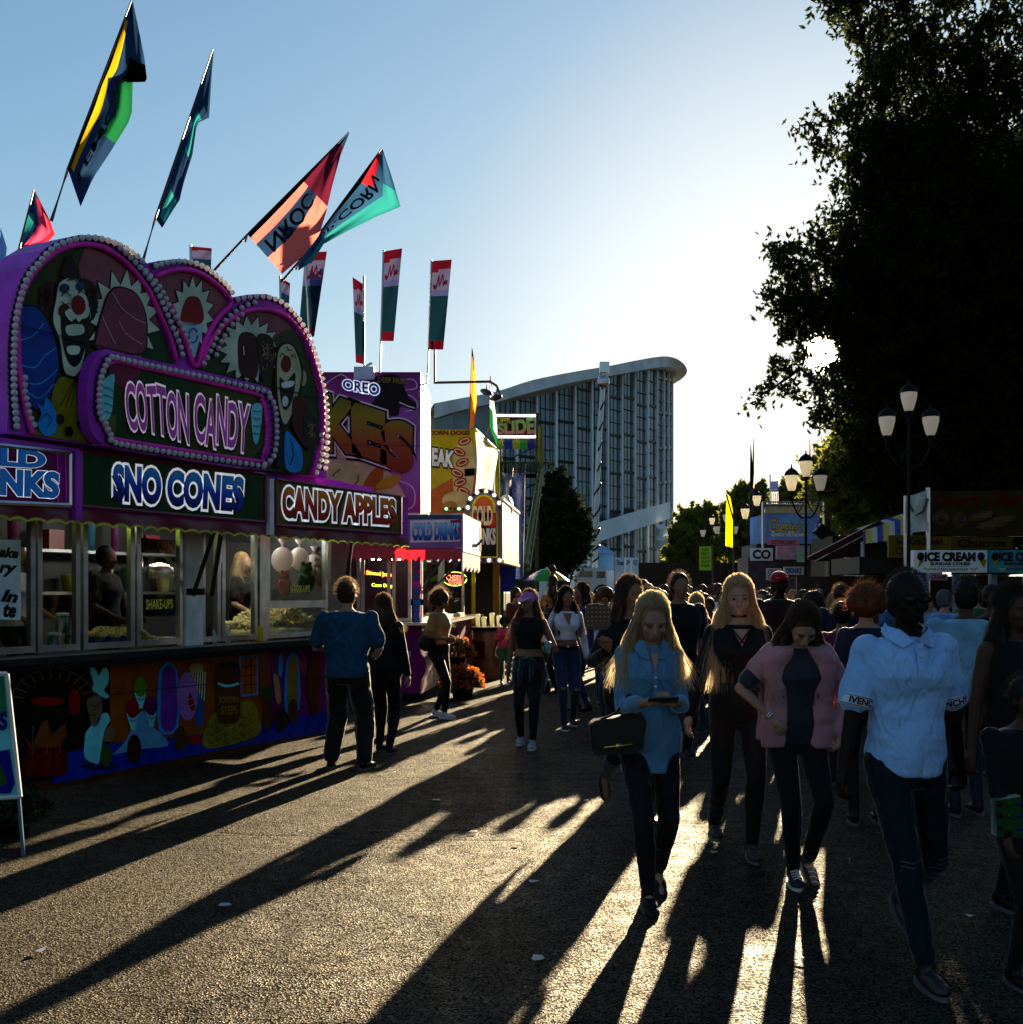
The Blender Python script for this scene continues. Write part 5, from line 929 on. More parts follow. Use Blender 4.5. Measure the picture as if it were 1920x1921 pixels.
for k, (x0, x1, t) in enumerate(((1154, 1172, 'Times'), (1173, 1184, 'p'), (1185, 1198, 'NCSF'))):
    b = MB(); QT2 = Pl((0, 58 + k, 0), (1, .15)); b.slab(QT2, QT2.loc(x0, 0)[0], QT2.loc(x1, 0)[0], QT2.loc(0, 1070)[1], QT2.loc(0, 1040)[1], -.1, 0, mat('banner pale blue', (.35, .45, .6), .6)); b.text(QT2, t, [(x0 + 3, 1051), (x1 - 2, 1051), (x1 - 2, 1060), (x0 + 3, 1060)], 2, NAVY, .02); b.slab(QT2, QT2.loc(x0, 0)[0], QT2.loc(x1, 0)[0], 0, QT2.loc(0, 1070)[1], -.1, 0, TW); b.build('side_banner', o)
o = thing('broadcast_van', 'white broadcast van carrying the tall mast', 'van', P(1110, 1110, 50)); b = MB()
V = lambda x, y, Y=50: P(x, y, Y)
prof = [(1078, 1108), (1078, 1084), (1086, 1070), (1096, 1066), (1138, 1064), (1140, 1108)]; b.prism([V(*p) for p in prof], (0, 4, 0), mat('van white', (.6, .64, .68), .35)); b.build('body', o)
b = MB(); b.prism([V(x, y, 49.98) for x, y in ((1083, 1082), (1090, 1072), (1112, 1071), (1112, 1083))], (0, .03, 0), mat('van glass', (.03, .04, .06), .1)); b.build('windscreen', o); b = MB(); b.prism([V(x, y, 49.98) for x, y in ((1084, 1092), (1106, 1092), (1106, 1107), (1084, 1107))], (0, .03, 0), cm((.2, .22, .26))); b.build('grille', o)
b = MB(); b.prism([V(x, y, 49.98) for x, y in ((1120, 1072), (1135, 1072), (1135, 1084), (1120, 1084))], (0, .03, 0), mat('van glass', (.03, .04, .06), .1)); b.build('side_window', o)
for x in (1090, 1130): b = MB(True); b.lathe(V(x, 1112, 50), [(.38, -.1), (.4, 0), (.4, .2), (.38, .25)], RUBBER, 16, (0, 1, 0)); b.build('wheel', o)
b = MB(); ms_ = [(1116, 1066), (1118, 1010), (1121, 900), (1126, 800), (1133, 700)]; b.tube([V(*p, 51) for p in ms_], .14, mat('mast grey', (.5, .55, .58), .4), 8, .12); b.build('mast', o)
b = MB(); b.box(V(1134, 690, 51), (.45, .4, .5), STEEL); b.tube([V(1127, 700, 51), V(1122, 716, 51)], .06, STEEL, 6); b.tube([V(1118, 718, 51), V(1140, 722, 51)], .05, STEEL, 6); b.ell(V(1133, 716, 50.8), (.3, .2, .3), STEEL, 10, 8); b.build('antenna_head', o)
hp = []
for k in range(150):
    t = k / 150; i = min(int(t * 4), 3); u = t * 4 - i; x = ms_[i][0] * (1 - u) + ms_[i + 1][0] * u; y = ms_[i][1] * (1 - u) + ms_[i + 1][1] * u; w_ = 5.5 if t < .5 else 3; hp.append(V(x + 1 + w_ * math.cos(t * 65), y + 1, 51 + .15 * math.sin(t * 65)))
b = MB(); b.tube(hp, .045, OL, 5); b.build('coiled_cable', o)
# umbrella
o = thing('market_umbrella', 'green and blue market umbrella open above the crowd', 'umbrella', P(1025, 1110, 27)); c = P(1026, 1066, 27); b = MB(True); ns = 8
UM = [cm((.01, .10, .25)), cm((.06, .32, .05)), cm((.08, .30, .05)), cm((.01, .05, .28)), cm((.01, .06, .3)), cm((.05, .28, .06)), cm((.35, .4, .06)), cm((.01, .12, .25))]
for k in range(ns):
    vs = []; 
    for i in range(6):
        for j in range(5): a = 2 * math.pi * (k + j / 4) / ns + .2; rr_ = .60 * i / 5 * (1 - .06 * math.sin(j / 4 * math.pi)); vs.append(c + Vector((rr_ * math.cos(a), rr_ * math.sin(a), -.32 * (i / 5) ** 1.6)))
    b.add(vs, [(i * 5 + j, (i + 1) * 5 + j, (i + 1) * 5 + j + 1, i * 5 + j + 1) for i in range(5) for j in range(4)], UM[k])
b.build('canopy', o); b = MB(); b.tube([c, (c.x, c.y, 0)], .02, STEEL, 6); b.ell(c, .03, STEEL, 6, 4); b.build('pole', o)
# brown fence / hoarding behind crowd
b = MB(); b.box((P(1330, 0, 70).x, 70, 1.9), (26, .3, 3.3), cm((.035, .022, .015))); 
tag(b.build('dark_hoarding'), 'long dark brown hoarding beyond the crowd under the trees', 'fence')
# ------------------------------------------------------------------ street lamps
IRON = mat('black iron', (.004, .004, .0045), .5, spec=.1); LGL = mat('lamp globe', (.80, .66, .54), .25, emit=.04, transl=.5, spec=.6); 
def lantern(o, c, s):
    b = MB(True); b.lathe(c, [(.03 * s, -.05 * s), (.10 * s, 0), (.13 * s, .06 * s), (.20 * s, .34 * s), (.205 * s, .46 * s)], LGL, 14); g_ = b.build('globe', o)
    b = MB(True); b.lathe(c + Vector((0, 0, .46 * s)), [(.22 * s, 0), (.225 * s, .03 * s), (.19 * s, .12 * s), (.10 * s, .2 * s), (.03 * s, .24 * s), (.02 * s, .32 * s), (.002, .36 * s)], IRON, 14); b.build('cap', g_)
    b = MB(True); b.lathe(c + Vector((0, 0, -.28 * s)), [(.02 * s, 0), (.045 * s, .08 * s), (.03 * s, .14 * s), (.09 * s, .22 * s), (.12 * s, .26 * s)], IRON, 12); b.lathe(c + Vector((0, 0, .02 * s)), [(.05 * s, 0), (.035 * s, .06 * s), (.03 * s, .3 * s)], mat('lamp tube', (.8, .78, .7), .3, transl=.3), 8); b.build('holder', g_)
def lamp(px, ytop, Y, label, spread, yarm, s=1.):
    c = P(px, ytop, Y); o = thing('street_lamp', label, 'street lamp', (c.x, c.y, 0), 'three globe street lamps'); x, y = c.x, c.y; zt_ = c.z - .82 * s; za = CH + (HZ - yarm) / F * Y - .3 * s
    b = MB(True); b.lathe((x, y, 0), [(.16, 0), (.13 * s, .3), (.09 * s, .4), (.05 * s, .9), (.035 * s, za - .3), (.05 * s, za - .25), (.03 * s, za), (.025 * s, zt_ - .1), (.06 * s, zt_)], IRON, 12); b.build('post', o); lantern(o, Vector((x, y, zt_ + .1)), s)
    sp = spread / F * Y
    for sx in (-1, 1):
        b = MB(True); pts = spline([(x, y, za - .75 * s), (x + sx * sp * .35, y, za - .78 * s), (x + sx * sp * .72, y, za - .55 * s), (x + sx * sp, y, za - .22 * s)], 6, False); b.tube(pts, .028 * s, IRON, 6); b.tube(spline([(x, y, za - .1 * s), (x + sx * sp * .2, y, za - .4 * s), (x + sx * sp * .5, y, za - .62 * s)], 5, False), .016 * s, IRON, 5); b.build('arm', o); lantern(o, Vector((x + sx * sp, y, za + .05)), s)
    return o
lamp(1705, 722, 17.5, 'nearest three globe street lamp in front of the big dark tree', 41, 800, .64)
lamp(1512, 850, 33, 'street lamp with three globes beside the blue gator stand', 27, 905, 1.0)
lamp(1420, 920, 50, 'street lamp with three globes right of the yellow feather flag', 22, 963, 1.0)
lamp(1336, 965, 75, 'distant three globe street lamp left of the yellow feather flag', 17, 1000, 1.0); lamp(1362, 958, 68, 'distant street lamp just behind the yellow feather flag', 17, 994, 1.0)
o = thing('feather_banner', 'tall yellow feather banner with faint letters', 'flag', P(1376, 1110, 48)); s = MB(True); ys = MATS.get('x') or mat('yellow banner', (.62, .58, .02), .7, transl=.6)
out = [(1364, 926), (1370, 932), (1375, 960), (1377, 1028), (1361, 1024), (1362, 960)]; QF = Pl((0, 48, 0), (1, 0)); s.prism([QF.w(*p) for p in out], (0, .02, 0), ys); s.build('cloth', o); b = MB(); b.tube([QF.w(1363, 928), QF.w(1376, 975), (QF.w(1376, 975).x, 48, 0)], .04, DARKMETAL, 6); b.build('pole', o)
s = MB()
for i, chh in enumerate('OPEN'): pass
o = thing('green_banner', 'lime green rectangular banner on a lamp bracket', 'banner', P(1323, 1110, 60)); s = MB(); QF = Pl((0, 60, 0), (1, 0)); s.prism([QF.w(*p) for p in ((1312, 1025), (1335, 1025), (1335, 1070), (1312, 1070))], (0, .02, 0), mat('lime banner', (.35, .48, .03), .7, transl=.5))
for k in range(5): s.text(QF, ('WEEK', 'FEST', 'ROCK', 'GRAND', 'FAIR')[k], [(1316, 1029 + 7.4 * k), (1331, 1029 + 7.4 * k), (1331, 1034 + 7.4 * k), (1316, 1034 + 7.4 * k)], 2, cm((.08, .12, .01)), .03)
s.build('cloth', o); b = MB(); b.tube([QF.w(1337, 1020), (QF.w(1337, 0).x, 60, 0)], .06, DARKMETAL, 6); b.build('pole', o)
# flag poles behind the stand
for x, y, lb in ((1413, 822, 'taller furled dark flag on a pole above the gator stand'), (1408, 835, 'shorter furled dark flag on a pole above the gator stand'), (1519, 824, 'furled pale flag on a pole beside the middle street lamp')):
    featherflag('furled_flag', lb, (x, y), (x - 1, y + 90), (x - 2, 1000), [(x + 1, y), (x + 4, y + 30), (x + 5, y + 70), (x + 2, y + 95)], 42, [(0, .5, 0, 1, fK), (0, 1, 0, 1, fm((.4, .3, .32)) if x > 1410 else fK)], None, None, .03, 1, .05, 'furled flags beyond the stands')
o = thing('national_flag', 'small flag with white stars on blue and red white stripes', 'flag', P(1446, 950, 42)); s = MB(); QF = Pl((0, 42, 0), (1, 0)); s.prism([QF.w(*p) for p in ((1446, 895), (1459, 893), (1461, 945), (1446, 945))], (0, .01, 0), fm((.6, .6, .6)))
s.art(QF, [(1446, 903), (1460, 902), (1460, 923), (1446, 923)], 1, fm((.03, .05, .2)))
for k in range(4): s.art(QF, [(1447 + 3.6 * k, 924), (1449 + 3.6 * k, 924), (1449 + 3.6 * k, 945), (1447 + 3.6 * k, 945)], 1, fm((.6, .03, .04)))
for k in range(12): s.art(QF, star2(1448.5 + 3.6 * (k % 4), 907 + 6 * (k // 4), 1.4, 1.4, 5, .4), 2, WHITE)
s.build('cloth', o); b = MB(); b.tube([QF.w(1445, 890), QF.w(1445, 965)], .03, STEEL, 6); b.build('pole', o)
# ------------------------------------------------------------------ gator stand and its neighbours
o = thing('gator_stand', 'blue food stand with gold script sign under a metal truss', 'food stand', P(1490, 1110, 38)); QC = Pl((0, 38, 0), (1, 0)); s = MB()
s.prism([QC.w(*p) for p in ((1437, 963), (1538, 963), (1538, 1020), (1437, 1020))], (0, 2.5, 0), mat('denim blue panel', (.16, .28, .55), .6, noise=.3, nscale=2, transl=.35)); gold = cm((.6, .5, .2))
s.btext(QC, 'Chester\'s', [(1443, 972), (1512, 978), (1510, 1000), (1443, 998)], 1, [(OL, .05), (gold, .02)], shear=.3); s.btext(QC, 'Gators&Taters', [(1447, 997), (1512, 999), (1512, 1006), (1447, 1006)], 3, [(WHITE, .04)]); s.build('sign_panel', o)
s = MB(); s.prism([QC.w(*p, 5) for p in ((1437, 950), (1538, 950), (1538, 963), (1437, 963))], (0, .2, 0), cm((.5, .46, .3))); s.build('fascia', o)
s = MB()
for y in (942, 948): s.tube([QC.w(1430, y, 20), QC.w(1544, y, 20)], .03, STEEL, 5)
for k in range(26): s.tube([QC.w(1430 + k * 4.4, 942 if k % 2 else 948, 20), QC.w(1434.4 + k * 4.4, 948 if k % 2 else 942, 20)], .018, STEEL, 4)
for x in (1430, 1544): s.tube([QC.w(x, 942, 20), QC.w(x, 1110, 20)], .05, STEEL, 6)
s.build('truss', o)
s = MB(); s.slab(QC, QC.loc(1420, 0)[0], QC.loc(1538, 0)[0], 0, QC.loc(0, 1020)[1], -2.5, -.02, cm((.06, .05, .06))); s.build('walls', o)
def smallsign(par, Q, x0, y0, x1, y1, bgm, t, tm, off=.03, name='sign_panel', ins=.12, lab=None):
    s = MB(); s.prism([Q.w(x0, y0), Q.w(x1, y0), Q.w(x1, y1), Q.w(x0, y1)], Vector((-Q.n.x, -Q.n.y, 0)) * .06, bgm)
    ts = t if isinstance(t, list) else [(t, .18, .82)]
    for tt, a, b_ in ts: s.text(Q, tt, [(x0 + (x1 - x0) * ins, y0 + (y1 - y0) * a), (x1 - (x1 - x0) * ins, y0 + (y1 - y0) * a), (x1 - (x1 - x0) * ins, y0 + (y1 - y0) * b_), (x0 + (x1 - x0) * ins, y0 + (y1 - y0) * b_)], 1, tm, off)
    return s.build(name, par, lab)
QC2 = Pl((0, 36, 0), (1, 0)); PW = mat('pale sign', (.75, .75, .8), .5, transl=.4); PKS = mat('pink sign', (.65, .25, .35), .5, transl=.4)
o = thing('cotton_candy_stand', 'low pale pink and white stand with small signs among the crowd', 'food stand', P(1460, 1110, 36))
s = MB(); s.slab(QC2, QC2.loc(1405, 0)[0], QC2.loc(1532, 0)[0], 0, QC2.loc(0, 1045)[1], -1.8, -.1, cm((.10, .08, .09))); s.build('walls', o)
smallsign(o, QC2, 1408, 1028, 1450, 1052, PW, 'CO', cm((.06, .05, .08)), .05); smallsign(o, QC2, 1440, 1012, 1500, 1022, PKS, 'COTTON CANDY', cm((.2, .02, .06))); smallsign(o, QC2, 1438, 1066, 1466, 1088, PW, [('COTTON', .12, .45), ('CANDY', .55, .9)], cm((.35, .03, .08)), .04); smallsign(o, QC2, 1470, 1063, 1508, 1078, PW, 'DRINKS', cm((.02, .08, .3)), .04); smallsign(o, QC2, 1452, 1023, 1512, 1046, PKS, '', WHITE) if False else None
s = MB(); s.slab(QC2, QC2.loc(1455, 0)[0], QC2.loc(1515, 0)[0], QC2.loc(0, 1050)[1], QC2.loc(0, 1024)[1], 0, .3, cm((.45, .30, .38))); s.slab(QC2, QC2.loc(1490, 0)[0], QC2.loc(1504, 0)[0], QC2.loc(0, 1055)[1], QC2.loc(0, 1030)[1], .31, .35, cm((.3, .5, .35))); s.build('counter_box', o)
# dark stand with sloping roof and striped awning
o = thing('striped_stand', 'dark wooden stand with sloping roof and blue yellow striped awning', 'food stand', P(1600, 1110, 24)); QD = Pl((0, 24, 0), (1, 0))
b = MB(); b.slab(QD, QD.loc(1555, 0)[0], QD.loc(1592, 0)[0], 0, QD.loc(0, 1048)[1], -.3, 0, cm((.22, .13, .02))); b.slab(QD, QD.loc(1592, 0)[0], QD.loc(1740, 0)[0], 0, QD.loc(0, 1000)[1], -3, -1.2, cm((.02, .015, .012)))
for x in (1553, 1592, 1604): b.slab(QD, QD.loc(x, 0)[0], QD.loc(x + 5, 0)[0], 0, QD.loc(0, 1030)[1], .0, .12, BLACK if x != 1604 else cm((.3, .4, .5)))
b.build('walls', o)
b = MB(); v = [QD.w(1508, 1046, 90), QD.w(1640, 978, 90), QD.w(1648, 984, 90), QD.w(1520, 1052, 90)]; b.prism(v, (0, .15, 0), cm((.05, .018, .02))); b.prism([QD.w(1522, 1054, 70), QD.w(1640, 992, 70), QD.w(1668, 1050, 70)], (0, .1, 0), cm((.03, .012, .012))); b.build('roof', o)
ST = stripes('awning stripes', [(.02, .06, .3), (.55, .42, .06), (.5, .5, .46)], 2.6, 0, transl=0); b = MB(); n = 24; vs = []
for i in range(n + 1):
    x = 1606 + (1696 - 1606) * i / n; yt = 992 - (x - 1606) * .32; yb = 1020 - (x - 1606) * .12 + 3 * abs(math.sin(i * 1.2)); vs += [QD.w(x, yt, 100) + Vector((0, .5, 0)), QD.w(x, yt + 8, 120), QD.w(x, yb, 125)]
b.add(vs, [(3 * i + j, 3 * i + 3 + j, 3 * i + 4 + j, 3 * i + 1 + j) for i in range(n) for j in (0, 1)], ST); b.build('awning', o, 'blue, yellow and white striped awning')
for x in (1606, 1690): b = MB(); b.tube([QD.w(x, 1018, 110), (QD.w(x, 0, 110).x, QD.w(x, 0, 110).y, 0)], .04, cm((.35, .42, .5)), 6); b.build('awning_pole', o)
for k, (x, c_, lb) in enumerate(((1618, (.35, .4, .5), 'pale towel hanging left of the teal one under the striped awning'), (1642, (.03, .35, .45), 'teal towel hanging under the striped awning'), (1664, (.12, .10, .1), 'dark towel hanging right of the teal one under the striped awning'))):
    s = MB(); s.prism([QD.w(x + dx, y, 60) for dx, y in ((-9, 1012), (9, 1010), (11, 1052), (-10, 1055))], (0, .04, 0), mat('towel %d' % k, c_, .9, bump=.6, bscale=8)); tag(s.build('hanging_towel'), lb, 'towel', 'towels under the striped awning')
smallsign(o, Pl((0, 23, 0), (1, 0)), 1585, 1046, 1612, 1080, PW, [('Fries', .1, .45), ('Funnel', .55, .85)], OL, .03)
o = thing('speaker_arm', 'black loudspeakers on tilted poles beside the striped stand', 'loudspeaker', P(1560, 1110, 26)); Y = 26
for x, y in ((1545, 1000), (1578, 1038)): b = MB(); b.box(P(x, y, Y), (.42, .3, .26), BLACK, (1, 0), Matrix.Rotation(R(40), 3, 'Y')); b.build('speaker', o)
b = MB(); b.tube([P(1530, 985, Y), P(1560, 1012, Y), P(1590, 1050, Y)], .03, STEEL, 6); b.tube([P(1562, 1012, Y), P(1562, 1110, Y), (P(1562, 0, Y).x, Y, 0)], .03, DARKMETAL, 6); b.build('pole', o)
# ice cream booth
o = thing('ice_cream_booth', 'dark booth with white ice cream sign and large dessert board', 'food stand', P(1800, 1110, 19)); QI = Pl((0, 18, 0), (1, 0)); DK = cm((.03, .025, .02)); ICE = cm((.45, .62, .72))
xa, xb = QI.loc(1715, 0)[0], QI.loc(1852, 0)[0]; zt, zb = QI.loc(0, 1032)[1], QI.loc(0, 1073)[1]
def icesign(q0, lab, Q, teal=False):
    x0, x1, y0, y1 = q0; s = MB(); s.prism([Q.w(x0, y0), Q.w(x1, y0), Q.w(x1, y1), Q.w(x0, y1)], -Q.n * .25, cm((.08, .28, .34)) if teal else mat('ice sign white', (.85, .88, .88), .5, transl=.3)); W_ = x1 - x0
    tm = cm((.03, .012, .01))
    s.text(Q, 'ICE CREAM', [(x0 + W_ * .15, y0 + 5), (x1 - W_ * .17, y0 + 5), (x1 - W_ * .17, y0 + 20), (x0 + W_ * .15, y0 + 20)], 2, tm, .06); s.text(Q, 'SUNDAE CONES', [(x0 + W_ * .22, y0 + 23), (x1 - W_ * .24, y0 + 23), (x1 - W_ * .24, y0 + 28), (x0 + W_ * .22, y0 + 28)], 2, tm, .05); s.text(Q, 'FROZEN BANANAS', [(x0 + W_ * .25, y0 + 34), (x1 - W_ * .27, y0 + 34), (x1 - W_ * .27, y0 + 38), (x0 + W_ * .25, y0 + 38)], 2, tm, .02)
    s.line(Q, [(x0 + W_ * .25, y0 + 31), (x1 - W_ * .27, y0 + 31)], .7, 2, cm((.4, .1, .02)), 1)
    for sx, cx in ((1, x0 + W_ * .08), (-1, x1 - W_ * .08)):
        s.art(Q, [(cx - 5 * sx, y0 + 34), (cx - 5 * sx + 5, y0 + 17), (cx + 6 * sx + 2, y0 + 20)], 2, cm((.4, .25, .05))); s.art(Q, ell2(cx + 1 * sx, y0 + 12, 7, 8), 3, DBROWN); s.line(Q, [(cx + 7 * sx, y0 + 33), (cx + 14 * sx, y0 + 37), (cx + 21 * sx, y0 + 34)], 3, 2, cm((.5, .42, .03)))
    s.build('sign_panel', o, lab)
icesign((1715, 1852, 1032, 1074), 'white sign reading ICE CREAM SUNDAE CONES FROZEN BANANAS', QI); QI2 = Pl(QI.w(1855, 0), (1, -.15)); icesign((1855, 1985, 1032, 1074), 'teal end sign reading ICE CREAM', QI2, True)
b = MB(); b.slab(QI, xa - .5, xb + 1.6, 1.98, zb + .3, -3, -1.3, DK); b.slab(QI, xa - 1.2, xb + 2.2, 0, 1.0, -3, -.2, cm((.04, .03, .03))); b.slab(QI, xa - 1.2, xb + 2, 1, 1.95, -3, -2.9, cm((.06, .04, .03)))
for x in (1742, 1806, 1875): a = QI.loc(x, 0)[0]; b.slab(QI, a - .05, a + .05, 1.0, 1.95, -.32, -.2, cm((.25, .35, .42)))
b.build('walls', o)
QJ = Pl((0, 19, 0), (1, 0)); s = MB(); s.prism([QJ.w(*p) for p in ((1742, 922), (2000, 918), (2000, 1006), (1742, 1006))], (0, .1, 0), cm((.045, .03, .01)))
s.text(QJ, 'Cherry Churros', [(1752, 928), (1960, 922), (1960, 955), (1752, 955)], 2, cm((.10, .012, .008)), .05, .2)
for k, (x, y, rx, ry, rt_) in enumerate(((1765, 972, 16, 14, 0), (1800, 975, 15, 15, 0), (1840, 968, 26, 8, -15), (1880, 975, 26, 8, -12), (1860, 985, 30, 8, -8))):
    s.art(QJ, ell2(x, y, rx, ry, rt_), 2 + k, cm((.10, .06, .025)));
    if k < 2: s.art(QJ, ell2(x, y, rx * .4, ry * .4), 9, OL)
    for j in range(3): s.line(QJ, [(x - rx * .7, y - 3 + 3 * j), (x + rx * .7, y - 5 + 3 * j)], 1, 10, cm((.18, .14, .10)), 1)
s.build('dessert_board', o, 'big dark board with red script and doughnuts')
smallsign(o, QJ, 1667, 1004, 1782, 1046, cm((.16, .11, .01)), [('Sweet Corn Sandwich', .12, .42), ('Churros  Bites', .55, .85)], cm((.03, .008, .008)), .03); smallsign(o, QJ, 1784, 1008, 1900, 1030, cm((.10, .07, .01)), 'Churros', cm((.03, .006, .006)), .03)
smallsign(o, Pl((0, 17.9, 0), (1, 0)), 1700, 1076, 1736, 1089, cm((.04, .08, .2)), 'COFFEE', cm((.3, .4, .6)), .04); smallsign(o, Pl((0, 17.8, 0), (1, 0)), 1742, 1076, 1778, 1088, cm((.4, .3, .4)), 'CREAM', cm((.2, .02, .04)), .04)
s = MB(); c0 = QI.loc(1815, 0)[0]; s.tube([QI.sz(c0, 1.98, -1), QI.sz(c0 + .12, 1.98, -1)], .025, mat('warm lamp', (1, .7, .4), emit=3), 8); s.build('ceiling_lamp', o)
o = thing('net_banner', 'white banner with draped edge tied to a pole left of the dark board', 'banner', P(1720, 1110, 18.6)); QK = Pl((0, 18.6, 0), (1, 0)); s = MB(True); n = 8; vs = []
for j in range(n + 1):
    for i in range(n + 1): a, c_ = i / n, j / n; vs.append(QK.w(1699 + 40 * a, 932 - 14 * a + (1003 - 932 + 14 * a - 6 * a) * c_) + Vector((0, .08 * math.sin(a * 6 + c_ * 5), .03 * math.sin(a * 3.1) * (c_ - .5))))
s.add(vs, [(j * (n + 1) + i, j * (n + 1) + i + 1, (j + 1) * (n + 1) + i + 1, (j + 1) * (n + 1) + i) for i in range(n) for j in range(n)], mat('white banner vinyl', (.5, .52, .48), .6, transl=.3, noise=.5, nscale=3)); s.line(QK, [(1703, 945), (1715, 968), (1730, 960), (1738, 935)], 5, 14, cm((.12, .14, .06))); s.build('cloth', o)
b = MB(); b.tube([QK.w(1741, 915), (QK.w(1741, 0).x, 18.6, 0)], .035, STEEL, 6); b.tube([QK.w(1698, 930), (QK.w(1698, 0).x, 18.6, 0)], .025, STEEL, 6); b.build('pole', o)

o = thing('blocker_stand', 'unseen dark stand added outside the right frame edge to block bright reflections', 'food stand', (9.5, 6, 0)); b = MB(); b.box((9.8, 6.5, .55), (2.2, 15, 1.1), DK); b.build('counter', o)  # unseen stand added to darken reflections in the candy trailer windows
b = MB(); b.box((10.8, 6.5, 1.7), (.1, 15, 2.2), DK); b.build('back_wall', o); b = MB(); b.box((9.6, 6.5, 3.0), (2.8, 15.4, .9), cm((.05, .02, .02))); b.build('roof', o)
for k in range(5): b = MB(); b.box((8.8, -.5 + 3.5 * k, 1.83), (.08, .08, 1.45), DARKMETAL); b.build('post', o)
# ------------------------------------------------------------------ trees
BARK = mat('bark', (.035, .026, .02), .95, bump=.8, bscale=14)
def limb(b, p0, p1, r0, r1, bend=.12, seg=6, rs=None):
    d = Vector(p1) - Vector(p0); pts = []; off = Vector((rs.normal(), rs.normal(), rs.normal() * .4)) * d.length * bend
    for i in range(seg + 1): t = i / seg; pts.append(Vector(p0) + d * t + off * math.sin(t * math.pi))
    b.tube(pts, r0, BARK, 7, r1); return pts
def tree(name, label, base, trunk_h, blobs, leafm, nleaf, lsize, core=0, coresize=.4, r0=.3, seed=1, group=None, hole=None, cat='tree', sparse=None):
    rs = np.random.RandomState(seed); o = thing(name, label, cat, base, group); b = MB(True); top = Vector(base) + Vector((0, 0, trunk_h)); limb(b, base, top, r0, r0 * .75, .03, 6, rs); 
    for c, r in blobs:
        c = Vector(c); 
        m = top.lerp(c, .5) + Vector((0, 0, -abs(c.z - top.z) * .1)); q_ = .45 if sparse and sparse(c) != 1 else 1; rr_ = float(np.max(r)); par = None
        if sparse:      # each side bough springs from the nearest heavier part of the crown to its right
            cand = [(Vector(c2) - c).length for c2, r2 in blobs if float(np.max(r2)) > rr_ * 1.15 and c2[0] > c.x]
            if cand: k_ = min(cand); par = [Vector(c2) for c2, r2 in blobs if float(np.max(r2)) > rr_ * 1.15 and c2[0] > c.x and abs((Vector(c2) - c).length - k_) < 1e-6][0]
        if par: m = par; limb(b, par, c, r0 * .09, r0 * .03, .05, 5, rs)
        else: limb(b, top - Vector((0, 0, rs.rand() * trunk_h * .3)), m, r0 * .45, r0 * .22, .08, 5, rs); limb(b, m, c, r0 * .22, r0 * .06, .1, 5, rs)
        for k in range(4): d = Vector(rs.normal(size=3)).normalized(); limb(b, c - (c - m) * (.05 if sparse else .3), c + d * (r[0] if isinstance(r, (tuple, list)) else r) * .8, r0 * .07 * q_, .01, .1, 4, rs)
    b.build('trunk', o)
    P_ = []; vol = np.array([(np.prod(r) if isinstance(r, (tuple, list)) else r ** 3) ** .72 for c, r in blobs]); vol /= vol.sum()
    for (c, r), w_ in zip(blobs, vol):
        r = np.array(r if isinstance(r, (tuple, list)) else (r,) * 3, float); k = int(nleaf * w_ * (sparse(c) if sparse else 1)); ncl = max(10, k // 26)
        d = rs.normal(size=(ncl, 3)); d /= np.linalg.norm(d, axis=1)[:, None]; cc = np.array(c) + d * r * (.35 + .65 * rs.rand(ncl) ** .5)[:, None]; idx = rs.randint(0, ncl, k); cs = max(.20, float(r.mean()) * .16)
        tw = rs.normal(size=(ncl, 3)) * .6 + d; tt = (rs.rand(k) - .3)[:, None] * cs * 1.6
        P_.append(cc[idx] + rs.normal(size=(k, 3)) * cs * .36 + tw[idx] * tt * 1.15)
    P_ = np.concatenate(P_)
    def keep(P_, grow=0):
        if not hole: return P_
        px = 960 + P_[:, 0] / P_[:, 1] * F; py = HZ - (P_[:, 2] - CH) / P_[:, 1] * F; d = np.hypot(px - hole[0], py - hole[1]); return P_[d - grow > hole[2] * (.7 + .6 * rs.rand(len(P_)))]
    P_ = keep(P_); V, Fc = leaves_mesh(P_, lsize, lobes=2); parts = [(V, Fc)]
    if core:
        Q_ = []
        for (c, r), w_ in zip(blobs, vol):
            r = np.array(r if isinstance(r, (tuple, list)) else (r,) * 3, float); k = int(core * w_ * (0 if sparse and (c[0] / c[1] * F + 960 < 1650 or c[2] > 11.3) else 1)); d = rs.normal(size=(k, 3)); d /= np.linalg.norm(d, axis=1)[:, None]; Q_.append(np.array(c) + d * r * (.62 * rs.rand(k) ** .33)[:, None])
        V2, F2 = leaves_mesh(keep(np.concatenate(Q_), 36), coresize, lobes=2, jit=.8); parts.append((V2, F2 + len(V)))
    np_obj('crown', np.concatenate([p[0] for p in parts]), np.concatenate([p[1] for p in parts]), leafm, o); return o
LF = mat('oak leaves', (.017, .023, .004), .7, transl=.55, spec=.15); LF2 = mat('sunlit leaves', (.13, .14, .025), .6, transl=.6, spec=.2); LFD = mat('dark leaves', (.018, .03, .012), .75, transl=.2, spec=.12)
D = 24.
def B(px, py, rpx, Y=D, k=1.): c = P(px, py, Y); r = rpx / F * Y; return ((c.x, c.y, c.z), (r, r * k, r))
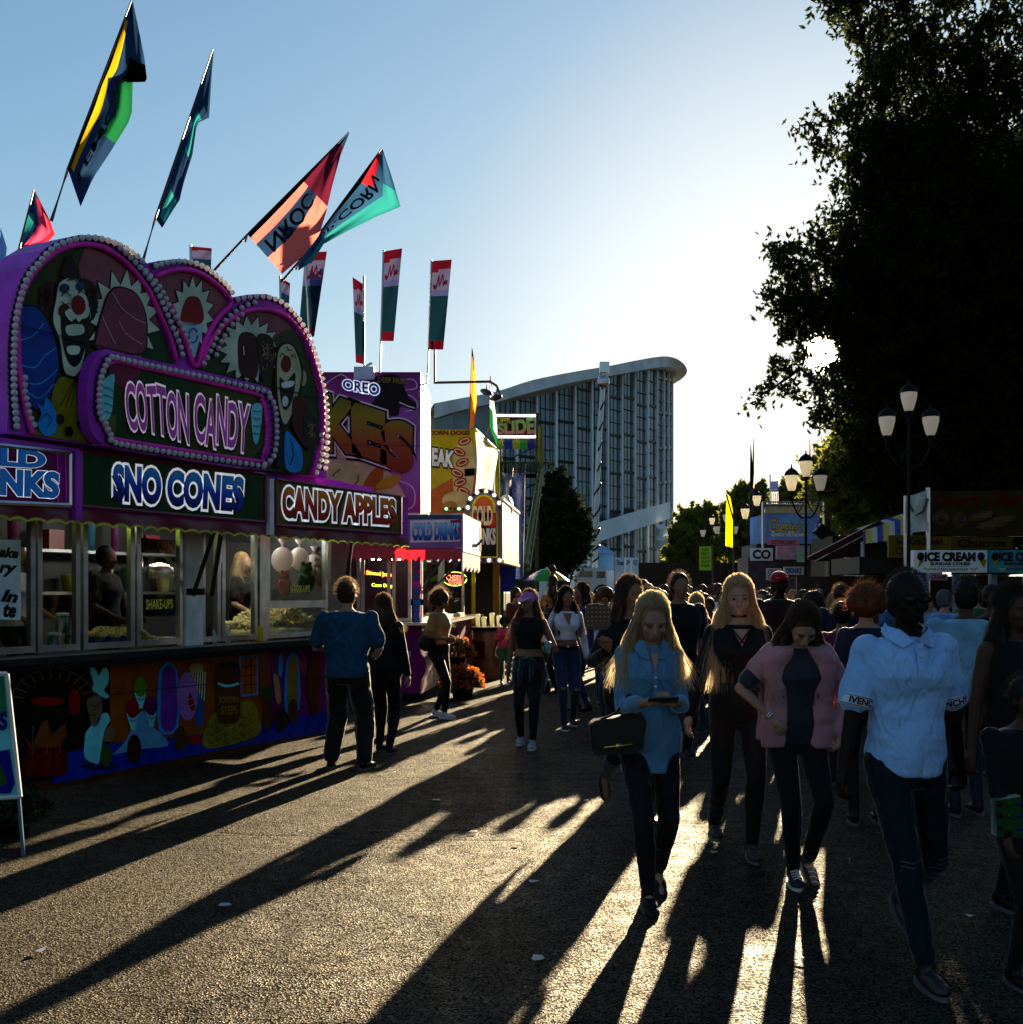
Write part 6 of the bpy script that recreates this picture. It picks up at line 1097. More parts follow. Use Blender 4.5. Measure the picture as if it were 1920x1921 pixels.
blobs = [B(1830, 60, 190, 25, .8), B(1700, 30, 110, 24), B(1630, 5, 70, 23, .8), B(1560, -20, 45, 22.5), B(1760, 170, 150, 25, .8), B(1640, 130, 50, 23), B(1880, 300, 220, 26, .8), B(1690, 230, 95, 24), B(1562, 225, 38, 23), B(1522, 232, 20, 22.7), B(1618, 250, 58, 23.5), B(1545, 278, 26, 23),
         B(1700, 330, 120, 24.5), B(1760, 450, 190, 25.5, .8), B(1695, 400, 62, 24), B(1900, 520, 220, 26, .8), B(1680, 520, 120, 24.5), B(1585, 485, 62, 23.5), B(1500, 490, 52, 23), B(1460, 478, 22, 22.6), B(1520, 560, 60, 23), B(1640, 590, 95, 24.5), B(1750, 650, 170, 25.5, .8), B(1880, 760, 200, 26, .8),
         B(1625, 690, 80, 24), B(1500, 690, 42, 23), B(1455, 725, 34, 22.8), B(1425, 745, 18, 22.6), B(1550, 745, 50, 23.3), B(1600, 770, 60, 24), B(1700, 800, 120, 25.5), B(1590, 640, 42, 23.8), B(1500, 590, 45, 23), B(1470, 560, 30, 22.8), B(1560, 600, 50, 23.4), B(1575, 690, 40, 23.5), B(1500, 236, 12, 22.6), B(1600, 30, 45, 23), B(1545, 5, 28, 22.5), B(1610, 180, 34, 23.4), B(1655, 345, 46, 24), B(1650, 860, 70, 25.8), B(1760, 900, 120, 26.5), B(1880, 930, 130, 26.5), B(1810, 1000, 110, 27)]
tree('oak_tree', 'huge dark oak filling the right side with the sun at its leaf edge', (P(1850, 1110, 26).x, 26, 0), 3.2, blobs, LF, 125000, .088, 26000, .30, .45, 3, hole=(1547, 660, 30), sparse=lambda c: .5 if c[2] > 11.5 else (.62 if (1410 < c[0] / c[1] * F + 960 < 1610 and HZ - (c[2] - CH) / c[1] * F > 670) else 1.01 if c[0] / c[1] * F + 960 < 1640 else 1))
# second row behind, closing the canopy
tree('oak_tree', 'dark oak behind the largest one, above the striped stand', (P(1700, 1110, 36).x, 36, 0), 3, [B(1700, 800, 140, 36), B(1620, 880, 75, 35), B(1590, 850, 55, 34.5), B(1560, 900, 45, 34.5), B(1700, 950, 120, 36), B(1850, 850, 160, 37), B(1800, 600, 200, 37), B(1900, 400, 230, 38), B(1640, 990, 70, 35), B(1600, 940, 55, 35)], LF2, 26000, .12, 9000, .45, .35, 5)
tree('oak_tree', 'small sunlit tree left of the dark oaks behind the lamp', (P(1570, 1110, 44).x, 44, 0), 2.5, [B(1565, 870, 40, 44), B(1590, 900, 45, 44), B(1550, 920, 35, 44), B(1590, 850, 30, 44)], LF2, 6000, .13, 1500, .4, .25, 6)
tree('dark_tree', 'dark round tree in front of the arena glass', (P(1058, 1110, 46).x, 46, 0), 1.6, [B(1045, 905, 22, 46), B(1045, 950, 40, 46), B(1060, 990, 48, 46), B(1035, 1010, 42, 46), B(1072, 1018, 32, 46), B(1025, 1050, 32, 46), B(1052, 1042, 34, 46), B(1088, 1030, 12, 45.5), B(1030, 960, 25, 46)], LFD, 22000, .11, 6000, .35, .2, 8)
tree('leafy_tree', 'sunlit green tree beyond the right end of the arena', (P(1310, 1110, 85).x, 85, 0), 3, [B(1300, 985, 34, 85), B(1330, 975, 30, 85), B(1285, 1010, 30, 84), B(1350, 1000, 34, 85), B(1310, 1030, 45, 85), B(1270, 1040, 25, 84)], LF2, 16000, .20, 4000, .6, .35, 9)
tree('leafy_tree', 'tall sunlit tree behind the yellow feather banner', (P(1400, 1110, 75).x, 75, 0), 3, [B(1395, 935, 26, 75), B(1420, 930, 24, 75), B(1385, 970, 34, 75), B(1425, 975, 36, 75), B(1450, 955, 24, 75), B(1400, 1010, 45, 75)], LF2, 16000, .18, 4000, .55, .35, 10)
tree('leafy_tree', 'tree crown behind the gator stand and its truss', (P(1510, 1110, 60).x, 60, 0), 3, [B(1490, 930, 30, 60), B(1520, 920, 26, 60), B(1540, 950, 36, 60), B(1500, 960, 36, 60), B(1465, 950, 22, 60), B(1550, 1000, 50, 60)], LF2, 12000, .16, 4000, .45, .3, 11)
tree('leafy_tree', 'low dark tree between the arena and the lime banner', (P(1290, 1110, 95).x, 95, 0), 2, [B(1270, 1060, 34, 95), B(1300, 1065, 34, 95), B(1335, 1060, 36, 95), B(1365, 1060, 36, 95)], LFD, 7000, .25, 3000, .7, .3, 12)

for x_, y_ in ((15.5, 9), (17, -8), (19, 22), (4, -26), (-14, -16), (-9, -30)):  # oak copies added out of view to cut sky light and reflections
    c = copy_tree(bpy.data.objects['oak_tree']); c.location = (x_, y_, 0); c['label'] = {9: 'added sky blocking oak just outside the right frame edge', -8: 'added sky blocking oak behind the camera on the right', 22: 'added sky blocking oak right of the huge dark oak', -26: 'added sky blocking oak far behind the camera', -16: 'added sky blocking oak behind the camera on the left', -30: 'added sky blocking oak farthest behind the camera on the left'}[y_]; c['group'] = 'added oaks out of view that block sky light'
# ------------------------------------------------------------------ people
PENDING = []
class Blob:
    """closed overlapping volumes, fused into one skin by a voxel remesh"""
    def __init__(s): s.b = MB(True)
    def ell(s, c, r, M=None, seg=14, rings=10): s.b.ell(c, r, None, seg, rings, M); return s
    def cap(s, p0, p1, r0, r1, seg=12, fl=1.0):
        p0, p1 = Vector(p0), Vector(p1); d = (p1 - p0); L_ = d.length
        if L_ < 1e-5: return s
        d.normalize(); a = d.cross(Vector((0, 1, .01)) if abs(d.y) < .9 else Vector((1, 0, 0))).normalized(); b = d.cross(a); vs = []; fs = []; prof = []
        for k in range(4): t = R(90 * k / 4 + 4); prof.append((-r0 * math.cos(t), r0 * math.sin(t)))
        for k in range(5): t = k / 4; prof.append((L_ * t, r0 + (r1 - r0) * t))
        for k in range(1, 5): t = R(90 * k / 4 - 4); prof.append((L_ + r1 * math.sin(t), r1 * math.cos(t)))
        for z, r in prof:
            for k in range(seg): t = 2 * math.pi * k / seg; vs.append(p0 + d * z + a * math.cos(t) * r + b * math.sin(t) * r * fl)
        n = len(prof)
        for i in range(n - 1):
            for k in range(seg): fs.append((i * seg + k, i * seg + (k + 1) % seg, (i + 1) * seg + (k + 1) % seg, (i + 1) * seg + k))
        fs += [range(seg - 1, -1, -1), range((n - 1) * seg, n * seg)]; s.b.add(vs, fs, None); return s
    def chain(s, pts, rs, seg=12, fl=1.0):
        for i in range(len(pts) - 1): s.cap(pts[i], pts[i + 1], rs[i], rs[i + 1], seg, fl)
        return s
    def loft(s, rings, seg=24, T=None, sq=2.3):
        """rings (z, rx, ry, x, y), squarish ellipses"""
        vs = []; fs = []; n = len(rings)
        for z, rx, ry, x, y in rings:
            for k in range(seg):
                t = 2 * math.pi * k / seg; c, q = math.cos(t), math.sin(t); p = Vector((x + rx * abs(c) ** (2 / sq) * (1 if c > 0 else -1), y + ry * abs(q) ** (2 / sq) * (1 if q > 0 else -1), z))
                vs.append(T(p) if T else p)
        for i in range(n - 1):
            for k in range(seg): fs.append((i * seg + k, i * seg + (k + 1) % seg, (i + 1) * seg + (k + 1) % seg, (i + 1) * seg + k))
        fs += [range(seg - 1, -1, -1), range((n - 1) * seg, n * seg)]; s.b.add(vs, fs, None); return s
    def build(s, name, m, par, X, vox, smooth=6, wr=0, label=None, kind=None):
        s.b.mats = [m]; s.b.v = [tuple(X @ Vector(v)) for v in s.b.v]; o = s.b.build(name, par, label)
        md = o.modifiers.new('r', 'REMESH'); md.mode = 'VOXEL'; md.voxel_size = vox; md.use_smooth_shade = True
        if smooth: q = o.modifiers.new('s', 'SMOOTH'); q.iterations = smooth; q.factor = .5
        if wr:
            tx = bpy.data.textures.get('folds') or bpy.data.textures.new('folds', 'CLOUDS'); tx.noise_scale = .14; tx.noise_depth = 2
            dm = o.modifiers.new('d', 'DISPLACE'); dm.texture = tx; dm.texture_coords = 'GLOBAL'; dm.strength = wr; dm.mid_level = .40
        PENDING.append(o); return o
def flush():
    dg = bpy.context.evaluated_depsgraph_get()
    for o in PENDING:
        me = bpy.data.meshes.new_from_object(o.evaluated_get(dg)); mats_ = [m for m in o.data.materials]; old = o.data; o.modifiers.clear(); o.data = me; me.name = o.name
        me.materials.clear(); [me.materials.append(m) for m in mats_]; me.polygons.foreach_set('material_index', [0] * len(me.polygons)); me.polygons.foreach_set('use_smooth', [True] * len(me.polygons)); bpy.data.meshes.remove(old)
    PENDING.clear()
def ik(a, b, l1, l2, pole):
    a, b, pole = Vector(a), Vector(b), Vector(pole); d = b - a; L_ = d.length; 
    if L_ > (l1 + l2) * .999: b = a + d * ((l1 + l2) * .999 / L_); d = b - a; L_ = d.length
    x = (l1 * l1 - l2 * l2 + L_ * L_) / (2 * L_); h = math.sqrt(max(0, l1 * l1 - x * x)); d.normalize(); p = (pole - d * pole.dot(d)).normalized(); return a + d * x + p * h, b
SK = lambda c: mat('skin %d %d' % (int(c[0] * 100), int(c[2] * 100)), c, .6, noise=.12, spec=.14)
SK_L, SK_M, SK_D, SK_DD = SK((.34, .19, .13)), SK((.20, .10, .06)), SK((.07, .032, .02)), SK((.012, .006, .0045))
def cl(c, rough=.62, nz=.25, ns=9, sh=.25): return mat('cloth %d %d %d' % tuple(int(v * 1000) for v in c), c, rough, noise=nz, nscale=ns, spec=.12, bump=.25, bscale=300, sheen=min(1, sh * 3.5), fold=.4)
def hairm(n, c, tl=.4): return mat('hair ' + n, c, .55, noise=.4, nscale=30, transl=tl, spec=.22)
H_BLK, H_BRN, H_BLD, H_RED = hairm('black', (.012, .009, .008), .25), hairm('brown', (.06, .032, .018)), hairm('blond', (.36, .23, .10), .5), hairm('auburn', (.12, .035, .015))
STR = {m_.name: mat(m_.name + ' strands', c_, .5, transl=.7, spec=.3) for m_, c_ in ((H_BLK, (.05, .035, .025)), (H_BRN, (.13, .085, .055)), (H_BLD, (.52, .42, .28)), (H_RED, (.32, .10, .04)))}  # strand colours lighter than the hair, to brighten the backlit halo
C_BLK = cl((.006, .006, .007), sh=.08); C_NVY = cl((.010, .014, .032), sh=.1); C_JEAN = cl((.016, .034, .075), sh=.12); C_DJN = cl((.004, .007, .014), sh=.1); C_WHT = cl((.62, .66, .72)); SOLE = mat('shoe sole', (.08, .08, .085), .6); SOLEW = mat('white sole', (.5, .5, .5), .6)
class Pose: pass
def hand(B, w_, fd, side, up, s, curl=.35, thumb=None, spread=.016):
    """palm from wrist w_ along fd; five separate fingers. up = back-of-hand direction; side = thumb side"""
    fd, up = Vector(fd).normalized(), Vector(up); up = (up - fd * up.dot(fd)).normalized(); sd_ = fd.cross(up) * side; w_ = Vector(w_)
    k = w_ + fd * .085 * s
    for i in range(4):
        u = (i - 1.5) * -.019 * s; B.cap(w_ + sd_ * u * .6 + fd * .01, k + sd_ * u, .0145 * s, .0125 * s, 8)
    B.ell(w_ + fd * .045 * s, (.03 * s, .03 * s, .03 * s))
    for i, L_ in enumerate((.070, .080, .074, .058)):
        u = (1.5 - i) * .019 * s; p = k + sd_ * u; d = fd + sd_ * (1.5 - i) * .05; pts = [p]; rs = [.0105 * s]; c = 0
        for j, f_ in enumerate((.42, .32, .26)): c += curl * (1 + .5 * j) * (1 + .1 * i); p = p + (d * math.cos(c) - up * math.sin(c)).normalized() * L_ * f_ * s; pts.append(p); rs.append((.0098 - .001 * j) * s)
        B.chain(pts, rs, 8)
    t0 = w_ + fd * .02 * s + sd_ * .024 * s; t1 = t0 + (fd * .6 + sd_ * .7 - up * .25).normalized() * .04 * s; t2 = t1 + (fd * .85 + sd_ * .15 - up * .45).normalized() * .032 * s; t3 = t2 + (fd * .8 - sd_ * .15 - up * .5).normalized() * .026 * s
    B.chain([t0, t1, t2, t3], [.014 * s, .012 * s, .0105 * s, .009 * s], 8)
def figure(label, px, Y, H, rot=0, skin=SK_M, top=None, bottom=None, shoes=None, hair=None, pose=None, vox=.012, fem=True, broad=1., sleeve='long', hem=.86, flare=.0, hairlen=None, group=None, strands=0, xy=None, legw=1., legwear='slim', bun=False, wr=.0, neckhide=False, name='person', curly=False):
    """top/bottom/shoes materials. pose keys in metres for a 1.70 m figure, feet at 0: fa,fb ankle points (viewer's left, right), ha,hb wrists, lean, pitch, yaw"""
    p = dict(fa=(-.09, -.02, .085), fb=(.09, .05, .085), ha=(-.27, -.02, .80), hb=(.27, .02, .80), lean=0, pitch=0, yaw=0, tilt=0, toea=(0, -1, 0), toeb=(0, -1, 0), poa=(-.3, .8, 0), pob=(.3, .8, 0), fga=None, fgb=None, upa=(-1, 0, 0), upb=(1, 0, 0), kna=(-.05, -1, 0), knb=(.05, -1, 0), hipx=0, curl=.35, shr=0, pelz=.90, bodyyaw=0)
    p.update(pose or {}); s = H / 1.70
    x0, y0 = xy if xy else ((px - 960) / F * Y, Y); o = thing(name, label, 'person', (x0, y0, 0), group)
    X = Matrix.Translation((x0, y0, 0)) @ Matrix.Rotation(R(rot), 4, 'Z') @ Matrix.Scale(s, 4)
    pz = p['pelz']; cz = Vector((p['hipx'], 0, pz)); LM = Matrix.Rotation(R(p['lean']), 3, 'X') @ Matrix.Rotation(R(p['bodyyaw']), 3, 'Z')
    def T(v): v = Vector(v) + Vector((p['hipx'], 0, pz - .90)); return cz + LM @ (v - cz) if v.z > pz else v
    sw = (.165 if fem else .195) * broad; hw = (.162 if fem else .155) * (broad ** .5)
    def rings(k=0., z_hi=1.47, z_lo=.80, fl=0.):
        base = [(.78, .12, .085, 0, .01), (.84, hw * .98, .105, 0, .015), (.92, hw * 1.02, .118, 0, .015), (1.0, hw * .94, .112, 0, .005), (1.08, (.125 if fem else .15) * broad, .098 * broad, 0, 0), (1.17, (.138 if fem else .165) * broad, .105 * broad, 0, 0), (1.26, (.155 if fem else .178) * broad, (.125 if fem else .118), 0, -.012), (1.34, sw * .95, .108, 0, 0), (1.395, sw * .86, .085, 0, .01), (1.43, .10, .066, 0, .015), (1.455, .062, .056, 0, .012), (1.50, .053, .052, 0, 0)]
        return [(z, rx + k + max(0, (1.25 - z)) * fl, ry + k + max(0, (1.25 - z)) * fl * .8, x, y) for z, rx, ry, x, y in base if z_lo <= z <= z_hi]
    sh = [T((-sw + .015, .01, 1.375 + p['shr'])), T((sw - .015, .01, 1.375 + p['shr']))]
    el, wr_, hp, kn, an = [], [], [], [], []
    for i, (h_, po) in enumerate(((p['ha'], p['poa']), (p['hb'], p['pob']))):
        e, w_ = ik(sh[i], h_, .285, .25, po); el.append(e); wr_.append(w_)
    for i, (f_, kp) in enumerate(((p['fa'], p['kna']), (p['fb'], p['knb']))):
        h_ = Vector(((-.088, .088)[i] + p['hipx'], .01, pz - .02)); k, a = ik(h_, f_, .43, .41, kp); hp.append(h_); kn.append(k); an.append(a)
    hd = T((0, -.012, 1.475)); HM = LM @ Matrix.Rotation(R(p['yaw']), 3, 'Z') @ Matrix.Rotation(R(p['pitch']), 3, 'X') @ Matrix.Rotation(R(p['tilt']), 3, 'Y')
    def hp_(v): return hd + HM @ Vector(v)
    det = vox < .009
    # ---- body
    b = Blob(); b.loft(rings(), T=T)
    b.cap(hd - HM @ Vector((0, -.015, .05)), hp_((0, .005, .05)), .052, .05)
    b.ell(hp_((0, .005, .13)), (.077, .096, .100), HM); b.ell(hp_((0, -.022, .075)), (.058, .072, .072), HM); b.ell(hp_((0, -.062, .035)), (.028, .026, .024), HM)
    b.cap(hp_((0, -.088, .125)), hp_((0, -.113, .084)), .009, .0135, 8); b.ell(hp_((0, -.100, .079)), (.018, .012, .009), HM, 8, 6)
    b.cap(hp_((-.019, -.093, .055)), hp_((.019, -.093, .055)), .0065, .0065, 8); b.cap(hp_((-.014, -.091, .046)), hp_((.014, -.091, .046)), .007, .007, 8)
    for sx in (-1, 1): b.ell(hp_((sx * .036, -.078, .135)), (.024, .016, .010), HM, 8, 6); b.ell(hp_((sx * .042, -.066, .088)), (.022, .022, .022), HM, 10, 8); b.ell(hp_((sx * .076, .012, .108)), (.010, .018, .028), HM, 8, 6)
    for i in range(2):
        b.chain([sh[i], el[i], wr_[i]], [.047 * broad, .037, .024]); b.cap(sh[i].lerp(el[i], .15), sh[i].lerp(el[i], .6), .044 * broad, .042 * broad); b.cap(el[i].lerp(wr_[i], .1), el[i].lerp(wr_[i], .5), .036, .031)
        fd = Vector(p['fga' if i == 0 else 'fgb'] or (wr_[i] - el[i])); up = p['upa' if i == 0 else 'upb']
        hand(b, wr_[i], fd, (1 if i == 0 else -1), up, 1.0, p['curl'])
        b.chain([hp[i], kn[i], an[i]], [.080 * legw, .052 * legw, .034]); b.cap(kn[i].lerp(an[i], .12), kn[i].lerp(an[i], .45), .050 * legw, .046 * legw); b.cap(hp[i], hp[i].lerp(kn[i], .5), .088 * legw, .072 * legw)
        td = Vector(p['toea' if i == 0 else 'toeb']).normalized(); b.cap(an[i] + Vector((0, 0, -.03)), an[i] + td * .12 - Vector((0, 0, .05)), .03, .022)
    b.build('body', skin, o, X, vox, 4)
    # ---- eyes, brows
    if det:
        for sx in (-1, 1):
            e = MB(True); e.ell(X @ hp_((sx * .032, -.0825, .118)), (.0135 * s, .008 * s, .0065 * s), mat('eye white', (.10, .095, .09), .3), 10, 8); e.ell(X @ hp_((sx * .032, -.0895, .118)), (.0055 * s, .003 * s, .0055 * s), BLACK, 8, 6); e.build('eye', o)
            e = MB(True); e.tube([X @ hp_((sx * .016, -.0945, .138)), X @ hp_((sx * .034, -.094, .143)), X @ hp_((sx * .052, -.082, .137))], .0032 * s, hair[1] if hair else BLACK, 5); e.build('eyebrow', o)
    # ---- trousers
    if bottom:
        b = Blob(); t_ = Blob(); b.loft(rings(.012, 1.03, .78), T=T)
        for i in range(2):
            if legwear == 'slim': r_ = (.094, .061, .044, .046); 
            elif legwear == 'loose': r_ = (.105, .082, .072, .07)
            else: r_ = (.098, .070, .060, .06)
            if legwear == 'shorts': b.chain([hp[i], hp[i].lerp(kn[i], .75)], [.102 * legw, .088 * legw])
            else: b.chain([hp[i], kn[i], kn[i].lerp(an[i], .93)], [r_[0] * legw, r_[1] * legw, r_[2]]); b.cap(kn[i].lerp(an[i], .1), kn[i].lerp(an[i], .45), r_[1] * legw, (r_[1] - .004) * legw)
        b.build('trousers' if legwear != 'shorts' else 'shorts', bottom, o, X, vox, 3, wr * .6)
    # ---- shoes
    if shoes:
        for i in range(2):
            td = Vector(p['toea' if i == 0 else 'toeb']).normalized(); a = an[i]; b = Blob(); M = Vector((0, -1, 0)).rotation_difference(td).to_matrix(); dn = M @ Vector((0, 0, -1))
            b.ell(a + dn * .03 + td * -.02, (.036, .048, .045), M); b.ell(a + dn * .045 + td * .07, (.043, .085, .035), M); b.ell(a + dn * .052 + td * .13, (.042, .05, .028), M); b.cap(a + dn * -.01, a + dn * .03, .040, .036)
            so_ = b.build('shoe', shoes, o, X, max(vox * .8, .006), 3)
            q = MB(True); n = 16; pts = [(math.cos(2 * math.pi * k / n) * .045, .05 + math.sin(2 * math.pi * k / n) * .135) for k in range(n)]; v = [X @ (a + dn * .066 + M @ Vector((x, -y, 0))) for x, y in pts]; q.prism(v, (X.to_3x3() @ dn) * .02, SOLEW if shoes.name.startswith(('canvas', 'trainer', 'white')) else SOLE); q.build('sole', so_)
            if det and shoes.name.startswith('canvas'):
                q = MB(True)
                for k in range(5): zz = .015 + k * .02; c0 = a + dn * (.0 + .006 * k) + td * zz * 1.6; q.tube([X @ (c0 + M @ Vector((-.025, 0, .005))), X @ (c0 + M @ Vector((0, -.006, .016)) ), X @ (c0 + td * .02 + M @ Vector((.025, 0, .005)))], .004, WHITE, 5)
                q.build('laces', so_)
    # ---- top
    if top:
        b = Blob(); b.loft([r for r in rings(.016, 1.445, hem, flare)] if hem > .70 else rings(.016, 1.445, .70, flare), T=T)
        if hem < .80: r0 = rings(.016, 1.44, .78, flare)[0]; b.loft([(hem, r0[1] + flare * .15, r0[2] + flare * .12, 0, 0), (r0[0] + .02, r0[1], r0[2], 0, 0), (r0[0] + .1, r0[1], r0[2], 0, 0)], T=lambda v: Vector(v) + Vector((p['hipx'], 0, pz - .9)))
        if sleeve != 'none':
            for i in range(2):
                k = 1.12 if not fem else 1.0
                b.ell(sh[i], (.058 * k,) * 3)
                if sleeve == 'long': b.chain([sh[i], el[i], el[i].lerp(wr_[i], .93)], [.058, .048, .040]); b.cap(el[i].lerp(wr_[i], .05), el[i].lerp(wr_[i], .8), .050, .042)
                elif sleeve == 'roll': b.chain([sh[i], el[i], el[i].lerp(wr_[i], .72)], [.056, .046, .045]); b.cap(el[i].lerp(wr_[i], .60), el[i].lerp(wr_[i], .76), .050, .045)
                else: b.chain([sh[i], sh[i].lerp(el[i], .75)], [.058 * k, .064 * k])
        b.build('shirt' if sleeve != 'none' else 'top', top, o, X, vox, 3, wr)
    # ---- hair
    if hair:
        kind, hm = hair[0], hair[1]; b = Blob()
        if kind != 'bald':
            g = {'short': .006, 'crop': .0, 'long': .006, 'curly': .03, 'bun': .008, 'cap': .006}[kind]
            b.ell(hp_((0, .022, .145)), (.080 + g, .094 + g, .096 + g), HM, 18, 14)
            if kind in ('short', 'crop'): b.ell(hp_((0, .03, .10)), (.078 + g, .078, .075), HM)
            if kind == 'curly':
                rs = np.random.RandomState(int(abs(px)) + 1)
                for k in range(110): d = Vector(rs.normal(size=3)).normalized(); d.y = abs(d.y) * .9 - .25 * (d.z > .3); d.z = max(-.5, d.z); b.ell(hp_(Vector((0, .03, .14)) + Vector((d.x * .118, d.y * .118, d.z * .115))), (.030,) * 3, None, 8, 6)
            if kind == 'bun': b.ell(hp_((0, .11, .20)), (.04,) * 3)
            if kind == 'cap' or kind == 'long' or kind == 'curly': pass
            if kind in ('long', 'cap'):
                hl = hairlen or .34; rs = np.random.RandomState(int(abs(px)))
                nb = hp_((0, .075, .08)); 
                b.chain([hp_((0, .06, .12)), T((0, .085, 1.46)), T((0, .12, 1.50 - hl))], [.085, .085, .05], 14, .7)
                for sx in (-1, 1):
                    b.chain([hp_((sx * .066, .01, .16)), hp_((sx * .086, .01, .06)), T((sx * .10, -.03, 1.43)), T((sx * .105, -.105, 1.50 - hl))], [.018, .022, .026, .012], 10); b.chain([hp_((sx * .075, .03, .1)), T((sx * .11, .03, 1.44)), T((sx * .125, .03, 1.50 - hl * .8))], [.035, .042, .022], 10)
            ho = b.build('hair', hm, o, X, max(vox, .008), 2, .010 if kind != 'crop' else 0)
            if strands:
                rs = np.random.RandomState(5 + int(px)); V = []; Fc = []; nb = 0; hl = hairlen or .05
                for k in range(strands):
                    th = rs.rand() * 2 * math.pi; ph = rs.rand() ** .7 * 1.75
                    d = Vector((math.sin(ph) * math.sin(th), math.sin(ph) * math.cos(th), math.cos(ph)))
                    if d.y < -.55 and d.z < .62: continue
                    root = hp_(Vector((0, .022, .145)) + Vector((d.x * .09, d.y * .104, d.z * .106))); w0 = .0009 + .0010 * rs.rand()
                    if kind in ('long', 'cap'):
                        L_ = hl * (.75 + .45 * rs.rand()); fly = .018 + .05 * rs.rand() ** 2.2; lift = .003 + .020 * rs.rand() ** 2; out = Vector((d.x, d.y, 0)); out = (out.normalized() if out.length > .05 else Vector((rs.normal(), rs.normal(), 0)).normalized()); out.y = max(out.y, -.3); pts = []
                        side = hp_((out.x * (.088 + fly * .5), out.y * .095 + .015, .07)); sh_ = T((out.x * (.108 + fly * .9), out.y * .12 + .0, 1.44)); en = T((out.x * (.115 + fly * 1.9) + .022 * rs.normal(), out.y * .15 - (.05 if d.y < .2 else -.03) + .02 * rs.normal(), 1.50 - L_))
                        pts = spline([tuple(root), tuple(root + HM @ (Vector((out.x * .5, out.y * .5, 1)) * lift)) if d.z > .1 else tuple(root.lerp(side, .4)), tuple(side), tuple(sh_), tuple(en)], 4, False)
                    else:
                        q = root; pts = [tuple(q)]; dd = HM @ d; ll = (.009 if kind == 'crop' else .06) * (.5 + rs.rand()) if kind != 'short' else .025
                        for j in range(4): dd = (dd + Vector(rs.normal(size=3)) * .7 * (1 if kind == 'curly' else .3)).normalized(); q = q + dd * ll / 3; pts.append(tuple(q))
                    n = len(pts); pv = Vector(rs.normal(size=3)).normalized()
                    for j, q in enumerate(pts): q = Vector(q); w_ = w0 * (1 - .7 * j / n); V += [tuple(X @ (q - pv * w_)), tuple(X @ (q + pv * w_))]
                    for j in range(n - 1): Fc.append((nb + 2 * j, nb + 2 * j + 1, nb + 2 * j + 3, nb + 2 * j + 2))
                    nb += 2 * n
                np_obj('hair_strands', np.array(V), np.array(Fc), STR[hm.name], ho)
    o['_'] = 0; del o['_']
    info = Pose(); info.o = o; info.X = X; info.T = T; info.hp = hp_; info.sh = sh; info.el = el; info.wr = wr_; info.hd = hd; info.HM = HM; info.kn = kn; info.an = an; info.hip = hp; info.s = s; return info
CANVAS = mat('canvas shoe', (.012, .014, .02), .8); TRAIN = mat('trainer', (.25, .3, .36), .6, noise=.3, nscale=40); LEATH = mat('black leather', (.005, .0045, .0045), .42, spec=.2, bump=.2, bscale=90)
# ---- the man in the pale polo shirt
POLO = mat('polo cotton', (.34, .58, .98), .85, noise=.06, nscale=4, bump=.12, bscale=500, sheen=.8, spec=.2, transl=.15, fold=.8)
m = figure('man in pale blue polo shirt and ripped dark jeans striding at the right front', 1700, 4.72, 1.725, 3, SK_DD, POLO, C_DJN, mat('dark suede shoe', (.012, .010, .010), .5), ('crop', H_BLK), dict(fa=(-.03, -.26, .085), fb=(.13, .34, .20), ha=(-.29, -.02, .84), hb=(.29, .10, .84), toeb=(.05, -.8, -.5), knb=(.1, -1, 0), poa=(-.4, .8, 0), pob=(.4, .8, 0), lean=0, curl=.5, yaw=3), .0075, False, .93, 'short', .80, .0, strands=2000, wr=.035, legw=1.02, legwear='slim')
o = m.o; X = m.X
def skinpath(m_, pts): return [m_.X @ m_.T(p) for p in pts]
q = MB(True)   # collar, placket
for sx in (-1, 1):
    v = skinpath(m, [(sx * .006, -.095, 1.415), (sx * .06, -.075, 1.462), (sx * .09, -.01, 1.475), (sx * .075, .05, 1.49), (sx * .105, .02, 1.452), (sx * .115, -.055, 1.425), (sx * .065, -.115, 1.385)]); q.prism(v, X.to_3x3() @ Vector((0, -.006, .003)), POLO)
q.build('collar', o)
q = MB(True); v = skinpath(m, [(-.015, -.137, 1.41), (.015, -.137, 1.41), (.015, -.152, 1.27), (-.015, -.152, 1.27)]); q.prism(v, X.to_3x3() @ Vector((0, -.005, 0)), POLO); 
for z in (1.39, 1.35, 1.295): q.lathe(X @ m.T((0, -.150 - (1.40 - z) * .08, z)), [(.006, 0), (.006, .003)], mat('button', (.6, .62, .65), .3), 8, (0, -1, 0))
q.build('placket', o)
for i, word in enumerate(('IVENC', 'NCHY')):
    c = m.sh[i].lerp(m.el[i], .80); d = (m.el[i] - m.sh[i]).normalized(); q = MB(True); q.lathe(X @ (c - d * .022), [(.072, -.004), (.0745, .0), (.0745, .046), (.072, .05)], cl((.55, .62, .75)), 24, X.to_3x3() @ d); q.lathe(X @ (c - d * .020), [(.0752, 0), (.0752, .003)], BLACK, 24, X.to_3x3() @ d); q.lathe(X @ (c + d * .019), [(.0752, 0), (.0752, .003)], BLACK, 24, X.to_3x3() @ d)
    a = d.cross(Vector((0, 1, 0))).normalized() * (-1 if d.cross(Vector((0, 1, 0))).x < 0 else 1); f_ = a.cross(d).normalized(); f_ = f_ if f_.y < 0 else -f_
    bx, fs = textmesh(word, .035); x1 = max(v[0] for v in bx); vs = []
    for x, y in bx: t = (x / x1 - .5) * 1.5; vs.append(X @ (c - d * (y * .038 - .013) + (f_ * math.cos(t) + a * math.sin(t)) * (.0760)))
    q.add(vs, fs, BLACK); q.build('sleeve_band', o)
q = MB(True); 
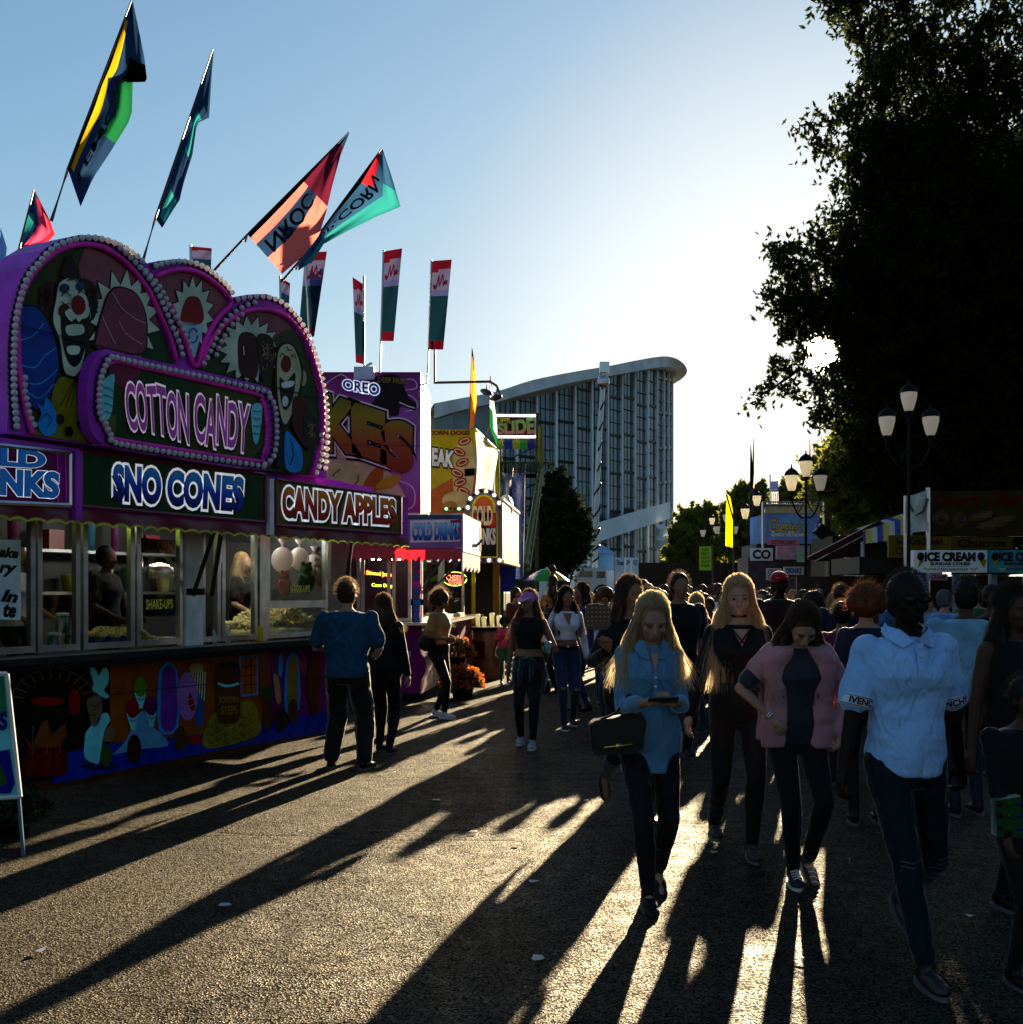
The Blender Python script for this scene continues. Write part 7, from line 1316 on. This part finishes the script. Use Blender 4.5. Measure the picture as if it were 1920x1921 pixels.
for sx in (-1, 1): q.ell(X @ m.hp((sx * .034, -.096, .118)), (.027, .006, .018), mat('lens', (.003, .003, .003), .3, spec=.2), 12, 8)
q.tube([X @ m.hp((-.075, -.05, .122)), X @ m.hp((-.06, -.09, .124)), X @ m.hp((0, -.108, .124)), X @ m.hp((.06, -.09, .124)), X @ m.hp((.075, -.05, .122))], .003, BLACK, 5); tag(q.build('sunglasses'), 'dark sunglasses worn by the man in the polo shirt', 'sunglasses')
for i in range(2):
    k = m.kn[i]; q = MB(True)
    for j in range(3): q.tube([X @ (k + Vector((-.045, -.045, .02 * (j - 1)))), X @ (k + Vector((0, -.068, .02 * (j - 1) - .006))), X @ (k + Vector((.045, -.045, .02 * (j - 1) + .006)))], .003, mat('frayed thread', (.05, .06, .08), .9), 5)
    q.build('knee_rip', o)
# ---- woman with the phone
DEN = mat('chambray', (.10, .23, .37), .85, noise=.14, nscale=5, bump=.2, bscale=400, sheen=.8, spec=.1, transl=.12, fold=.8)
w1 = figure('woman in chambray shirt looking down at her phone', 1218, 5.75, 1.62, 4, SK_L, DEN, C_BLK, LEATH, ('long', H_BLD), dict(fa=(-.05, -.22, .10), fb=(.075, .12, .13), toea=(0, -1, -.25), toeb=(0, -.8, -.5), ha=(-.095, -.30, 1.135), hb=(.10, -.30, 1.135), poa=(-.30, .8, -.6), pob=(.30, .8, -.6), fga=(.75, -.55, .12), fgb=(-.75, -.55, .12), upa=(-.3, -.4, -.8), upb=(.3, -.4, -.8), pitch=24, lean=3, curl=.45), .0075, True, .93, 'roll', .72, .045, hairlen=.27, strands=4200, wr=.022, legw=.98)
ph = MB(True); c = w1.X @ Vector((0, -.375, 1.155)); ph.box(c, (.15, .075, .009), mat('phone', (.01, .01, .012), .15, spec=.7), (1, 0), Matrix.Rotation(R(-28), 3, 'X')); tag(ph.build('phone'), 'dark phone held sideways in both hands by the woman in chambray', 'phone')
q = MB(True)
for sx in (-1, 1): v = skinpath(w1, [(sx * .02, -.115, 1.36), (sx * .05, -.08, 1.462), (sx * .085, -.01, 1.468), (sx * .11, -.04, 1.43), (sx * .075, -.115, 1.375)]); q.prism(v, w1.X.to_3x3() @ Vector((0, -.006, .002)), DEN)
q.build('collar', w1.o); q = MB(True); v = skinpath(w1, [(-.02, -.128, 1.40), (.02, -.128, 1.40), (0, -.158, 1.28)]); q.prism(v, w1.X.to_3x3() @ Vector((0, -.006, 0)), SK_L); v = skinpath(w1, [(-.011, -.158, 1.29), (.011, -.158, 1.29), (.011, -.160, 1.16), (-.011, -.160, 1.16)]); q.prism(v, w1.X.to_3x3() @ Vector((0, -.004, 0)), DEN)
for z in (1.27, 1.22): q.lathe(w1.X @ w1.T((0, -.165, z)), [(.007, 0), (.007, .003)], mat('button', (.6, .62, .65), .3), 8, (0, -1, 0))
q.build('placket', w1.o)
bg_ = thing('handbag', 'black leather handbag with a gold bar clasp hanging at the forearm', 'handbag', P(1157, 1378, 5.6)); q = MB(True); c = P(1158, 1380, 5.62); bw, bh = .27, .195
prof = [(-bw / 2, -bh / 2 + .02), (-bw / 2 + .02, -bh / 2), (bw / 2 - .03, -bh / 2 + .01), (bw / 2, -bh / 2 + .04), (bw / 2 + .015, bh / 2 - .02), (bw / 2 - .005, bh / 2 + .02), (-bw / 2 + .02, bh / 2 - .015), (-bw / 2 - .012, bh / 2 - .04)]; q.prism([c + Vector((x, -.05 + .004 * i, z)) for i, (x, z) in enumerate(prof)], (0, .11, 0), LEATH); q.build('bag_body', bg_)
q = MB(True); q.prism([c + Vector((x, -.056, z)) for x, z in ((-bw / 2, bh / 2 - .03), (bw / 2, bh / 2 + .005), (bw / 2 + .0, -.03), (-bw / 2 + .004, -.055))], (0, .006, 0), mat('leather flap', (.007, .006, .006), .4, spec=.25)); q.build('flap', bg_)
GOLD = mat('gold', (.8, .48, .12), .25, 1); q = MB(True); q.box(c + Vector((.0, -.063, -.045)), (.15, .006, .009), GOLD, (1, 0), Matrix.Rotation(R(-6), 3, 'Y')); q.box(c + Vector((0, -.068, -.045)), (.026, .008, .026), GOLD, (1, 0), Matrix.Rotation(R(-6), 3, 'Y')); q.build('clasp', bg_)
el = w1.X @ w1.el[0].lerp(w1.wr[0], .35); q = MB(True); q.tube(spline([tuple(c + Vector((-.09, 0, .085))), tuple(Vector((c.x - .04, c.y, el.z - .06)).lerp(el, .4)), tuple(el + Vector((-.0, .0, .055))), tuple(Vector((c.x + .08, c.y, el.z - .06)).lerp(el, .4)), tuple(c + Vector((.1, 0, .1)))], 6, False), .007, LEATH, 6); q.build('strap', bg_)
# ---- blonde woman in black
w2 = figure('tall blonde woman in black long sleeved outfit with a choker', 1385, 6.75, 1.715, -3, SK_L, C_BLK, C_BLK, mat('dark sandal', (.02, .014, .01), .6), ('long', H_BLD), dict(fa=(-.12, .22, .14), fb=(.06, -.14, .085), ha=(-.32, -.02, .80), hb=(.30, -.05, .84), yaw=-6, pitch=2, hipx=.0), .008, True, 1.03, 'long', .84, .01, hairlen=.42, strands=4200, wr=.01)
q = MB(True); q.lathe(w2.X @ w2.T((0, -.005, 1.475)), [(.0545, 0), (.0555, .012), (.0545, .018)], BLACK, 20); q.build('choker', w2.o); q = MB(True)
v = skinpath(w2, [(-.055, -.105, 1.405), (.055, -.105, 1.405), (0, -.148, 1.30)]); q.prism(v, w2.X.to_3x3() @ Vector((0, -.006, 0)), SK_L)
for sx in (-1, 1): q.tube(skinpath(w2, [(sx * .055, -.118, 1.405), (-sx * .01, -.152, 1.32)]), .005, BLACK, 5)
q.build('neckline', w2.o)
# ---- bowed girl in pink jacket
w3 = figure('young woman bowing her head in a pink jacket and canvas sneakers, hand on hip', 1492, 6.12, 1.60, -2, SK_L, cl((.02, .028, .04)), C_BLK, CANVAS, ('long', H_BRN), dict(fa=(-.035, -.10, .085), fb=(.075, -.02, .13), toea=(-.05, -1, 0), toeb=(.1, -.75, -.6), kna=(0, -1, 0), knb=(.25, -1, 0), ha=(-.165, -.11, 1.0), hb=(.25, -.06, .90), poa=(-1, .25, .1), pob=(.9, .5, 0), fga=(.5, -.3, -.8), upa=(-.5, -.8, 0), pitch=38, lean=8, yaw=4, curl=.6), .008, True, .95, 'short', .84, .0, hairlen=.36, strands=4200, wr=.012)
PJ = mat('pink jacket', (.42, .19, .22), .9, noise=.2, nscale=6, bump=.3, bscale=120, sheen=.4, spec=.1); b = Blob()
for sx in (-1, 1):
    rg = [(1.43, .05, .075), (1.36, .075, .115), (1.25, .068, .128), (1.12, .070, .122), (1.0, .078, .128), (.90, .080, .132), (.82, .074, .125)]
    for (za, ra, ya), (zb_, rb, yb_) in zip(rg, rg[1:]): b.loft([(za, ra, .055, sx * (.135 if za < 1.4 else .09), -.06), (zb_, rb, .055, sx * .14, -.065)], 14, w3.T)
    b.loft([(1.40, .10, .05, sx * .07, .07), (1.2, .11, .06, sx * .09, .10), (.84, .12, .07, sx * .10, .09)], 14, w3.T)
b.chain([w3.sh[1], w3.el[1], w3.el[1].lerp(w3.wr[1], .95)], [.078, .070, .058]); b.cap(w3.sh[0], w3.sh[0].lerp(w3.el[0], .45), .076, .07); b.build('jacket', PJ, w3.o, w3.X, .009, 4, .03)
q = MB(True); c = w3.el[0].lerp(w3.wr[0], .88); d = (w3.wr[0] - w3.el[0]).normalized()
for k in (0, .014): q.lathe(w3.X @ (c + d * k), [(.034, 0), (.036, .004), (.034, .008)], mat('silver', (.7, .7, .72), .2, 1), 16, w3.X.to_3x3() @ d)
q.build('bracelet', w3.o)
# ---- woman lifting a pouch, behind the phone woman
w4 = figure('dark haired woman in black holding up a patterned pouch', 1184, 7.7, 1.73, 8, SK_M, C_BLK, C_BLK, LEATH, ('long', H_BRN), dict(fa=(-.12, .30, .28), fb=(.09, -.12, .085), toea=(0, -.4, -.9), kna=(-.1, -1, 0), ha=(-.24, -.30, 1.22), hb=(.26, 0, .84), poa=(-.5, .3, -.9), fga=(-.1, -.4, .9), upa=(.5, .6, 0), yaw=28, curl=.55), .010, True, 1.05, 'long', .74, .04, hairlen=.40, strands=2400, wr=.012)
q = MB(True); c = P(1122, 1158, 7.35); q.loft = None
pv = [c + Vector((x, -.02, z)) for x, z in ((-.085, .085), (-.03, .095), (.06, .088), (.088, .06), (.085, -.06), (.06, -.085), (-.06, -.085), (-.088, -.06))]; q.prism(pv, (0, .045, 0), mat('pouch', (.03, .018, .012), .6)); 
for k in range(26): a = c + Vector((-.07 + .028 * (k % 6), -.024, .065 - .03 * (k // 6))); q.poly([a + Vector((math.cos(t) * .006, 0, math.sin(t) * .006)) for t in (0, 1.57, 3.14, 4.71)], mat('pouch gold', (.3, .2, .08), .5))
tag(q.build('pouch'), 'brown patterned pouch held up beside the phone woman', 'pouch')
# ---- pair walking
w5 = figure('young woman in pink cap, black crop top and leggings with a jacket at her waist', 993, 11.4, 1.64, -8, SK_M, C_BLK, C_BLK, TRAIN, ('cap', H_BRN), dict(fa=(-.10, .06, .10), fb=(.06, -.18, .085), ha=(-.25, .06, .80), hb=(.20, -.22, 1.08), fgb=(.2, -.8, .1), yaw=-24, pitch=4), .010, True, 1.0, 'none', 1.03, .0, hairlen=.30, strands=1600)
q = MB(True); PC = cl((.42, .16, .42)); c = w5.X @ w5.hp((0, .012, .165)); M = w5.X.to_3x3().normalized() @ w5.HM; q.ell(c, (.094, .106, .082), PC, 16, 10, M); v = [w5.X @ w5.hp((x, y, .170 - .35 * (-.09 - y) * 1)) for x, y in ((-.075, -.06), (-.07, -.13), (-.04, -.175), (0, -.188), (.04, -.175), (.07, -.13), (.075, -.06))]; q.prism(v, (0, 0, .006), PC); q.build('cap', w5.o)
b = Blob(); b.loft([(1.00, .150, .125, 0, .01), (.92, .18, .145, 0, .02), (.78, .20, .15, 0, .05), (.60, .17, .12, 0, .09)], T=w5.T); b.cap((-.06, -.15, .96), (-.09, -.16, .70), .03, .022).cap((.05, -.15, .96), (.04, -.16, .74), .028, .02).ell((0, -.15, .965), (.05, .03, .03)); b.build('waist_jacket', cl((.012, .025, .045)), w5.o, w5.X, .012, 3, .02)
q = MB(True); c = w5.X @ (w5.wr[1] + Vector((.04, -.09, .02))); q.lathe(c, [(.026, -.05), (.033, .06), (.034, .065), (.02, .075)], mat('blue cup', (.1, .25, .35), .3, transl=.3), 12); tag(q.build('drink_cup'), 'small blue cup carried by the woman in the pink cap', 'cup')
w6 = figure('young woman in white wrap crop top and ripped jeans', 1063, 12.9, 1.68, 6, SK_M, C_WHT, C_JEAN, CANVAS, ('long', H_BLK), dict(fa=(-.05, -.14, .085), fb=(.09, .08, .11), ha=(-.21, -.20, 1.02), hb=(.26, .0, .84), yaw=14), .010, True, .98, 'long', 1.08, .0, hairlen=.36, strands=2000)
q = MB(True); v = skinpath(w6, [(-.06, -.10, 1.41), (.05, -.10, 1.41), (.01, -.148, 1.25)]); q.prism(v, w6.X.to_3x3() @ Vector((0, -.008, 0)), SK_M); q.build('neckline', w6.o)
q = MB(True); q.lathe(w6.X @ w6.T((0, 0, .985)), [(.150, 0), (.152, .03)], LEATH, 22); q.lathe(w6.X @ w6.T((0, -.15, 1.0)), [(.02, 0), (.02, .005)], GOLD, 10, (0, -1, 0)); q.build('belt', w6.o)
for i in range(2): q = MB(True); q.ell(w6.X @ (w6.kn[i] + Vector((0, -.055, .01))), (.034, .012, .022), SK_M, 8, 6); q.build('knee_rip', w6.o)
# ---- couple at the counter
BSH = mat('blue plaid shirt', (.014, .06, .13), .85, noise=.3, nscale=20, bump=.2, bscale=200, sheen=.15, spec=.1)
m2 = figure('broad man in blue short sleeved shirt seen from behind at the counter', 652, 9.9, 1.74, 172, SK_L, BSH, cl((.012, .010, .008)), LEATH, ('short', H_BRN), dict(fa=(-.16, .0, .085), fb=(.17, -.06, .085), ha=(-.22, -.26, 1.05), hb=(.22, -.25, 1.08), yaw=-12, toea=(-.3, -1, 0), toeb=(.3, -1, 0)), .009, False, 1.22, 'short', .82, .03, legwear='loose', legw=1.12, wr=.03, strands=1600)
w7 = figure('woman in black with shoulder length hair seen from behind beside the broad man', 722, 10.9, 1.60, 165, SK_L, C_BLK, C_BLK, LEATH, ('long', H_BRN), dict(fa=(-.08, .06, .085), fb=(.09, -.08, .085), yaw=-15), .011, True, 1.08, 'long', .78, .04, hairlen=.16, strands=1600, legw=1.05, wr=.01)
w8 = figure('curly haired woman in mustard top standing sideways at the cake trailer', 825, 14.0, 1.64, 62, SK_M, cl((.34, .19, .05)), C_BLK, mat('white trainer', (.5, .42, .44), .6), ('curly', H_BRN), dict(fa=(-.10, -.14, .085), fb=(.10, .12, .085), ha=(-.20, -.22, 1.08), hb=(.17, -.2, 1.05), pitch=6), .011, True, 1.0, 'short', .98, .0, strands=1500)
b = Blob(); b.ell(w8.T((-.16, .10, 1.02)), (.07, .14, .12)).cap(w8.T((-.16, .05, 1.1)), w8.T((-.14, 0, 1.42)), .014, .014); b.X = None; tagb = b.build('shoulder_bag', LEATH, None, w8.X, .012, 3); tag(tagb, 'black shoulder bag of the curly haired woman', 'bag')
fig = figure
fig('small child in a pink top and green trousers by the round counter', 947, 19, 1.18, 10, SK_D, cl((.5, .04, .10)), cl((.03, .12, .04)), TRAIN, ('curly', H_BLK), None, .018, True, 1.0, 'short')
fig('man in dark red shirt standing near the slide entry', 968, 19.5, 1.72, 60, SK_M, cl((.09, .015, .012)), C_BLK, LEATH, ('short', H_BLK), None, .016, False, 1.15, 'short')
k_ = fig('child riding on shoulders above the crowd left of the van', 1037, 17, .95, 100, SK_D, C_BLK, C_BLK, LEATH, ('short', H_BLK), dict(fa=(-.1, -.3, .5), fb=(.1, -.3, .5)), .02, True, 1.0, 'short'); 
for ob in [k_.o]: ob.location.z = 1.12
fig('dark haired person carrying a child on the shoulders', 1035, 17.1, 1.66, -60, SK_M, C_BLK, C_BLK, LEATH, ('long', H_BLK), None, .016, True, 1.1, 'short', hairlen=.25)
fig('tall woman with thick dark hair in deep blue behind the white wrap top', 1092, 14.6, 1.74, -70, SK_M, cl((.02, .015, .07)), C_JEAN, LEATH, ('long', H_BLK), None, .014, True, 1.1, 'long', hairlen=.38, strands=1600)
fig('tall short haired man in black behind the phone woman', 1275, 10.6, 1.82, 10, SK_M, C_BLK, C_BLK, LEATH, ('short', H_BLK), None, .013, False, 1.05, 'short', strands=300)
fig('woman in red pink top walking behind the blonde woman', 1306, 12.6, 1.60, -40, SK_M, cl((.28, .03, .06)), C_JEAN, LEATH, ('long', H_BLD), None, .014, True, 1.0, 'short', hairlen=.22, strands=1600)
rc = fig('big man in red cap and black red shirt', 1462, 12.0, 1.86, 15, SK_DD, cl((.03, .006, .008)), C_BLK, LEATH, ('short', H_BLK), None, .013, False, 1.25, 'short')
q = MB(True); RC = cl((.30, .008, .012)); M = rc.X.to_3x3().normalized() @ rc.HM; q.ell(rc.X @ rc.hp((0, .012, .165)), (.10, .115, .09), RC, 16, 10, M); v = [rc.X @ rc.hp((x, y, .17)) for x, y in ((-.075, -.06), (-.07, -.13), (-.04, -.175), (0, -.188), (.04, -.175), (.07, -.13), (.075, -.06))]; q.prism(v, (0, 0, .008), RC); q.build('cap', rc.o)
fig('woman in white tee with dark curly hair seen from behind', 1527, 14.2, 1.62, 175, SK_M, C_WHT, C_JEAN, LEATH, ('curly', H_BLK), None, .014, True, 1.1, 'short', strands=300)
fig('man in navy shirt with short hair near the striped stand', 1577, 13.2, 1.72, 170, SK_M, C_NVY, C_BLK, LEATH, ('short', H_BRN), None, .014, False, 1.15, 'short', strands=600)
fig('woman in dark magenta top left of the polo man', 1580, 9.2, 1.55, 160, SK_M, cl((.12, .012, .04)), C_BLK, LEATH, ('short', H_BLK), None, .013, True, 1.1, 'short', strands=600)
fig('auburn curly haired woman directly behind the polo man', 1625, 7.6, 1.66, 170, SK_L, C_NVY, C_BLK, LEATH, ('curly', H_RED), None, .012, True, 1.0, 'short', strands=1500)
fig('grey haired man in bright blue tee near the ice cream booth', 1772, 12.5, 1.66, 120, SK_L, cl((.10, .26, .55)), C_BLK, LEATH, ('short', hairm('grey', (.12, .13, .15))), None, .013, False, 1.05, 'short')
fig('broad man in pale blue tee seen from behind at the right', 1812, 7.9, 1.72, 175, SK_D, cl((.16, .36, .52)), C_NVY, LEATH, ('short', H_BLK), None, .011, False, 1.22, 'short', .80, .03, wr=.02, strands=900)
fig('woman in dark tank top with long hair at the right frame edge', 1900, 5.6, 1.66, 20, SK_D, C_BLK, C_BLK, LEATH, ('long', H_BLK), dict(ha=(-.24, .05, .82)), .010, True, 1.1, 'none', .84, hairlen=.4, strands=1800)
kd = fig('child in black at the lower right corner', 1925, 4.5, 1.28, 10, SK_D, C_BLK, C_BLK, LEATH, ('short', H_BLK), dict(ha=(-.22, -.18, .72)), .010, False, 1.15, 'long', .80, strands=700)
q = MB(True); c = P(1893, 1530, 4.35); q.prism([c + Vector((x, 0, z)) for x, z in ((-.055, .06), (.05, .08), (.06, -.09), (-.05, -.085))], (0, .05, 0), cl((.008, .05, .008)))
for k in range(9): q.ell(c + Vector((-.04 + .04 * (k % 3), -.003, .05 - .05 * (k // 3))), (.012, .004, .012), [cm((.06, .005, .005)), cm((.03, .10, .01)), cm((.01, .04, .12))][k % 3], 8, 6)
tag(q.build('toy_bag'), 'small green bag with coloured dots carried by the child in black', 'bag')
fig('sunglasses wearing man in dark clothes at the far right behind the tank top woman', 1862, 9.5, 1.70, 0, SK_D, C_BLK, C_BLK, LEATH, ('short', H_BLK), None, .014, False, 1.1, 'short')
# ---- workers inside the candy trailer
for px, d_, st, lb in ((200, -1.1, SK_D, 'trailer worker in a dark shirt behind the window left of the popper'), (455, -1.0, SK_L, 'trailer worker with fair hair behind the ordering window'), (30, -1.3, SK_M, 'trailer worker in white cap at the far left window')):
    c = W1.off(d_).w(px, 1130); wk = fig(lb, px, c.y, 1.62, 75, st, C_BLK if px != 30 else C_WHT, C_BLK, LEATH, ('short', H_BLK) if px != 455 else ('long', H_BLD), dict(ha=(-.2, -.25, 1.0), hb=(.2, -.25, 1.0)), .014, True, 1.0, 'short', xy=(c.x, c.y), hairlen=.2); wk.o.location.z = .46
# ---- crowd: a few prototypes, copied
prot = []
gcr = 'distant crowd filling the avenue'
for i, kw in enumerate((dict(hair=('short', H_BLK), fem=False, broad=1.1, sleeve='short'), dict(hair=('long', H_BRN), fem=True, hairlen=.3, sleeve='long'), dict(hair=('long', H_BLD), fem=True, hairlen=.25, sleeve='short'), dict(hair=('short', H_BRN), fem=False, broad=1.2, sleeve='short'), dict(hair=('bun', H_BLK), fem=True, sleeve='short'), dict(hair=('curly', H_BRN), fem=True, sleeve='long'))):
    prot.append(figure('distant person in the crowd', 0, 20, 1.70, 0, (SK_M, SK_L, SK_L, SK_L, SK_D, SK_M)[i], C_BLK, (C_BLK, C_JEAN, C_BLK, C_NVY, C_BLK, C_JEAN)[i], LEATH, pose=dict(fa=(-.07, -.14, .085), fb=(.08, .14, .10)), vox=.022, xy=(0, 0), group=gcr, **kw).o)
flush()
TOPC = [(C_BLK, 'black'), (C_NVY, 'navy'), (cl((.16, .02, .02)), 'dark red'), (cl((.3, .3, .32)), 'grey'), (C_WHT, 'white'), (cl((.02, .08, .2)), 'blue'), (cl((.05, .10, .04)), 'green'), (cl((.25, .15, .04)), 'tan')]
hs = ('short haired man', 'long haired woman', 'blonde woman', 'brown haired broad man', 'woman with hair bun', 'curly haired woman')
near = [(1000, 16), (1155, 13.5), (1215, 15), (1245, 18), (1330, 14), (1365, 16), (1395, 19), (1430, 15), (1500, 17), (1550, 18), (1600, 15.5), (1640, 17), (1680, 16), (1706, 14), (1735, 18), (1830, 15), (1900, 12.5), (1225, 9.6), (1130, 19), (1350, 22), (1060, 20)]
rs = np.random.RandomState(12); used_lab = {}; first = [True] * 6
def place(i, x, y, h, rz, tm, lab, grp):
    src = prot[i]
    if first[i]: r = src; first[i] = False
    else: r = copy_tree(src)
    r.location = (x, y, 0); r.rotation_euler = (0, 0, rz); r.scale = (h / 1.7,) * 3; r['label'] = lab; r['group'] = grp
    for c in r.children:
        if c.name.startswith(('shirt', 'top')): c.material_slots[0].link = 'OBJECT'; c.material_slots[0].material = tm
ordw = lambda px: ('between the white wrap top and the phone woman' if px < 1230 else 'between the phone woman and the blonde' if px < 1380 else 'between the blonde and the polo man' if px < 1640 else 'behind the polo man and the booth queue')
for k, (px, Y) in enumerate(near):
    i = k % 6; tm, tn = TOPC[(k * 3 + 1) % len(TOPC)]; h = 1.55 + .22 * rs.rand(); x = (px - 960) / F * Y; rz = math.pi * (rs.rand() < .45) + rs.normal() * .5
    lab = f'{hs[i]} in {tn} shirt {ordw(px)}'; used_lab[lab] = used_lab.get(lab, 0) + 1
    place(i, x, Y, h, rz, tm, lab, 'people in the middle of the avenue')
for k in range(215):
    Y = 20 + 50 * rs.rand() ** 1.2; px = 985 + 640 * rs.rand() - (Y - 20) * .3
    if k >= 150: Y = 14.5 + 9 * rs.rand(); px = 1120 + 560 * rs.rand()
    if px > 1400 + 0 and Y > 33: px = 1040 + rs.rand() * 380
    if px < 1080 and Y > 30: px = 1100 + rs.rand() * 280
    x = (px - 960) / F * Y; i = rs.randint(6); tm, tn = TOPC[rs.choice(8, p=[.3, .2, .08, .1, .12, .1, .05, .05])]
    lab = f'distant {hs[i]} in {tn} shirt among the far crowd'
    place(i, x, Y, 1.52 + .28 * rs.rand(), math.pi * (rs.rand() < .5) + rs.normal() * .4, tm, lab, f'far crowd people: {hs[i]} in {tn}')

# ---- paper scraps on the asphalt
rs = np.random.RandomState(44); PAP = mat('scrap paper', (.45, .43, .38), .8)
for k, (x, y) in enumerate(((820, 1502), (560, 1560), (890, 1562), (1100, 1502), (1265, 1532), (970, 1585), (1000, 1655), (1010, 1800), (420, 1700), (75, 1785), (640, 1545), (740, 1450), (1340, 1600), (1500, 1800), (1820, 1720))):
    c = G(x, y, .006); q = MB(); r0 = .018 + .03 * rs.rand(); q.poly([c + Vector((math.cos(t) * r0 * (.6 + .6 * rs.rand()), math.sin(t) * r0 * (.6 + .6 * rs.rand()), .004 + .01 * rs.rand())) for t in (0, 1.1, 2.2, 3.3, 4.3, 5.3)], PAP); tag(q.build('paper_scrap'), 'small pale paper scrap lying on the sunlit asphalt', 'litter', 'paper scraps on the asphalt')
